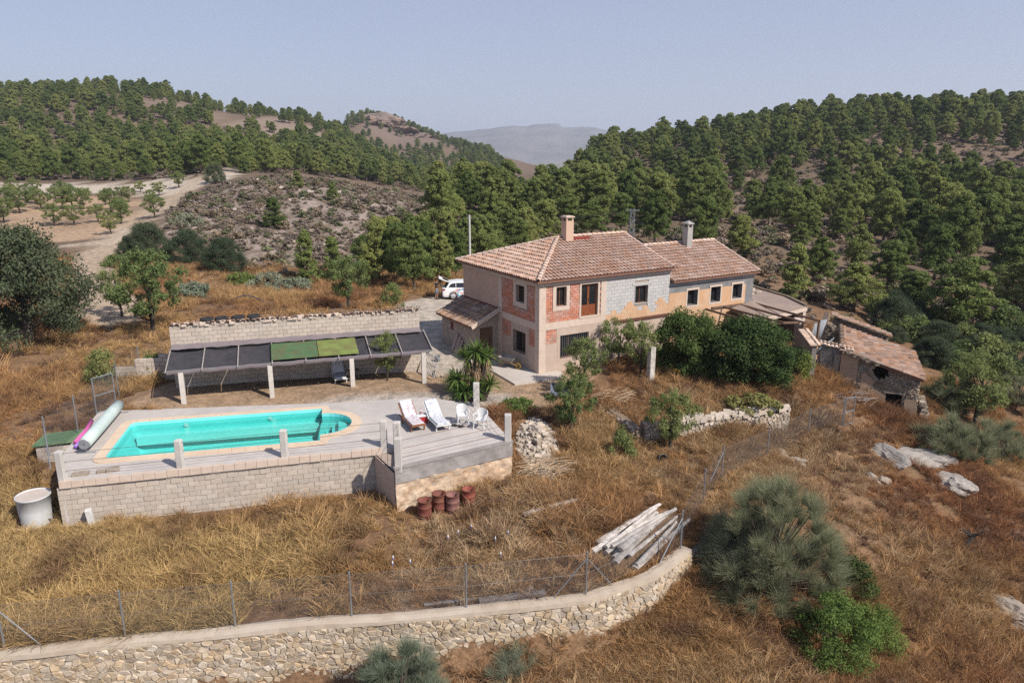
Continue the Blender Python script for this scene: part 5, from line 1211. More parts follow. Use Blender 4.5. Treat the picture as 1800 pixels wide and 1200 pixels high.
for i in order:
    ci, cj = int(tx[i]//5), int(ty[i]//5); ok = True
    for di in (-1, 0, 1):
        for dj in (-1, 0, 1):
            for (a, b) in cell.get((ci+di, cj+dj), ()):
                if (a-tx[i])**2+(b-ty[i])**2 < rad[i]**2: ok = False; break
            if not ok: break
        if not ok: break
    if ok: cell.setdefault((ci, cj), []).append((tx[i], ty[i])); sel.append(i)
tx, ty = tx[sel], ty[sel]; tz = height(tx, ty); tsc = (.45+.78*rng.random(len(tx))**1.3)*np.where(tx < 0, .92, 1.0)
TP = np.stack([tx, ty, tz], 1); pxx, pyy, dep = project(TP+np.array([0, 0, 6]))
vis = (pxx > -60) & (pxx < 1860)
top = TP+np.stack([np.zeros(len(tx)), np.zeros(len(tx)), 8*tsc], 1); hid = np.zeros(len(tx), bool)
for f in np.linspace(.25, .97, 22):
    q = np.array([0, 0, CAM_Z])*(1-f)+top*f; hid |= height(q[:, 0], q[:, 1]) > q[:, 2]+.5
px0, py0, _d = project(TP+np.array([0, 0, 4]))
behind_house = (px0 > 820) & (px0 < 1330) & (py0 > 425)
TP, tsc, dep, vis = TP[~hid], tsc[~hid], dep[~hid], vis[~hid] & ~behind_house[~hid]
size = np.where(vis, tsc/dep, 0); od = np.argsort(-size); solo = od[:286-len(NP)]; rest = od[286-len(NP):]
for i in solo:
    p = TP[i]; side_ = 'on the right hillside above the ruins' if p[0] > 0 else 'on the forested slope behind the orchard'
    plant('pine_tree', 'pine', int(rng.integers(0, 8)), p-np.array([0,0,.1]), (tsc[i]*rng.uniform(.85,1.1),)*2+(tsc[i],), 'Aleppo pine '+side_, 'tree', 'pines '+side_)

def scatter(name, protos, P, rot, scl, idx, extra=None):
    """one object whose geometry nodes set instances of the prototypes on its points"""
    me_ = bpy.data.meshes.new(name); me_.vertices.add(len(P)); me_.vertices.foreach_set('co', np.asarray(P, np.float32).ravel())
    a = me_.attributes.new('rot', 'FLOAT_VECTOR', 'POINT'); a.data.foreach_set('vector', np.asarray(rot, np.float32).ravel())
    a = me_.attributes.new('scl', 'FLOAT_VECTOR', 'POINT'); a.data.foreach_set('vector', np.asarray(scl, np.float32).ravel())
    a = me_.attributes.new('idx', 'INT', 'POINT'); a.data.foreach_set('value', np.asarray(idx, np.int32))
    if extra is not None:
        a = me_.attributes.new('tcol', 'FLOAT_VECTOR', 'POINT'); a.data.foreach_set('vector', np.asarray(extra, np.float32).ravel())
    o = obj(name, me_); ng = bpy.data.node_groups.new(name, 'GeometryNodeTree')
    ng.interface.new_socket('Geometry', in_out='INPUT', socket_type='NodeSocketGeometry'); ng.interface.new_socket('Geometry', in_out='OUTPUT', socket_type='NodeSocketGeometry')
    gi = ng.nodes.new('NodeGroupInput'); go_ = ng.nodes.new('NodeGroupOutput'); mp_ = ng.nodes.new('GeometryNodeMeshToPoints'); ip = ng.nodes.new('GeometryNodeInstanceOnPoints')
    ng.links.new(gi.outputs[0], mp_.inputs[0]); ng.links.new(mp_.outputs[0], ip.inputs['Points']); jn = ng.nodes.new('GeometryNodeJoinGeometry')
    for grp in reversed(protos):
        g2_ = ng.nodes.new('GeometryNodeGeometryToInstance')
        gj = ng.nodes.new('GeometryNodeJoinGeometry'); ng.links.new(gj.outputs[0], g2_.inputs[0])
        for po_ in grp:
            oi = ng.nodes.new('GeometryNodeObjectInfo'); oi.inputs[0].default_value = po_; ng.links.new(oi.outputs['Geometry'], gj.inputs[0])
        ng.links.new(g2_.outputs[0], jn.inputs[0])
    ng.links.new(jn.outputs[0], ip.inputs['Instance']); ip.inputs['Pick Instance'].default_value = True
    def na(t, n_):
        q_ = ng.nodes.new('GeometryNodeInputNamedAttribute'); q_.data_type = t; q_.inputs[0].default_value = n_; return q_.outputs[0]
    er = ng.nodes.new('FunctionNodeEulerToRotation'); ng.links.new(na('FLOAT_VECTOR', 'rot'), er.inputs[0]); ng.links.new(er.outputs[0], ip.inputs['Rotation'])
    ng.links.new(na('FLOAT_VECTOR', 'scl'), ip.inputs['Scale']); ng.links.new(na('INT', 'idx'), ip.inputs['Instance Index']); ng.links.new(ip.outputs[0], go_.inputs[0])
    md = o.modifiers.new('scatter', 'NODES'); md.node_group = ng; return stuff(o)
pine_objs = {}
for o in bpy.data.objects:
    if o.name.startswith('pine_tree') and o.children:
        cr = [c for c in o.children if c.name.startswith('crown')][0]; tr_ = [c for c in o.children if c.name.startswith('trunk')][0]
        if cr.data in [k[0] for k in KIND['pine']]: pine_objs.setdefault([k[0] for k in KIND['pine']].index(cr.data), (cr, tr_))
protos = [pine_objs[k] for k in sorted(pine_objs)]; n = len(rest)
o = scatter('pine_forest', protos, TP[rest]-np.array([0,0,.1]), np.stack([np.zeros(n), np.zeros(n), rng.uniform(0, 6.28, n)], 1), np.stack([tsc[rest]*rng.uniform(.85,1.15,n)]*2+[tsc[rest]], 1), rng.integers(0, len(protos), n))
tag(o, 'distant pine woods covering the upper hillsides', 'forest')

# ---- shrubs, scrub, grass tufts
def strands(n, H, spread, w, rg, curve=.35, base=.12, tips=False):
    """fine upright stems fanning out of a base: V, F, tone"""
    a = rg.random(n)*2*math.pi; t = rg.random(n)**.7*spread; L = H*rg.uniform(.55, 1.05, n); bs = base*np.sqrt(rg.random(n)); ba = rg.random(n)*2*math.pi
    p0 = np.stack([bs*np.cos(ba), bs*np.sin(ba), np.zeros(n)], 1); d = np.stack([np.cos(a)*np.sin(t), np.sin(a)*np.sin(t), np.cos(t)], 1)
    d2 = d+np.stack([np.cos(a)*curve, np.sin(a)*curve, -curve*.6*np.ones(n)], 1)*rg.uniform(.2, 1.2, n)[:, None]; d2 /= np.linalg.norm(d2, axis=1)[:, None]
    p1 = p0+d*(L*.5)[:, None]; p2 = p1+d2*(L*.5)[:, None]; s = np.cross(d, rg.normal(size=(n, 3))); s /= np.linalg.norm(s, axis=1)[:, None]; s *= w/2
    V = np.stack([p0-s, p0+s, p1+s*.8, p1-s*.8, p2+s*.25, p2-s*.25], 1).reshape(-1, 3); k = np.arange(n)[:, None]*6
    F = np.concatenate([k+np.array([0,1,2,3]), k+np.array([3,2,4,5])]); return V, F, np.repeat(rg.random(n), 6)
def grass_mat(name, attr='tcol'):
    m = bpy.data.materials.new(name); m.use_nodes = True; nt = m.node_tree; nt.nodes.clear(); out = _n(nt, 'ShaderNodeOutputMaterial')
    at = _n(nt, 'ShaderNodeAttribute', attribute_name='tone'); mr = _n(nt, 'ShaderNodeMapRange'); mr.inputs['To Min'].default_value = .6; mr.inputs['To Max'].default_value = 1.35; nt.links.new(at.outputs['Fac'], mr.inputs[0])
    ai = _n(nt, 'ShaderNodeAttribute', attribute_name=attr, attribute_type='INSTANCER'); hs = _n(nt, 'ShaderNodeHueSaturation'); nt.links.new(ai.outputs['Vector'], hs.inputs['Color']); nt.links.new(mr.outputs[0], hs.inputs['Value'])
    d = _n(nt, 'ShaderNodeBsdfDiffuse'); t = _n(nt, 'ShaderNodeBsdfTranslucent'); mx = _n(nt, 'ShaderNodeMixShader'); mx.inputs[0].default_value = .3
    nt.links.new(hs.outputs[0], d.inputs[0]); nt.links.new(hs.outputs[0], t.inputs[0]); nt.links.new(d.outputs[0], mx.inputs[1]); nt.links.new(t.outputs[0], mx.inputs[2]); nt.links.new(mx.outputs[0], out.inputs[0]); return m
M_grass = grass_mat('dry_grass')
def proto(name, V, F, T, m):
    me_ = np_mesh(name, V, F, {'tone': T}); me_.materials.append(m); return me_
rg = np.random.default_rng(77); gt = []
for k, (n_, H, sp, w, cv) in enumerate(((52,.44,.75,.012,.5),(58,.31,1.05,.012,.6),(44,.62,.6,.011,.7),(64,.24,1.3,.011,.4))):
    gt.append(proto('grass_tuft', *strands(n_, H, sp, w, rg, cv, .10), M_grass))
# prototypes stand in the field themselves
def proto_obj(name, me_, p, label, cat):
    o = obj(name, me_, None, None, loc=p); stuff(o); tag(o, label, cat); return o
gl_names = []
for k in range(4):
    x_, y_ = (-8+k*1.1, 22.6+k*.2); gl_names.append(proto_obj('grass_tuft', gt[k], (x_, y_, hz(x_, y_)), 'single dry grass tuft in the lower field before the pool wall', 'grass'))
# where grass grows
NO = [PT, [(-20,32.2),(-3.2,31.2),(-1.2,33),(2.6,34.1),(3.4,36.5),(5.2,40.8),(-1,49.5),(-5,60),(-9,62),(-9.5,50),(-6,42),(-17.5,36.6)]]
def hxy(u, v): c, s = math.cos(HROT), math.sin(HROT); return (HLOC[0]+u*c-v*s, HLOC[1]+u*s+v*c)
NO.append([hxy(-2.2,-.1), hxy(17.2,-.1), hxy(21.5,-1.2), hxy(22,5), hxy(17,8.6), hxy(9.5,9.6), hxy(-2,9.6)])
def rloc(x_, y_): c, s = math.cos(RA), math.sin(RA); return (RO[0]+x_*c-y_*s, RO[1]+x_*s+y_*c)
NO.append([rloc(-5.6,-.15), rloc(.2,-.15), rloc(.2,9), rloc(-5.6,9)])
EXC = [(*on_ground(px, py)[:2], r) for px, py, r in ((747,908,.36),(772,896,.36),(796,898,.36),(824,888,.36),(876,888,.3),(66,916,.8),(163,924,.3),(1560,800,.8),(1620,806,1.2),(1678,850,.9),(1545,845,.6),(1395,812,.6),(1785,1080,1.0),(1370,800,.5),(1600,830,.7),(1660,900,.6),(1480,800,.5),(975,895,.35),(950,900,.35),(1000,888,.35),(930,905,.3),(960,840,.6),(1480,752,.5),(1570,718,.7),(1162,812,.35))]
EXC += [(1.1,29.2,.7),(1.1,30.2,1.0),(1.1,31.2,1.0),(1.1,32.2,.8)]
ROCKP = ground_poly([(1350,790),(1560,765),(1690,830),(1720,930),(1640,960),(1520,860),(1340,830)])
LOGP = ground_poly([(1032,975),(1058,948),(1120,905),(1150,888),(1195,905),(1200,935),(1150,985),(1110,1012),(1090,1000)])
def grassy(x_, y_):
    ok = ~in_poly(x_, y_, LOGP)
    for (ex, ey, er) in EXC: ok &= (x_-ex)**2+(y_-ey)**2 > er*er
    ok &= ~(in_poly(x_, y_, ROCKP) & (fbm(x_, y_, 6, 48) > .22))
    lx_ = (x_-PT[0][0])*math.cos(ra_)+(y_-PT[0][1])*math.sin(ra_); ly_ = -(x_-PT[0][0])*math.sin(ra_)+(y_-PT[0][1])*math.cos(ra_); ok &= ~((lx_ > -1) & (lx_ < rl_) & (ly_ > -.28-.55*fbm(x_, y_, 2.5, 301)) & (ly_ < 0))
    for P in NO: ok &= ~in_poly(x_, y_, P)
    fw = np.interp(x_, _wx, _wy); ok &= ~((x_ < 6.4) & (y_ < fw+.20) & (y_ > fw-.40))
    ok &= seg_dist(x_, y_, PATHS['road']) > 1.7; ok &= seg_dist(x_, y_, PATHS['track']) > 2.0
    return ok
def grass_colour(x_, y_, rg):
    n1 = fbm(x_, y_, 6, 81)*.5+.5; n2 = fbm(x_, y_, 1.6, 82)*.5+.5; n3 = fbm(x_, y_, 14, 83)*.5+.5
    gold = np.array((.60,.42,.19)); straw = np.array((.62,.48,.30)); rust = np.array((.385,.188,.092)); brown = np.array((.195,.105,.068))
    g = np.clip(n1*1.0+sstep(-3, -11, x_)*sstep(27, 23, y_)*.6-.10-sstep(12, 18, x_)*.12, 0, 1)[:, None]
    c = rust*(1-g)+gold*g; b = (sstep(.55, .75, n2)*.75)[:, None]; c = c*(1-b)+brown*b; s = (sstep(.62, .8, n3+rg.uniform(-.15,.15,len(x_)))*.6)[:, None]; c = c*(1-s)+straw*s
    return c*rg.uniform(.75, 1.25, len(x_))[:, None]
def grass_field(n, xr, yr, name, label, smin, smax, seed, mask=None, col=None, kinds=None, cut=.55):
    rg = np.random.default_rng(seed); x_ = rg.uniform(*xr, n); y_ = rg.uniform(*yr, n); ok = grassy(x_, y_)
    if mask is not None: ok &= mask(x_, y_)
    d = np.clip(cut+fbm(x_, y_, 2.4, 84 if kinds is None else 184)*1.3+fbm(x_, y_, 8, 85)*.7, .04 if kinds is None else 0, 1); ok &= rg.random(n) < d
    x_, y_ = x_[ok], y_[ok]; n = len(x_); z_ = height(x_, y_)-.03
    ang = fbm(x_, y_, 3, 86)*6; tilt = np.abs(rg.normal(0, .28, n)); s = rg.uniform(smin, smax, n)*(.8+.7*np.clip(fbm(x_, y_, 3.2, 87)+.3, 0, 1))
    rot = np.stack([np.cos(ang)*tilt, np.sin(ang)*tilt, rg.uniform(0, 6.28, n)], 1)
    big = fbm(x_, y_, 3.2, 88)*.5+.5; idx = np.where(rg.random(n) < .25, 2, np.where(big > .5, 0, np.where(rg.random(n) < .6, 1, 3)))
    if kinds: idx = rg.choice(kinds, n)
    o = scatter(name, [(g,) for g in gl_names], np.stack([x_, y_, z_], 1), rot, np.stack([s*1.25, s*1.25, s], 1), idx, grass_colour(x_, y_, rg) if col is None else np.array(col)[None]*rg.uniform(.6, 1.3, n)[:, None]); return tag(o, label, 'grass')
fwf = lambda x_: np.interp(x_, _wx, _wy)
grass_field(44000, (-26, 14), (15, 36), 'dry_grass', 'tall dry straw-coloured grass between the pool and the stone wall', .7, 1.4, 91, lambda x_, y_: ~((x_ < 6.3) & (y_ < fwf(x_))), cut=.85)
grass_field(56000, (-22, 34), (11, 48), 'dry_grass', 'rust-brown dry grass on the slope beyond the fence and below the wall', .7, 1.35, 92, lambda x_, y_: ((x_ < 6.3) & (y_ < fwf(x_))) | (x_ > 5.5), cut=.78)
grass_field(34000, (-60, -9), (24, 78), 'dry_grass', 'golden dry grass on the rising ground left of the pool', .8, 1.6, 93, lambda x_, y_: (x_ < -16) | (y_ > 38))
grass_field(12000, (-20, 24), (48, 80), 'dry_grass', 'dry brown grass behind the house and along the gully', .8, 1.7, 94)
grass_field(5200, (-24, 9), (16, 36), 'dry_brush', 'dark brown brittle brush among the straw before the pool wall', 1.1, 2.0, 191, lambda x_, y_: ~((x_ < 6.3) & (y_ < fwf(x_))), (.20,.125,.085), (1, 3), .12)
grass_field(9000, (-8, 32), (12, 44), 'dry_brush', 'dark reddish brush on the slope beyond the fence', 1.0, 2.0, 192, lambda x_, y_: ((x_ < 6.3) & (y_ < fwf(x_))) | (x_ > 5.5), (.215,.125,.085), (1, 3), .12)
grass_field(5000, (-55, -16), (24, 70), 'dry_brush', 'brown brush clumps on the rising ground left of the pool', 1.1, 2.1, 193, None, (.22,.14,.095), (1, 3), .08)
grass_field(9000, (-10, 9), (11, 23), 'dry_grass', 'reddish dry grass along the foot of the stone wall', .7, 1.3, 195, lambda x_, y_: (x_ < 6.3) & (y_ < fwf(x_)), cut=1.3)
# scrub on the bare hill and under the pines
L_scrub = leaf_mat('scrub_leaves', (1.25,1.25,1.2), (.6,.6,.58), .2, attr='tcol', sat=.15)
rg = np.random.default_rng(78); sp = []
for k in range(3):
    prof = lambda z: math.sqrt(max(.1, 1-z**2)); C, rr_ = clumps(9, rg, .62, .1, .42, prof, .14, .24); V, F, T = leaf_cloud(C, rr_, 26, .10, rg, .8, 2.2, up=.4)
    x_, y_ = at_y(500+40*k, 440, 85)[:2]; sp.append(proto_obj('scrub_bush', proto('scrub_bush', V, F, T, L_scrub), (x_, y_, hz(x_, y_)), 'low grey-green scrub bush on the bare hill', 'bush'))
n = 42000; x_ = rng.uniform(-230, 240, n); y_ = 60+300*rng.random(n)**1.3
inS = in_poly(x_, y_, POLY['scrub']); inF = in_poly(x_, y_, FR) | in_poly(x_, y_, FL_)
ok = (inS & (rng.random(n) < .95)) | (inF & (rng.random(n) < .55)) | ((x_ > 14) & (x_ < 60) & (y_ < 85) & (rng.random(n) < .35)); ok &= grassy(x_, y_)
for k_ in ('bank','orchard'): ok &= ~in_poly(x_, y_, POLY[k_])
x_, y_ = x_[ok], y_[ok]; n = len(x_); x2 = []; 
cc = np.where(rng.random(n)[:, None] < .45, np.array((.29,.235,.195)), np.where(rng.random(n)[:, None] < .5, np.array((.20,.21,.115)), np.array((.31,.24,.17))))*rng.uniform(.7, 1.25, n)[:, None]
s = (.5+1.3*rng.random(n)**2)*np.where(in_poly(x_, y_, POLY['scrub']), 1.0, 1.35)
o = scatter('hill_scrub', [(q_,) for q_ in sp], np.stack([x_, y_, height(x_, y_)-.03], 1), np.stack([np.zeros(n), np.zeros(n), rng.uniform(0, 6.28, n)], 1), np.stack([s*1.2, s*1.2, s*.8], 1), rng.integers(0, 3, n), cc)
tag(o, 'low grey-brown scrub dotted over the bare hill', 'scrub')
P_ = np.array(POLY['scrub']); n = 10000; x_ = rng.uniform(P_[:,0].min(), P_[:,0].max(), n); y_ = rng.uniform(P_[:,1].min(), P_[:,1].max(), n); ok = in_poly(x_, y_, POLY['scrub']) & (rng.random(n) < .5+fbm(x_, y_, 9, 311)); x_, y_ = x_[ok], y_[ok]; n = len(x_)
cc = np.where(rng.random(n)[:, None] < .55, np.array((.35,.275,.23)), np.where(rng.random(n)[:, None] < .5, np.array((.25,.25,.145)), np.array((.38,.29,.21))))*rng.uniform(.65, 1.2, n)[:, None]; s = .35+.75*rng.random(n)**2
o = scatter('hill_heath', [(q_,) for q_ in sp], np.stack([x_, y_, height(x_, y_)-.03], 1), np.stack([np.zeros(n), np.zeros(n), rng.uniform(0, 6.28, n)], 1), np.stack([s*1.4, s*1.4, s*.8], 1), rng.integers(0, 3, n), cc); tag(o, 'fine purplish-brown heath between the scrub bushes of the bare hill', 'heath')
# scattered stones on bare hill
rk = []
for k in range(2):
    bm_ = bmesh.new(); bmesh.ops.create_icosphere(bm_, subdivisions=1, radius=.5)
    for v in bm_.verts: v.co *= random.uniform(.7, 1.2); v.co.z *= .6
    me_ = bpy.data.meshes.new('hill_stone'); bm_.to_mesh(me_); bm_.free(); me_.materials.append(mat('hill_rock', (.46,.37,.31), (.33,.265,.225), scale=4, tonevar=.2, bump=.4))
    x_, y_ = at_y(520+60*k, 450, 82)[:2]; rk.append(proto_obj('hill_stone', me_, (x_, y_, hz(x_, y_)), 'loose pinkish stone on the bare hill', 'stone'))
def stones_on(name, label, n, poly, smin, smax, seed, cond=None):
    rg = np.random.default_rng(seed); P = np.array(poly); x_ = rg.uniform(P[:,0].min(), P[:,0].max(), n); y_ = rg.uniform(P[:,1].min(), P[:,1].max(), n); ok = in_poly(x_, y_, poly)
    if cond is not None: ok &= cond(x_, y_)
    x_, y_ = x_[ok], y_[ok]; m_ = len(x_); s = smin+(smax-smin)*rg.random(m_)**3
    o = scatter(name, [(r_,) for r_ in rk], np.stack([x_, y_, height(x_, y_)], 1), rg.uniform(0, 6.28, (m_, 3))*np.array([.1,.1,1]), np.stack([s, s*rg.uniform(.7,1.2,m_), s], 1), rg.integers(0, 2, m_)); tag(o, label, 'stones')
stones_on('hill_stones', 'pinkish loose stones scattered over the bare hill', 2400, POLY['scrub'], .2, 1.3, 95, lambda a, b: fbm(a, b, 7, 96) > -.05)
stones_on('slope_stones', 'pale stones and rock rubble on the slope right of the fence', 6000, ROCKP, .05, .40, 97, lambda a, b: (fbm(a, b, 6, 48) > .15) & (fbm(a, b, 1.5, 98) > -.1))
stones_on('yard_stones', 'small pale stones and debris around the yard and rubble bank', 900, [(-.2,27.5),(3.5,27),(5,31),(4,34),(0,35),(-1.2,32.3)], .05, .32, 99)

# dark thicket in the ravine right of the ruins
rv = random.Random(31); RVP = ['beside the stone ruin roof', 'under the massive round pine', 'at the right edge of the ravine', 'in the middle of the ravine', 'above the broom thickets', 'behind the ruined back wall']
for k in range(46):
    px = rv.uniform(1545, 1830); py = rv.uniform(572, 668) if px > 1620 else rv.uniform(560, 600); w = rv.uniform(45, 95)
    plant_px('ravine_shrub', 'oak' if k % 3 else 'bush', k, px, py, w*rv.uniform(.45,.75), w, 'dark green shrub crowding the ravine right of the stone ruin', 'bush', 'dark shrubs in the ravine')
# bushes of the foreground
def stem_bush(name, label, p, H, W, n, m, seed, cat='bush', w=.010, heads=60, sl=.62):
    """broom: many thin branches, each ending in a loose spray of fine stems"""
    rg = np.random.default_rng(seed); o = thing(name, label, cat, tuple(p)); Vs, Fs, Ts = [], [], []; c = 0; tr_ = MB()
    for k in range(heads):
        a = rg.random()*6.28; q_ = rg.random()**.6; zz = (.12+.88*rg.random()**.8)*math.sqrt(max(.08, 1-q_**2.2)); top_ = Vector((math.cos(a)*q_*W*.5, math.sin(a)*q_*W*.5, zz*(H-sl*.8)))
        mid = Vector((top_.x*.35, top_.y*.35, top_.z*.55)); tr_.tube([(0,0,-.2), mid, top_], [.045,.025,.008], 4, cap=False)
        V, F, T = strands(n//heads, sl*rg.uniform(.7,1.25), rg.uniform(.5,.95), w, rg, .3, .10)
        tilt = Matrix.Rotation(.75*q_*rg.uniform(.5,1.3), 3, Vector((-math.sin(a), math.cos(a), 0))); V = V@np.array(tilt).T+np.array(top_)-np.array([0,0,sl*.25]); Vs.append(V); Fs.append(F+c); c += len(V); Ts.append(T*.5+rg.random()*.5)
    me_ = np_mesh('crown', np.concatenate(Vs), np.concatenate(Fs), {'tone': np.concatenate(Ts)}); me_.materials.append(m); obj('crown', me_, None, o); tr_.build('stems', M_bark, o); return o
p = on_ground(1350, 1040); stem_bush('broom_bush', 'big feathery grey-green broom bush beyond the end of the stone wall', p, 5.1, 4.5, 42000, L_broom, 201, w=.0085, heads=190, sl=.8)
p = on_ground(1285, 1000); stem_bush('broom_bush', 'grey-green broom branches reaching over the wall end', p, 1.9, 2.4, 9000, L_greybush, 202, w=.009, heads=45)
p = np.array([-3.25, 17.9, hz(-3.25, 17.9)]); stem_bush('grey_bush', 'pale grey-green feathery bush below the stone wall at the bottom centre', p, 3.4, 2.6, 30000, L_greybush, 203, w=.008, heads=130, sl=.55)
p = on_ground(905, 1195); stem_bush('grey_bush', 'wispy thin green bush against the stone wall right of the pale bush', p, 1.7, 1.5, 2200, L_greybush, 204, w=.007, heads=22, sl=.6)
for i, (px, py, H, W, l) in enumerate(((1668,800,2.6,3.6,'left broom thicket below the dark trunked tree'),(1745,800,2.6,3.6,'right broom thicket below the dark trunked tree'),(1672,715,2.4,3.2,'broom thicket right of the stone ruin corner'),(1790,710,2.4,3.4,'broom thicket at the right edge beside the gully'))):
    stem_bush('broom_bush', 'feathery green '+l, on_ground(px, py), H, W, 11000, L_broom, 210+i, w=.013, heads=70, sl=.75)
def leafy(name, label, p, H, R_, ncl, per, size, m, seed, bark=None, cat='tree', flat=.85, z0=.1, prof=None, rmin=.3, rmax=.6, limbs=9, r0=.1, stems=1):
    rg = np.random.default_rng(seed); prof = prof or (lambda z: math.sqrt(max(.12, 1-(z*.98)**2))); C, rr_ = clumps(ncl, rg, H-rmin, H*z0, R_, prof, rmin, rmax); V, F, T = leaf_cloud(C, rr_, per, size, rg, flat, 1.4, out_bias=1.0)
    o = thing(name, label, cat, tuple(p)); me_ = np_mesh('crown', V, F, {'tone': T}); me_.materials.append(m); obj('crown', me_, None, o); trunk_mesh(rg, H, r0, C, limbs, stems=stems).build('trunk', bark or M_dkbark, o, smooth=True); return o
leafy('green_shrub', 'bright green leafy shrub in front of the big broom bush', on_ground(1462, 1150), 2.3, 1.5, 90, 170, .055, L_light, 221, cat='bush', rmin=.22, rmax=.42)
leafy('green_shrub', 'low spreading green shrub right of the bright green shrub', on_ground(1532, 1128), 1.4, 1.1, 60, 140, .05, L_light, 222, cat='bush', rmin=.2, rmax=.36)
leafy('green_shrub', 'dark green leafy shrub behind the bright green shrub', on_ground(1492, 1045), 1.7, .9, 50, 140, .055, L_fig, 223, cat='bush', rmin=.2, rmax=.36)
leafy('fig_tree', 'dense dark green fig tree in front of the wing', (13.2,38.9,-.4), 3.75, 2.75, 170, 230, .10, L_fig, 224, rmin=.4, rmax=.75, prof=lambda z: (1-abs(z-.4)**2.2*2.2) if z < 1 else .1)
leafy('fig_tree', 'lighter green fig tree left of the dense dark fig', (9.9,39.6,-.15), 3.7, 1.9, 110, 230, .09, leaf_mat('young_fig_leaves', (.14,.19,.06), (.055,.09,.03), .3), 225, rmin=.35, rmax=.62, prof=lambda z: (1-abs(z-.45)**2*1.8) if z < 1 else .1)
leafy('hedge_bush', 'light green bush between the dark fig tree and the garden wall', (16.6,40.2,-.7), 1.9, .8, 30, 80, .09, L_light, 226, cat='bush', rmin=.25, rmax=.4)
for i, (px, py, H, R_, m_, l) in enumerate(((470,505,1.6,2.2,L_greybush,'grey-green bush behind the grassy bank'),(425,500,1.3,1.8,L_light,'yellow-green bush below the carob trees'),(520,512,1.4,2.0,L_greybush,'silvery bush left of the round tree behind the wall'),(340,520,1.2,1.8,L_greybush,'silvery low bush right of the tall almond'),(205,468,1.3,1.6,L_almond,'round green bush beside the dirt track'),(330,395,1.6,3.,L_greybush,'silvery bushes at the track bend'))):
    leafy('track_bush', l, on_ground(px, py), H, R_, 40, 70, .12, m_, 230+i, cat='bush', rmin=.3, rmax=.5)
leafy('green_weeds', 'patch of fresh green weeds beside the yucca', (.2,33.6,-.1), .55, 1.0, 40, 60, .07, L_light, 240, cat='plant', rmin=.15, rmax=.25, r0=.01)
leafy('green_weeds', 'yellowing leafy plants on top of the garden terrace wall', (12.4,34.9,-.5), .7, 1.5, 50, 60, .10, leaf_mat('yellowing_leaves', (.34,.33,.12), (.17,.16,.06), .3), 241, cat='plant', rmin=.15, rmax=.28, r0=.01)
# yucca
yr = np.random.default_rng(250); yp = at_z(838, 700, .1); yu = thing('yucca', 'tall multi-headed yucca with drooping dead leaves by the sun terrace', 'plant', tuple(yp)); yu.scale = (1.25, 1.25, 1.2); tk = MB()
L_yucca = leaf_mat('yucca_leaves', (.17,.24,.06), (.055,.10,.025), .25); M_thatch = mat('dead_leaves', (.36,.24,.14), (.22,.14,.08), scale=9, bump=.3)
for k, (hx, hy, hh, L_) in enumerate(((0,0,2.05,.75),(-.35,.1,1.75,.7),(.42,.05,1.8,.7),(-.75,-.25,.95,.75),(-.5,-.6,.5,.7),(.55,-.4,.75,.62),(.0,-.5,.55,.7),(.25,.4,1.5,.65),(-.95,.2,.6,.65))):
    tk.tube([(hx*.3,hy*.3,-.3),(hx*.7,hy*.7,hh*.5),(hx,hy,hh)], [.16,.13,.10], 8); n_ = 95; V = []; F = []; T = []
    for q_ in range(n_):
        a = yr.random()*6.28; el = math.asin(min(1, yr.uniform(-.45, 1.))); d = Vector((math.cos(a)*math.cos(el), math.sin(a)*math.cos(el), math.sin(el))); s_ = d.cross(Vector((0,0,1))).normalized()*.026; l_ = L_*yr.uniform(.75,1.1)
        c0 = Vector((hx,hy,hh)); c1 = c0+d*l_*.55; c2 = c0+d*l_+Vector((0,0,-.10*l_)); i0 = len(V); V += [c0-s_*.7, c0+s_*.7, c1+s_, c1-s_, c2+s_*.1, c2-s_*.1]; F += [(i0,i0+1,i0+2,i0+3),(i0+3,i0+2,i0+4,i0+5)]; T += [yr.random()]*6
    me_ = np_mesh('leaf_head', np.array([tuple(v) for v in V]), np.array(F), {'tone': np.array(T)}); me_.materials.append(L_yucca); obj('leaf_head', me_, None, yu)
    if hh > 1.2:
        th = MB()
        for q_ in range(60):
            a = yr.random()*6.28; z_ = hh-yr.random()*hh*.6; r_ = .12; c0 = Vector((hx+math.cos(a)*r_, hy+math.sin(a)*r_, z_)); d = Vector((math.cos(a)*.25, math.sin(a)*.25, -1)).normalized(); s_ = Vector((-math.sin(a), math.cos(a), 0))*.025; c1 = c0+d*.45; th.add([c0-s_, c0+s_, c1+s_*.4, c1-s_*.4], [(0,1,2,3)])
        th.build('dead_leaf_skirt', M_thatch, yu)
tk.build('trunk', M_bark, yu)
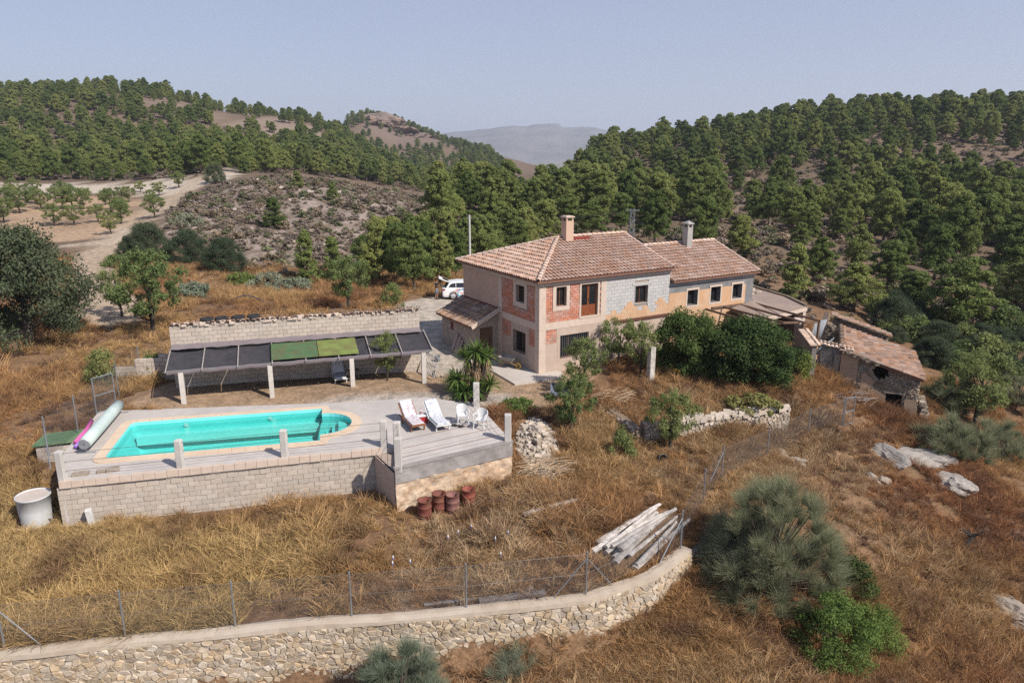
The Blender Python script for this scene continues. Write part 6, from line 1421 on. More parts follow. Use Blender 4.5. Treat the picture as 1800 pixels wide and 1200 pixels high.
# ---------------------------------------------------------------- garden furniture and loose things
M_white = mat('white_plastic', (.70,.70,.69), (.62,.62,.61), rough=.45, scale=4, bump=.02)
M_cush = mat('floral_cushion', (.64,.61,.61), (.56,.53,.54), scale=3, stain=(.36,.20,.25), stain_amt=.8, stain_scale=8., stain_pos=(.53,.58), bump=.1)
M_cush2 = mat('floral_cushion_pale', (.66,.66,.66), (.58,.58,.60), scale=3, stain=(.26,.30,.40), stain_amt=.75, stain_scale=9., stain_pos=(.53,.58), bump=.1)
def px_dir(a, b, z):
    p, q = at_z(*a, z), at_z(*b, z); return p, math.atan2(q[1]-p[1], q[0]-p[0])
def lounger(label, p, rz, cm, frame_m, back=38, edge=None):
    """local x from head to foot, length 1.95"""
    o = thing('sun_lounger', label, 'sun lounger', tuple(p), rz); Bh = R(back); hx = .82
    q = MB(); q.box(hx, 1.95, -.33, .33, .27, .31); q.build('seat_frame', frame_m, o, bevel=.012)
    bx_ = Vector((-math.cos(Bh), 0, math.sin(Bh))); c = Vector((hx, 0, .30))+bx_*.42; q = MB(); q.obox(c, bx_*.44, (0,.33,0), Vector((math.sin(Bh),0,math.cos(Bh)))*.022); q.build('backrest', frame_m, o)
    for x_ in (.55, 1.75):
        for s in (-1, 1): q = MB(); q.bar((x_, s*.29, 0), (x_+(.05 if x_ > 1 else -.05), s*.29, .28), .05, .06); q.build('leg', frame_m, o)
    for s in (-1, 1): q = MB(); q.bar((.1, s*.31, .24), (hx, s*.31, .27), .05, .05); q.build('side_rail', frame_m, o)
    if cm:
        q = MB(); q.box(hx-.02, 1.9, -.28, .28, .315, .385); cu = q.build('cushion', cm, o, bevel=.03)
        n_ = Vector((math.sin(Bh),0,math.cos(Bh))); q = MB(); q.obox(Vector((hx,0,.35))+bx_*.44+n_*.03, bx_*.46, (0,.28,0), n_*.035); q.build('back_cushion', cm, o, bevel=.03)
        if edge: q = MB(); q.box(1.905, 1.95, -.30, .30, .30, .37); q.build('end_trim', edge, o)
    return o
M_woodf = mat('lounger_wood', (.28,.12,.06), (.2,.085,.04), scale=5, rough=.6)
p, a = px_dir((706,738), (728,760), PZ); lounger('sun lounger with pink-patterned cushion nearest the pool on the sun terrace', p+np.array([.1,.25,0]), a, M_cush, M_woodf, 36, M_woodf)
p, a = px_dir((750,737), (771,758), PZ); lounger('white sun lounger with blue-patterned cushion beside the plastic chairs', p+np.array([.1,.25,0]), a, M_cush2, M_white, 36)
p = at_z(586, 671, .33); lounger('bare white sun lounger in the shade under the canopy', p+np.array([-.1,1.25,.02]), R(-70), mat('white_towel', (.74,.74,.76), (.66,.66,.69)), M_white, 50)
def plastic_chair(label, p, rz):
    o = thing('plastic_chair', label, 'chair', tuple(p), rz, 'white plastic garden chairs')   # seat faces local -y
    q = MB(); q.box(-.22, .22, -.22, .22, .41, .435); q.build('seat', M_white, o, bevel=.012)
    V = []; F = []; n_ = 12
    for i in range(n_+1):
        an = math.pi*i/n_; x_ = -math.cos(an)*.27; y_ = .10+math.sin(an)*.17; hgt = .60+.24*math.sin(an)**.8
        V += [(x_*.9, y_*.95, .43 if 2 < i < 10 else .58), (x_, y_+.03*math.sin(an), hgt), (x_*1.05, y_+.05, hgt-.015)]
    F = [(i*3+k, (i+1)*3+k, (i+1)*3+k+1, i*3+k+1) for i in range(n_) for k in range(2) if k == 1 or (i % 2 == 0 or i in (3,5,7))]
    q = MB(); q.add(V, F, .5); b_ = q.build('backrest', M_white, o); b_.modifiers.new('t', 'SOLIDIFY').thickness = .018
    for s in (-1, 1): q = MB(); q.tube([(s*.25,.12,.61),(s*.28,-.08,.63),(s*.27,-.22,.62),(s*.245,-.23,.44)], [.025,.026,.024,.022], 6); q.build('armrest', M_white, o)
    for x_ in (-1, 1):
        for y_ in (-1, 1): q = MB(); q.tube([(x_*.21,y_*.20,.42),(x_*.25,y_*.25+(.02 if y_ > 0 else 0),0)], [.032,.022], 6); q.build('leg', M_white, o)
    return o
plastic_chair('white plastic armchair left of its twin, nearer the sun lounger', at_z(813, 744, PZ), R(12))
plastic_chair('white plastic armchair nearest the terrace corner post', at_z(845, 752, PZ), R(-20))
p = at_z(742, 742, PZ); cb = thing('cool_box', 'red cool box with white lid between the two sun loungers', 'cool box', tuple(p), R(20))
q = MB(); q.box(-.24,.24,-.17,.17,0,.30); q.build('body', mat('red_plastic', (.42,.03,.035), (.34,.025,.03), rough=.4, bump=.02), cb, bevel=.02); q = MB(); q.box(-.26,.26,-.19,.19,.305,.37); q.build('lid', M_white, cb, bevel=.015)
q = MB(); q.tube([(-.2,0,.36),(-.2,.0,.36)] and [(-.255,-.1,.26),(-.29,0,.2),(-.255,.1,.26)], .012, 6); q.build('handle', M_white, cb)
bo = thing('drink_bottle', 'clear bottle with red label standing on the cool box', 'bottle', (p[0]-.05, p[1]+.03, p[2]+.37)); q = MB(); q.lathe([(0,0),(.042,0),(.042,.17),(.018,.23),(.016,.27),(0,.27)], 12); q.build('body', mat('clear_plastic', (.62,.66,.68), (.55,.6,.62), rough=.2), bo, smooth=True)
q = MB(); q.lathe([(.0435,.06),(.0435,.14)], 12); q.build('label', MATS['red_plastic'], bo); q = MB(); q.lathe([(.019,.255),(.019,.285),(0,.286)], 10); q.build('cap', MATS['red_plastic'], bo)
M_black = mat('black_plastic', (.02,.02,.022), (.03,.03,.03), rough=.5)
for (px, py, l) in ((800,748,'black sandals lying between lounger and plastic chairs'),(811,750,'black shoes in front of the left plastic chair')):
    p = at_z(px, py, PZ); s_ = thing('shoes', l, 'shoes', tuple(p), R(random.uniform(0,90)))
    for k in (-1, 1): q = MB(); q.box(-.13,.13,k*.07-.045,k*.07+.045,0,.05); q.box(-.13,-.02,k*.07-.04,k*.07+.04,.05,.09); q.build('shoe', M_black, s_, bevel=.015)
p = at_z(620, 668, .33); tb = thing('small_table', 'small dark low table beside the lounger under the canopy', 'table', tuple(p+np.array([0,.3,.02])), R(15)); q = MB(); q.box(-.3,.3,-.22,.22,.42,.46); q.build('table_top', M_oldwood, tb)
for x_ in (-.25,.25):
    for y_ in (-.18,.18): q = MB(); q.box(x_-.02,x_+.02,y_-.02,y_+.02,0,.42); q.build('leg', M_oldwood, tb)
# boulder, bucket
def rock(name, label, p, s, seed, m, cat='rock'):
    bm_ = bmesh.new(); bmesh.ops.create_icosphere(bm_, subdivisions=4, radius=1); rg = np.random.default_rng(seed)
    for v in bm_.verts:
        d = fbm(np.array([v.co.x*1.3+seed+v.co.z]), np.array([v.co.y*1.3-v.co.z]), 1., seed, 4)[0]; v.co *= 1+.75*d; v.co.x = round(v.co.x*5)/5*.45+v.co.x*.55; v.co.z = round(v.co.z*4)/4*.5+v.co.z*.5
    me_ = bpy.data.meshes.new(name); bm_.to_mesh(me_); bm_.free(); o = obj(name, me_, m, None, loc=tuple(p), scale=s, rot=(0,0,seed)); return tag(o, label, cat)
M_rock = mat('pale_rock', (.44,.365,.29), (.29,.235,.185), scale=4, bump=.9, bscale=9, stain=(.22,.18,.145), stain_amt=.5, stain_scale=2)
M_grock = mat('grey_rock', (.33,.30,.27), (.20,.18,.16), scale=3, bump=.7, bscale=9, stain=(.47,.41,.34), stain_amt=.5)
rock('boulder', 'pale boulder at the foot of the right canopy post', at_z(771, 660, .2), (.28,.25,.3), 3, M_rock)
rock('boulder', 'flat pale stone beside the yucca shadow', at_z(795, 697, .35), (.5,.3,.16), 4, M_rock)
for px, py, s, l, k in ((1560,800,(1.1,.6,.3),'long pale rock slab on the slope left of the grey outcrop',5),(1620,806,(1.5,.8,.4),'largest grey rock outcrop on the right slope',6),(1678,850,(.9,.8,.35),'grey rock ledge right of the largest outcrop',7),(1545,845,(.6,.5,.25),'small pale rock in rubble on the right slope',8),(1395,812,(.7,.4,.3),'pale rock beside the slope fence',9),(1785,1080,(.8,1.3,.4),'pale rock at the right edge of the slope',10),(1370,800,(.5,.4,.25),'little pale rock left of the one by the fence',11)):
    rock('rock_outcrop', l, on_ground(px, py), s, k, M_grock if 'grey' in l else M_rock)
for k, (px, py, Y, s_, l) in enumerate(((668,240,700,(24,14,7),'highest rock crag on the far hill left of the saddle'),(700,246,705,(20,12,5),'rock crag just right of the highest crag'),(645,236,690,(16,12,4.5),'rock crag left of the highest crag'),(738,252,700,(22,12,4),'low rock crag right on the far hill'))):
    p = at_y(px, py, Y); p[2] = hz(p[0], p[1])-2; rock('rock_crag', l, p, s_, 20+k, mat('crag_rock', (.24,.175,.14), (.12,.095,.08), scale=.15, bump=.8, bscale=.5, stain=(.36,.24,.17), stain_amt=.5, stain_scale=.06), 'crag')
p = at_z(769, 634, .2); bk = thing('bucket', 'grey bucket lying in the yard near the lean-to shed', 'bucket', tuple(p)); q = MB(); q.lathe([(.0,.0),(.13,.0),(.17,.30),(.155,.30),(.12,.02),(0,.02)], 16); q.build('body', mat('grey_plastic', (.13,.14,.155), (.1,.1,.11)), bk, smooth=True); q = MB(); q.tube([(.17,0,.28),(.12,0,.42),(-.12,0,.42),(-.17,0,.28)], .006, 5); q.build('handle', M_iron, bk)
def wheelbarrow(label, p, rz, tray, frame, tip=0):
    o = thing('wheelbarrow', label, 'wheelbarrow', tuple(p), rz); o.rotation_euler = (tip, 0, rz)
    b_ = [(-.38,-.2),(.34,-.16),(.34,.16),(-.38,.2)]; t_ = [(-.52,-.33),(.52,-.28),(.52,.28),(-.52,.33)]; q = MB()
    V = [(*v, .36) for v in b_]+[(*v, .62) for v in t_]; q.add(V, [(0,1,2,3)]+[(i,(i+1) % 4,(i+1) % 4+4,i+4) for i in range(4)]); tr_ = q.build('tray', tray, o); tr_.modifiers.new('t','SOLIDIFY').thickness = .015
    for s in (-1, 1):
        q = MB(); q.tube([(.72,s*.05,.2),(.3,s*.2,.34),(-.4,s*.26,.36),(-1.0,s*.29,.58)], .018, 6); q.build('handle', frame, o); q = MB(); q.tube([(-.2,s*.24,.35),(-.34,s*.25,0),(-.42,s*.25,0),(-.46,s*.25,.36)], .016, 6); q.build('leg', frame, o)
    q = MB(); q.lathe([(.12,-.035),(.19,-.04),(.2,0),(.19,.04),(.12,.035)], 18); w_ = q.build('wheel', mat('yellow_wheel', (.42,.27,.05), (.3,.19,.04)), o, smooth=True, loc=(.72,0,.2), rot=(math.pi/2,0,0)); return o
wheelbarrow('yellow wheelbarrow standing on the concrete by the farmhouse wall', at_z(893, 645, .12), R(-35), mat('galvanised_tray', (.33,.30,.27), (.25,.22,.2), scale=5), mat('yellow_paint', (.50,.27,.05), (.38,.2,.04), rough=.5))
wheelbarrow('grey-blue wheelbarrow tipped over on the path below the house corner', at_z(990, 694, -.05)+np.array([0,0,.32]), R(-20), mat('blue_grey_tray', (.18,.20,.25), (.12,.13,.17)), M_iron, R(75))
p = at_z(1187, 664, -.1); st = thing('yellow_chair', 'worn yellow seated stool under the fig trees', 'chair', tuple(p), R(20)); q = MB(); q.box(-.22,.22,-.2,.2,.42,.46); q.build('seat', mat('yellow_seat', (.50,.30,.06), (.38,.22,.05)), st)
for x_ in (-.2,.2):
    for y_ in (-.18,.18): q = MB(); q.tube([(x_,y_,.42),(x_*1.2,y_*1.2,-.05)], .018, 6); q.build('leg', mat('pale_leg', (.5,.45,.4)), st)
# oil drums
M_drum = mat('rusty_red_drum', (.21,.055,.042), (.12,.042,.032), rough=.7, scale=5, stain=(.20,.10,.06), stain_amt=.7, stain_scale=4, bump=.15)
M_drum2 = mat('pink_faded_drum', (.28,.13,.115), (.17,.075,.065), rough=.7, scale=5, stain=(.22,.12,.09), stain_amt=.6, stain_scale=4, bump=.15)
for k, (px, py, l, m_, tl) in enumerate(((747,908,'leftmost rusty red oil drum under the sun terrace',M_drum,0),(772,896,'second rusty oil drum from the left, open and brown',MATS['rusty_red_drum'],1),(796,898,'third oil drum, faded pinkish red with streaks',M_drum2,2),(824,888,'rightmost bright red oil drum with ribbed sides',mat('bright_red_drum', (.30,.07,.045), (.19,.05,.035), rough=.65, scale=5, stain=(.22,.1,.06), stain_amt=.5, stain_scale=4),3))):
    p = on_ground(px, py); o = thing('oil_drum', l, 'oil drum', tuple(p+np.array([0,0,-.12])), k); o['group'] = 'oil drums below the sun terrace'; o.scale = (.92,.92,.9)
    q = MB(); q.lathe([(.285,0),(.285,.28),(.30,.30),(.285,.32),(.285,.60),(.30,.62),(.285,.64),(.285,.90),(.298,.91),(.298,.93),(.272,.93),(.272,.05),(0,.05)], 24); q.build('body', m_, o, smooth=True)
    q = MB(); q.lathe([(.30,.905),(.306,.92),(.30,.938),(.272,.938)], 24); q.build('rim', M_rust, o, smooth=True)
p = on_ground(876, 888); o = thing('rusty_can', 'small rusty open can lying in the grass right of the oil drums', 'can', tuple(p+np.array([0,0,.16]))); o.rotation_euler = (R(60),0,R(30)); q = MB(); q.lathe([(0,-.2),(.15,-.2),(.16,.2),(.148,.2),(.14,-.18),(0,-.18)], 16); q.build('body', mat('grey_rusty_tin', (.22,.19,.17), (.14,.09,.07)), o, smooth=True); q = MB(); q.lathe([(.165,.19),(.168,.2),(.165,.212),(.15,.21)], 16); q.build('rim', M_rust, o)
# logs and beams
M_log = mat('silver_log', (.64,.595,.555), (.44,.395,.36), scale=3.5, tonevar=.16, bump=.6, bscale=16, stain=(.24,.20,.175), stain_amt=.5, stain_scale=3)
lg = random.Random(5); A0 = Vector(on_ground(1050, 968)); A1 = Vector(on_ground(1145, 905)); B0 = Vector(on_ground(1108, 1002)); B1 = Vector(on_ground(1192, 925))
NAMESLOG = ['at the back edge of the log pile', 'second from the back of the log pile', 'third from the back of the log pile', 'fourth from the back of the log pile', 'in the middle back of the log pile', 'in the very middle of the log pile', 'in the middle front of the log pile', 'fourth from the front of the log pile', 'third from the front of the log pile', 'second from the front of the log pile', 'at the front edge of the log pile by the fence', 'lying on top at the back of the pile', 'lying on top of the pile middle', 'lying on top near the front of the pile']
for k in range(14):
    f = (k/10 if k < 11 else (k-10.4)/4); z_ = .22 if k < 11 else .42
    a = A0.lerp(B0, f)+Vector((lg.uniform(-.45,.3), lg.uniform(-.3,.3), z_)); b = A1.lerp(B1, f)+Vector((lg.uniform(-.45,.6), lg.uniform(-.35,.35), z_+lg.uniform(-.05,.12))); wd_ = lg.uniform(.18,.30); th_ = lg.uniform(.10,.17); q = MB(); V = []; n_ = 9
    d_ = (b-a).normalized(); s_ = d_.cross(Vector((0,0,1))).normalized(); u_ = s_.cross(d_); tw_ = lg.uniform(-.5,.5)
    for i in range(n_):
        t_ = i/(n_-1); c = a.lerp(b, t_)+s_*lg.uniform(-.02,.02)+u_*(lg.uniform(-.02,.02)+.05*math.sin(t_*3+k)); ww = wd_*(1-.45*t_)*lg.uniform(.9,1.1)
        for j in range(7): an = 2*math.pi*j/7+tw_; V.append(c+s_*math.cos(an)*ww*.5+u_*math.sin(an)*th_*.5*lg.uniform(.8,1.15))
    q.add(V, [(i*7+j, i*7+(j+1) % 7, (i+1)*7+(j+1) % 7, (i+1)*7+j) for i in range(n_-1) for j in range(7)]+[tuple(reversed(range(7))), tuple(range((n_-1)*7, n_*7))])
    o = q.build('log', M_log); tag(o, 'bleached grey split log '+NAMESLOG[k], 'log', 'bleached logs in the pile by the fence')
def beam(label, a, b, w, h, m, lift=.1):
    a = Vector(on_ground(*a))+Vector((0,0,lift)); b = Vector(on_ground(*b))+Vector((0,0,lift)); q = MB(); q.bar(a, b, w, h); tag(q.build('timber_beam', m, bevel=.012), label, 'beam')
beam('long grey timber beam lying in the grass between drums and log pile', (920,908), (1030,878), .16, .14, M_log)
beam('dark weathered beam beside the stone wall ledge under the fence', (842,1062), (958,1048), .20, .16, mat('dark_grey_wood', (.27,.235,.22), (.18,.155,.145), scale=5, bump=.4), .14)
beam('shorter dark beam behind the one on the wall ledge', (905,1048), (938,1042), .18, .15, MATS['dark_grey_wood'], .16)
beam('thin grey board half buried at the wall ledge', (745,1066), (835,1056), .12, .08, MATS['dark_grey_wood'], .08)
beam('short pale plank in the grass far left of the pool', (70,678), (83,662), .25, .05, M_log, .1)
beam('timber block on the end of the stone wall', (1205,985), (1232,970), .28, .22, M_oldwood, .2)
sp_ = random.Random(8); rp_ = Vector((1.1,30.2,0)); rb = thing('rubble_pile', 'pile of pale broken stones right of the sun terrace', 'rubble', (1.0,30.6,hz(1.0,30.6))); q0 = [MB() for _ in range(3)]
for k in range(420):
    a = sp_.random()*6.28; r_ = sp_.random()**.6; z_ = (1-r_)*.75*sp_.random(); e = sp_.uniform(.05,.17); q = MB(); c = Vector((math.cos(a)*r_*.95+.15, math.sin(a)*r_*2.1, z_+(hz(1.+math.cos(a)*r_*.95+.15, 30.6+math.sin(a)*r_*2.1)-hz(1.0,30.6))+.05))
    rot_ = Matrix.Rotation(sp_.random()*6, 3, 'Z') @ Matrix.Rotation(sp_.uniform(-.6,.6), 3, 'X'); h_ = [rot_@Vector(v) for v in ((e,0,0),(0,e*sp_.uniform(.5,.9),0),(0,0,e*sp_.uniform(.4,.7)))]
    if k < 120: qq = MB(); qq.obox(c, *h_); qq.build('stone', M_pstone, rb, bevel=e*.18)
    else: q0[0].obox(c, *h_)
stuff(q0[0].build('stones', M_pstone, rb))
# pool cover reel, floats, pump box, tyres, tank
ra = Vector((-16.93,26.75,PZ+.42)); rb_ = Vector((-18.0,31.35,PZ+.42)); reel = thing('pool_cover_reel', 'pale grey-green pool cover rolled on a reel along the left pool edge', 'pool cover', tuple(ra-Vector((0,0,.42)))); d = rb_-ra; base_ = Vector((0,0,.42))
q = MB(); q.tube([base_+d*t_ for t_ in (.02,.25,.5,.75,.98)], [.235,.25,.255,.25,.24], 20); q.build('rolled_cover', mat('cover_fabric', (.52,.60,.565), (.44,.515,.48), scale=3, rough=.6, bump=.05), reel, smooth=True)
q = MB(); q.tube([base_-d*.02, base_+d*1.02], .06, 10); q.build('axle', M_galv, reel)
for t_ in (0, 1.0):
    c = base_+d*t_; q = MB(); s_ = Vector((d.y,-d.x,0)).normalized(); q.tube([c, c-Vector((0,0,.4))], .03, 8); q.tube([c-Vector((0,0,.4))-s_*.35, c-Vector((0,0,.4))+s_*.35], .025, 8); q.build('stand', M_galv, reel)
q = MB(); q.lathe([(.03,-.01),(.2,-.01),(.21,0),(.2,.01),(.03,.01)], 18); w_ = q.build('hand_wheel', M_galv, reel, loc=tuple(base_-d*.03), rot=(math.pi/2,0,math.atan2(d.y,d.x)-math.pi/2))
for (x0_, y0_, x1_, y1_, c1, l) in ((-17.85,27.6,-18.55,30.0,(.62,.13,.36),'pink foam pool noodle beside the cover reel'),(-17.55,27.1,-18.05,29.3,(.36,.20,.62),'purple foam pool noodle beside the cover reel')):
    q = MB(); q.tube([(x0_,y0_,PZ+.12),((x0_+x1_)/2+.1,(y0_+y1_)/2,PZ+.14),(x1_,y1_,PZ+.12)], .09, 12); o = q.build('pool_noodle', mat('foam_'+l[:4], c1, tuple(v*.8 for v in c1), rough=.8, bump=.05), smooth=True); tag(o, l, 'pool noodle')
q = MB(); q.tube([(-17.9,29.2,PZ+.05),(-18.0,29.9,PZ+.3),(-18.15,30.6,PZ+.25),(-18.3,31.1,PZ+.05)], .03, 8); o = q.build('pool_hose', mat('blue_hose', (.10,.11,.25), (.07,.08,.18)), smooth=True); tag(o, 'dark blue hose looped beside the cover reel', 'hose')
for k_, (x_, y_, w_, h_) in enumerate(((-16.0,24.75,.55,.3),(-15.35,24.95,.3,.25),(-15.0,25.1,.45,.3))):
    q = MB(); q.box(-w_/2,w_/2,-h_/2,h_/2,0,.10); o = q.build('loose_slab', M_rock, None, loc=(x_,y_,PZ), rot=(0,0,R(15+k_*7)), bevel=.015); tag(o, ('largest','smallest','right-hand')[k_]+' of the loose stone slabs in the near left terrace corner', 'stone slab')
bxp = at_z(103, 800, -.35); pb = thing('pump_box', 'concrete block pump box with green lid left of the pool', 'pump box', tuple(bxp), R(14)); q = MB(); q.box(-.62,.75,-.45,.9,-.4,.62,.5); q.build('core', M_mortar, pb); lay(bond(-.63, .76, -.2, .62, .40, .20), lambda a, d_, z: (a, d_-.47, z), 'block', M_block, pb, .03)
q = MB(); q.obox((.07,.22,.70), (.80,0,.03), (0,.78,-.02), (0,0,.035)); q.build('lid', mat('green_painted_lid', (.13,.23,.11), (.095,.17,.085), scale=3, stain=(.22,.26,.15), stain_amt=.5), pb, bevel=.01)
for k, (px, py) in enumerate(((68,788),(65,803),(66,817),(76,826))):
    p = at_z(px, py, -.5-.12*k); V = []; q = MB(); n_ = 14
    for i in range(n_+1):
        an = math.pi*i/n_
        for j in range(7):
            b = math.pi*2*j/7; r_ = .30+.075*math.cos(b); V.append((math.cos(an)*r_, math.sin(an)*r_, .10*math.sin(b)))
    q.add(V, [(i*7+j, i*7+(j+1) % 7, (i+1)*7+(j+1) % 7, (i+1)*7+j) for i in range(n_) for j in range(7)]); o = q.build('half_tyre', MATS['tyre_rubber'], None, smooth=True, loc=tuple(p), rot=(R(15),0,R(190+k*8))); tag(o, ['topmost','second','third','lowest'][k]+' of the four black half tyres beside the pump box', 'tyre', 'half tyres beside the pump box')
p = on_ground(66, 916); tk_ = thing('water_tank', 'round white fibre-cement water tank with flat lid below the pool corner', 'water tank', tuple(p+np.array([0,0,-.1]))); q = MB(); q.lathe([(.50,0),(.54,.6),(.565,1.12),(.585,1.13),(.585,1.20),(.555,1.20),(.53,.6)], 32); q.build('body', mat('fibre_cement_white', (.60,.60,.59), (.48,.475,.465), scale=3, stain=(.38,.37,.35), stain_amt=.4, bump=.08), tk_, smooth=True); q = MB(); q.lathe([(0,1.165),(.50,1.165),(.55,1.15)], 32); q.build('lid', mat('tank_lid', (.55,.47,.41), (.47,.40,.345)), tk_)
q = MB(); q.tube([(.5,-.1,.25),(.72,-.1,.22),(.74,-.1,.0)], .03, 8); q.build('outlet_pipe', M_black, tk_)
p = on_ground(163, 924); q = MB(); q.box(-.11,.11,-.11,.11,-.2,.72); o = q.build('marker_post', mat('white_marker', (.68,.66,.62), (.5,.48,.44), scale=6, bump=.3), None, loc=tuple(p), rot=(R(4),R(-5),.4), bevel=.015); tag(o, 'short white leaning post before the left end of the pool wall', 'post')
# stepped stub wall left of the canopy
sbw = thing('stub_wall', 'stepped low block wall left of the shade canopy', 'wall', (-20.6,35.9,.3), R(10)); q = MB(); q.box(0,3.4,.02,.2,-.5,1.0,.5); q.box(0,1.7,.021,.19,1.0,1.01,.5); q.build('wall_core', M_mortar, sbw); lay(bond(0,3.4,-.1,1.0,.4,.2)+bond(1.0,3.4,1.0,1.4,.4,.2)+bond(2.2,3.4,1.4,1.6,.4,.2), FRONT, 'block', M_block, sbw, .2)
# steel gate leaning at the right canopy end, planks against the lean-to
lgp = shade_w(12.75, 1.2, .05); lg_ = thing('leaning_grille', 'white steel grille leaning behind the right canopy post', 'grille', lgp, R(-60)); 
for k in range(9): q = MB(); q.tube([(-.8+k*.2,0,.05),(-.8+k*.2,.35,1.15)], .014, 6); q.build('bar', M_white, lg_)
for z_ in (.1, .6, 1.1): q = MB(); q.tube([(-.82,z_*.3,z_),(.82,z_*.3,z_)], .018, 6); q.build('rail', M_white, lg_)
def hl(u, v, z): c, s = math.cos(HROT), math.sin(HROT); return Vector((HLOC[0]+u*c-v*s, HLOC[1]+u*s+v*c, z))
for k, (v, l) in enumerate(((6.6,'longest plank leaning on the lean-to shed wall'),(6.2,'middle plank leaning on the lean-to shed wall'),(5.9,'right-hand plank leaning on the lean-to shed wall'))):
    q = MB(); q.bar(hl(-2.15, v, .1), hl(-1.68, v+.12, 1.25-k*.15), .22, .04); tag(q.build('plank', mat('mauve_plank', (.34,.26,.24), (.25,.19,.175), tonevar=.2)), l, 'plank')
# black pipe arching over the bank, stump, dead branches
p0_, p1_ = on_ground(400, 533), on_ground(482, 532); q = MB(); q.tube([Vector(p0_).lerp(Vector(p1_), t_)+Vector((0,0,.55*math.sin(math.pi*min(1,t_*1.25))+.05)) for t_ in np.linspace(0,1,14)], .045, 8); o = q.build('black_pipe', mat('blue_black_pipe', (.05,.055,.085), (.04,.04,.06))); tag(o, 'dark plastic pipe arching over the grassy bank behind the wall', 'pipe')
p = on_ground(1690, 968); stp = thing('dead_stump', 'charred leaning stump with twigs on the right slope', 'stump', tuple(p)); q = MB(); q.tube([(0,0,-.1),(.25,.1,.4),(.55,.2,.65)], [.17,.14,.09], 9); q.build('trunk', mat('charred_wood', (.05,.042,.036), (.03,.026,.023), bump=.5, bscale=14), stp); q = MB()
for k in range(26): a = random.random()*6.28; e = Vector((.5+math.cos(a)*.7, .2+math.sin(a)*.6, .75+random.uniform(-.1,.45))); q.tube([(.45,.18,.6), Vector((.45,.18,.6)).lerp(e,.5)+Vector((0,0,.08)), e], [.022,.013,.004], 4, cap=False)
q.build('twigs', M_dkbark, stp)
def sticks(name, label, p, n_, L_, m_, seed):
    rg_ = random.Random(seed); q = MB()
    for k in range(n_): a = rg_.gauss(.35,.4); c = Vector((rg_.uniform(-1,1), rg_.uniform(-.6,.6), rg_.uniform(.05,.45))); d_ = Vector((math.cos(a),math.sin(a),rg_.uniform(-.15,.2)))*L_*rg_.uniform(.4,1); q.tube([c-d_*.5, c+Vector((0,0,.06)), c+d_*.5], [.012,.010,.004], 4, cap=False)
    o = q.build(name, m_, None, loc=tuple(p)); tag(o, label, 'branches')
M_straw = mat('dead_branch', (.55,.41,.27), (.38,.27,.18), tonevar=.2)
sticks('branch_pile', 'heap of pale dead branches right of the sun terrace', on_ground(965, 830), 130, 1.6, M_straw, 1)
sticks('branch_pile', 'grey dead branches at the foot of the stone ruin', on_ground(1500, 705), 60, 1.5, mat('grey_branch', (.36,.31,.27), (.25,.21,.18)), 2)
sticks('branch_pile', 'dry straw-coloured stalks on the garden terrace edge', on_ground(1075, 702), 90, 1.1, M_straw, 3)
M_cap = mat('blue_bottle', (.10,.13,.45), (.08,.1,.36), rough=.3)
for k, (px, py, l) in enumerate(((692,990,'left pair, upper'),(691,1000,'left pair, lower'),(722,997,'right of the left pair'),(829,934,'upper centre'),(788,953,'left of the upper centre one'),(871,956,'right cluster, left'),(893,945,'right cluster, right'),(880,983,'centre right, lower'),(806,944,'between the upper two'))):
    p = on_ground(px, py+14); o = thing('bottle_stake', 'white bottle on a stake in dry grass, '+l, 'bottle', tuple(p), 0, 'bottles on stakes in the field'); o.scale = (.62,.62,.8); q = MB(); q.tube([(0,0,-.1),(0,0,.62)], .012, 5); q.build('stake', M_oldwood, o); q = MB(); q.lathe([(0,.58),(.04,.58),(.04,.72),(.018,.78),(0,.78)], 10); q.build('bottle', M_white, o, smooth=True); q = MB(); q.lathe([(.042,.60),(.042,.66)], 10); q.build('label_band', M_cap, o)
for (px, py, l) in ((1162,812,'black bucket lying before the garden terrace wall corner'),(1188,820,'small dark container right of the black bucket')):
    p = on_ground(px, py); o = thing('black_bucket', l, 'bucket', tuple(p+np.array([0,0,.16]))); o.rotation_euler = (R(70),0,R(20)); q = MB(); s_ = 1. if 'lying' in l else .6; q.lathe([(0,-.22*s_),(.17*s_,-.22*s_),(.22*s_,.2*s_),(.205*s_,.2*s_),(.15*s_,-.2*s_),(0,-.2*s_)], 18); q.build('body', M_black, o, smooth=True); q = MB(); q.lathe([(.222*s_,.18*s_),(.232*s_,.19*s_),(.222*s_,.205*s_)], 18); q.build('rim', mat('grey_rim', (.2,.2,.21)), o)

# ---------------------------------------------------------------- poles, mast, wire
def tall(name, label, px, pyt, Y, r, cat, m): 
    t_ = at_y(px, pyt, Y); b_ = hz(t_[0], t_[1]); o = thing(name, label, cat, (t_[0], t_[1], b_)); return o, t_[2]-b_
up_, h_ = tall('utility_pole', 'pale concrete utility pole behind the left end of the farmhouse roof', 825, 378, 66, .1, 'pole', None)
q = MB(); q.tube([(0,0,-.3),(0,0,h_)], [.13,.085], 10); q.build('shaft', mat('pole_concrete', (.55,.53,.49), (.45,.43,.40)), up_); q = MB(); q.bar((-.25,0,h_-.25),(.25,0,h_-.25), .06); q.build('cross_arm', M_galv, up_)
ms, h2 = tall('lattice_mast', 'slim galvanised lattice mast behind the farmhouse ridge', 1112, 367, 74, .2, 'mast', None); w_ = .22
for x_ in (-w_, w_):
    for y_ in (-w_, w_): q = MB(); q.bar((x_*1.3,y_*1.3,-.2),(x_*.8,y_*.8,h2), .05); q.build('leg', M_galv, ms)
br = MB(); n_ = int(h2/.5)
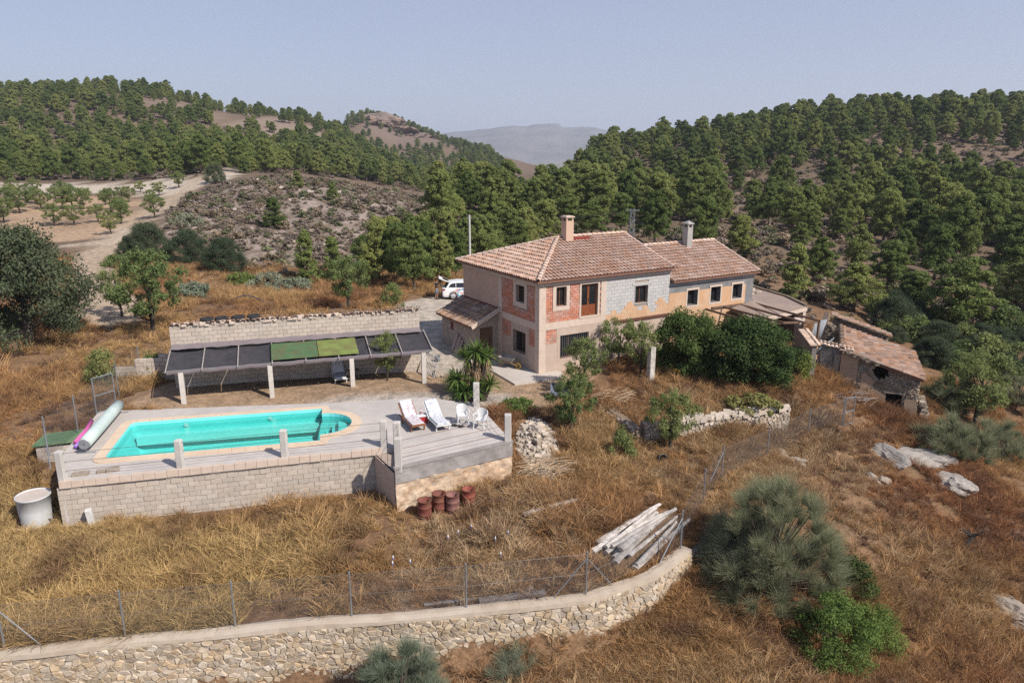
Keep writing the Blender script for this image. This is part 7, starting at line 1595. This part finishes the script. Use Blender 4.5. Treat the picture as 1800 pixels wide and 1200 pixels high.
for k in range(n_):
    f = lambda z: 1.3-.5*z/h2; z0_, z1_ = k*.5, (k+1)*.5; s_ = 1 if k % 2 else -1
    for yy in (-1, 1): br.bar((-s_*w_*f(z0_), yy*w_*f(z0_), z0_), (s_*w_*f(z1_), yy*w_*f(z1_), z1_), .03); br.bar((yy*w_*f(z0_), -s_*w_*f(z0_), z0_), (yy*w_*f(z1_), s_*w_*f(z1_), z1_), .03)
br.build('bracing', M_galv, ms); q = MB(); q.bar((-.7,0,h2-.15),(.7,0,h2-.15), .07); q.build('cross_arm', M_galv, ms)
fpoles = []
for px, pyt, Y, l in ((773,291,210,'tall pale pole in the valley among the pines'),(779,320,235,'short pale pole right of the tall valley pole'),(788,319,260,'rightmost short pale pole in the valley')):
    o, h3 = tall('valley_pole', l, px, pyt, Y, .15, 'pole', None); q = MB(); q.tube([(0,0,-.3),(0,0,h3)], [.2,.14], 8); q.build('shaft', MATS['pole_concrete'], o); q = MB(); q.bar((-.5,0,h3-.3),(.5,0,h3-.3), .1); q.build('cross_arm', M_galv, o)
a = Vector(up_.location)+Vector((0,0,h_-.25)); b = Vector(ms.location)+Vector((0,0,h2-.15)); q = MB(); q.tube([a.lerp(b, t_)+Vector((0,0,-.5*math.sin(math.pi*t_))) for t_ in np.linspace(0,1,16)], .018, 4, cap=False); o = q.build('power_line', M_black); tag(o, 'thin power line between the concrete pole and the lattice mast', 'cable')

# ---------------------------------------------------------------- car with open tailgate
cp = at_z(797, 527, hz(*at_z(797, 527, 0)[:2])); CA = R(8); car = thing('parked_car', 'white estate car with open tailgate and coloured house logo beside the farmhouse', 'car', (cp[0], cp[1], cp[2]), CA)
# local x forward, rear wheel at x 0, near side y 0 (outer face), width along +y
M_paint = mat('white_car_paint', (.80,.80,.80), (.77,.77,.77), rough=.25, spec=.5, bump=0); M_dark = mat('dark_trim_and_boot_shade', (.015,.015,.016), (.02,.02,.02), rough=.5, bump=0)
sect = [(-.92,.42,.62,.10),(-.90,.30,.95,.04),(-.78,.24,1.00,.01),(-.4,.22,1.02,0),(.6,.20,1.0,0),(1.8,.20,.98,0),(2.6,.20,.95,0),(3.2,.24,.86,.03),(3.55,.32,.74,.14)]
V = []; F = []; W_ = 1.8
for (x_, zb, zt, ins) in sect:
    for (yy, zz) in ((ins+.05,zb),(ins,zb+.15),(ins,zt-.22),(ins+.06,zt),(W_-ins-.06,zt),(W_-ins,zt-.22),(W_-ins,zb+.15),(W_-ins-.05,zb)): V.append((x_, yy, zz))
n_ = len(sect); F = [(i*8+k, i*8+(k+1) % 8, (i+1)*8+(k+1) % 8, (i+1)*8+k) for i in range(n_-1) for k in range(8)]+[tuple(range(8)), tuple(reversed(range((n_-1)*8, n_*8)))]
q = MB(); q.add(V, F, .5); q.build('body', M_paint, car, smooth=False, bevel=.02)
roofp = [(-.62,1.0),(-.30,1.47),(.4,1.54),(1.3,1.50),(2.35,.96)]; V = []
for (x_, z_) in roofp:
    for yy in ((.22,.20,.20,.20,.14)[roofp.index((x_,z_))] if z_ > 1.2 else .07,): V += [(x_, yy, z_), (x_, W_-yy, z_)]
V += [(-.55,.07,.98),(-.55,W_-.07,.98)]
q = MB(); q.add(V, [(0,2,3,1),(2,4,5,3),(4,6,7,5),(6,8,9,7),(0,8,6,4,2),(1,3,5,7,9),(0,1,9,8)], .5); q.build('cabin', M_paint, car, bevel=.03)
def side_poly(pts, y_, m_, name, par=car):
    q = MB(); q.add([(x_, y_+(z_-1.0)*.27 if z_ > 1.0 else y_, z_) for x_, z_ in pts]+[(x_, (y_+(z_-1.0)*.27 if z_ > 1.0 else y_)+.01, z_) for x_, z_ in pts], [tuple(range(len(pts)))]+[(i, (i+1) % len(pts), (i+1) % len(pts)+len(pts), i+len(pts)) for i in range(len(pts))], .5); return q.build(name, m_, par)
M_cglass = mat('car_glass', (.02,.024,.03), (.018,.02,.026), rough=.05, spec=.6, bump=0)
side_poly([(-.40,1.08),(-.18,1.36),(.22,1.42),(.22,1.05)], .052, M_cglass, 'side_window'); side_poly([(.28,1.05),(.28,1.42),(1.0,1.42),(1.05,1.04)], .052, M_cglass, 'side_window'); side_poly([(1.12,1.04),(1.08,1.41),(1.3,1.38),(2.0,1.03)], .052, M_cglass, 'side_window')
q = MB(); q.add([(-.93,.22,.55),(-.93,W_-.22,.55),(-.66,W_-.18,1.02),(-.40,W_-.3,1.42),(-.40,.3,1.42),(-.66,.18,1.02)], [(0,1,2,5),(5,2,3,4)], .5); q.build('boot_shade_panel', M_dark, car)  # flat black panel painted in for the shade inside the open boot
q = MB(); q.obox((-.76,W_/2,1.66), (.42,0,-.17), (0,.66,0), (.02,0,.035)); tg = q.build('tailgate', M_paint, car, bevel=.03); q = MB(); q.obox((-.62,W_/2,1.615), (.24,0,-.10), (0,.52,0), (.01,0,.035)); q.build('rear_window', M_cglass, tg)
for yy in (.01, W_-.09): q = MB(); q.obox((-.80, yy+.04, .88), (.13,0,.015), (0,.045,0), (0,0,.07)); q.build('tail_light', mat('tail_light_red', (.25,.01,.03), (.18,.01,.02), rough=.2, bump=0), car, bevel=.015)
q = MB(); q.box(-.96,-.86,.1,W_-.1,.30,.46); q.build('bumper', M_dark, car, bevel=.03)
for x_ in (0, 2.65):
    for yy in (.10, W_-.10):
        q = MB(); q.lathe([(.20,-.10),(.31,-.105),(.33,-.06),(.33,.06),(.31,.105),(.20,.10)], 24); t_ = q.build('wheel', MATS['tyre_rubber'], car, smooth=True, loc=(x_, yy, .33), rot=(math.pi/2,0,0)); q = MB(); q.lathe([(0,.06),(.05,.075),(.20,.085),(.215,.10)], 20); 
        for k in range(6): an = k*math.pi/3; q.bar((.04*math.cos(an),.04*math.sin(an),.10),(.2*math.cos(an),.2*math.sin(an),.10), .045, .02)
        rim_ = q.build('rim', mat('alloy_rim', (.62,.62,.63), (.5,.5,.51), rough=.3, metal=.6, bump=0), t_); rim_.rotation_euler = (0, 0, 0)
        if yy > 1: rim_.rotation_euler = (math.pi, 0, 0)
        q = MB(); q.lathe([(.335,-.01),(.385,-.012),(.385,.02),(.335,.02)], 24); q.build('wheel_arch', M_dark, car, loc=(x_, .012 if yy < 1 else W_-.012, .34), rot=(math.pi/2,0,0))
def outline(pts, w, m_, yy, close=True):
    q = MB(); P = pts+[pts[0]] if close else pts
    for a_, b_ in zip(P[:-1], P[1:]): q.bar((a_[0], yy, a_[1]), (b_[0], yy, b_[1]), .012, w, up=(0,0,1))
    return q.build('logo', m_, car)
outline([(.42,.38),(.40,.72),(.80,.95),(1.10,.62),(1.02,.32)], .06, mat('logo_blue', (.06,.38,.62), (.06,.36,.6), bump=0), -.006); outline([(.22,.58),(.24,.74),(.52,.93),(.62,.86)], .055, mat('logo_red', (.60,.06,.12), (.58,.06,.1), bump=0), -.009, False); outline([(.05,.62),(.10,.80),(.36,.93),(.44,.88)], .045, mat('logo_orange', (.72,.36,.22), (.7,.34,.2), bump=0), -.012, False)
q = MB(); q.bar((.58,-.006,.58),(.92,-.006,.57), .012, .07); q.build('logo', mat('logo_pink', (.70,.30,.26), (.68,.3,.26), bump=0), car)

# ---------------------------------------------------------------- person behind the car
pp = at_z(768, 526, hz(*at_z(768, 526, 0)[:2])); per = thing('person', 'person in black top and grey shorts standing behind the open car tailgate', 'person', tuple(pp), R(-20))
M_skin = mat('skin', (.36,.20,.13), (.30,.165,.11), rough=.6, bump=.02); M_shirt = mat('black_top', (.015,.015,.017), (.022,.022,.024)); M_short = mat('grey_shorts', (.17,.20,.25), (.12,.145,.18)); M_hair = mat('dark_hair', (.018,.013,.010), (.012,.009,.007)); M_shoe = mat('dark_shoes', (.03,.028,.027))
def skin_mesh(name, verts, edges, radii, m_, parent, root=0, sub=1):
    me_ = bpy.data.meshes.new(name); me_.from_pydata(verts, edges, []); me_.update(); o = obj(name, me_, m_, parent); s_ = o.modifiers.new('skin', 'SKIN')
    for i, r_ in enumerate(radii):
        sv = me_.skin_vertices[0].data[i]; sv.radius = (r_ if hasattr(r_, '__len__') else (r_, r_)); sv.use_root = (i == root)
    s_.use_smooth_shade = True; ss = o.modifiers.new('sub', 'SUBSURF'); ss.levels = sub; ss.render_levels = sub; return o
# facing +x (towards the boot)
V = [(0,0,.90),(0,0,1.12),(.0,0,1.34),(.02,0,1.46),(.04,0,1.54),(.06,0,1.62),(.05,0,1.72),
     (0,.10,.84),(.03,.11,.47),(-.02,.11,.09),(.12,.12,.03),(0,-.10,.84),(-.02,-.11,.47),(-.06,-.11,.09),(.08,-.12,.03),
     (-.01,.18,1.38),(.03,.24,1.12),(.24,.18,1.08),(.32,.14,1.12),(-.01,-.18,1.38),(.04,-.24,1.12),(.22,-.15,1.20),(.29,-.10,1.28)]
E_ = [(0,1),(1,2),(2,3),(3,4),(4,5),(5,6),(0,7),(7,8),(8,9),(9,10),(0,11),(11,12),(12,13),(13,14),(2,15),(15,16),(16,17),(17,18),(2,19),(19,20),(20,21),(21,22)]
rd = [(.14,.11),(.13,.10),(.15,.11),.07,.055,(.085,.095),(.07,.08),.085,.06,.042,.04,.085,.06,.042,.04,.06,.045,.035,.035,.06,.045,.035,.035]
for hi, sgn in ((18, 1), (22, -1)):           # five fingers on each hand, curled round a phone
    b = Vector(V[hi])
    for f_, (dx, dy, dz, L_) in enumerate(((.05,.03,.0,.07),(.055,.01,.0,.08),(.055,-.01,.0,.075),(.045,-.03,.0,.06),(.0,-sgn*.045,.03,.055))):
        i0 = len(V); k1 = b+Vector((dx, dy*1., dz)); k2 = k1+Vector((L_*.5, 0, L_*.35)); V += [tuple(k1), tuple(k2)]; E_ += [(hi, i0), (i0, i0+1)]; rd += [.011, .009]
skin_mesh('body', V, E_, rd, M_skin, per)
skin_mesh('top', [(0,0,.92),(0,0,1.12),(0,0,1.34),(.01,0,1.45),(-.01,.18,1.38),(.03,.24,1.12),(.15,.21,1.10),(-.01,-.18,1.38),(.04,-.24,1.12),(.14,-.19,1.16)], [(0,1),(1,2),(2,3),(2,4),(4,5),(5,6),(2,7),(7,8),(8,9)], [(.165,.125),(.155,.125),(.175,.13),.09,.08,.062,.055,.08,.062,.055], M_shirt, per)
skin_mesh('shorts', [(0,0,.96),(0,0,.86),(0,.10,.78),(.03,.115,.50),(0,-.10,.78),(-.01,-.115,.50)], [(0,1),(1,2),(2,3),(1,4),(4,5)], [(.16,.13),(.15,.13),.11,.095,.11,.095], M_short, per)
for yy, xx in ((.12,.03), (-.12,-.01)): q = MB(); q.box(xx-.1, xx+.17, yy-.05, yy+.05, -.01, .09); q.build('shoe', M_shoe, per, bevel=.03)
bm_ = bmesh.new(); bmesh.ops.create_uvsphere(bm_, u_segments=16, v_segments=10, radius=1); 
for v in list(bm_.verts):
    if v.co.z < -.25 and v.co.x > -.2: bm_.verts.remove(v)
me_ = bpy.data.meshes.new('hair'); bm_.to_mesh(me_); bm_.free(); obj('hair', me_, M_hair, per, loc=(.035,0,1.70), scale=(.115,.098,.115))
q = MB(); q.add([(.15,-.014,1.655),(.15,.014,1.655),(.178,0,1.635),(.148,0,1.68)], [(0,1,2),(0,2,3),(1,3,2)]); q.build('nose', M_skin, per); 
for yy in (-.035,.035): q = MB(); q.lathe([(0,-.008),(.010,0),(0,.008)], 8, (.148,yy,1.675)); q.build('eye', M_hair, per)
q = MB(); q.box(.138,.150,-.025,.025,1.598,1.607); q.build('mouth', mat('lips', (.28,.10,.08)), per)
ph = MB(); ph.obox((.39,.03,1.24), (.012,0,.02), (0,.04,0), (-.03,0,.07)); o = ph.build('phone', M_dark, None, loc=tuple(pp), rot=(0,0,R(-20))); tag(o, 'small dark phone held up by the person behind the car', 'phone')
# ---------------------------------------------------------------- haze
q = MB(); q.box(-9800, 9800, -900, 9800, -95, 330, .5); hzb = q.build('haze', None)
m = bpy.data.materials.new('haze'); m.use_nodes = True; nt = m.node_tree; nt.nodes.clear(); out = _n(nt, 'ShaderNodeOutputMaterial'); pv = _n(nt, 'ShaderNodeVolumePrincipled')
pv.inputs['Color'].default_value = (.76,.83,.98,1); pv.inputs['Density'].default_value = 0.00017; pv.inputs['Anisotropy'].default_value = .25
nt.links.new(pv.outputs[0], out.inputs['Volume']); hzb.data.materials.append(m); stuff(hzb)
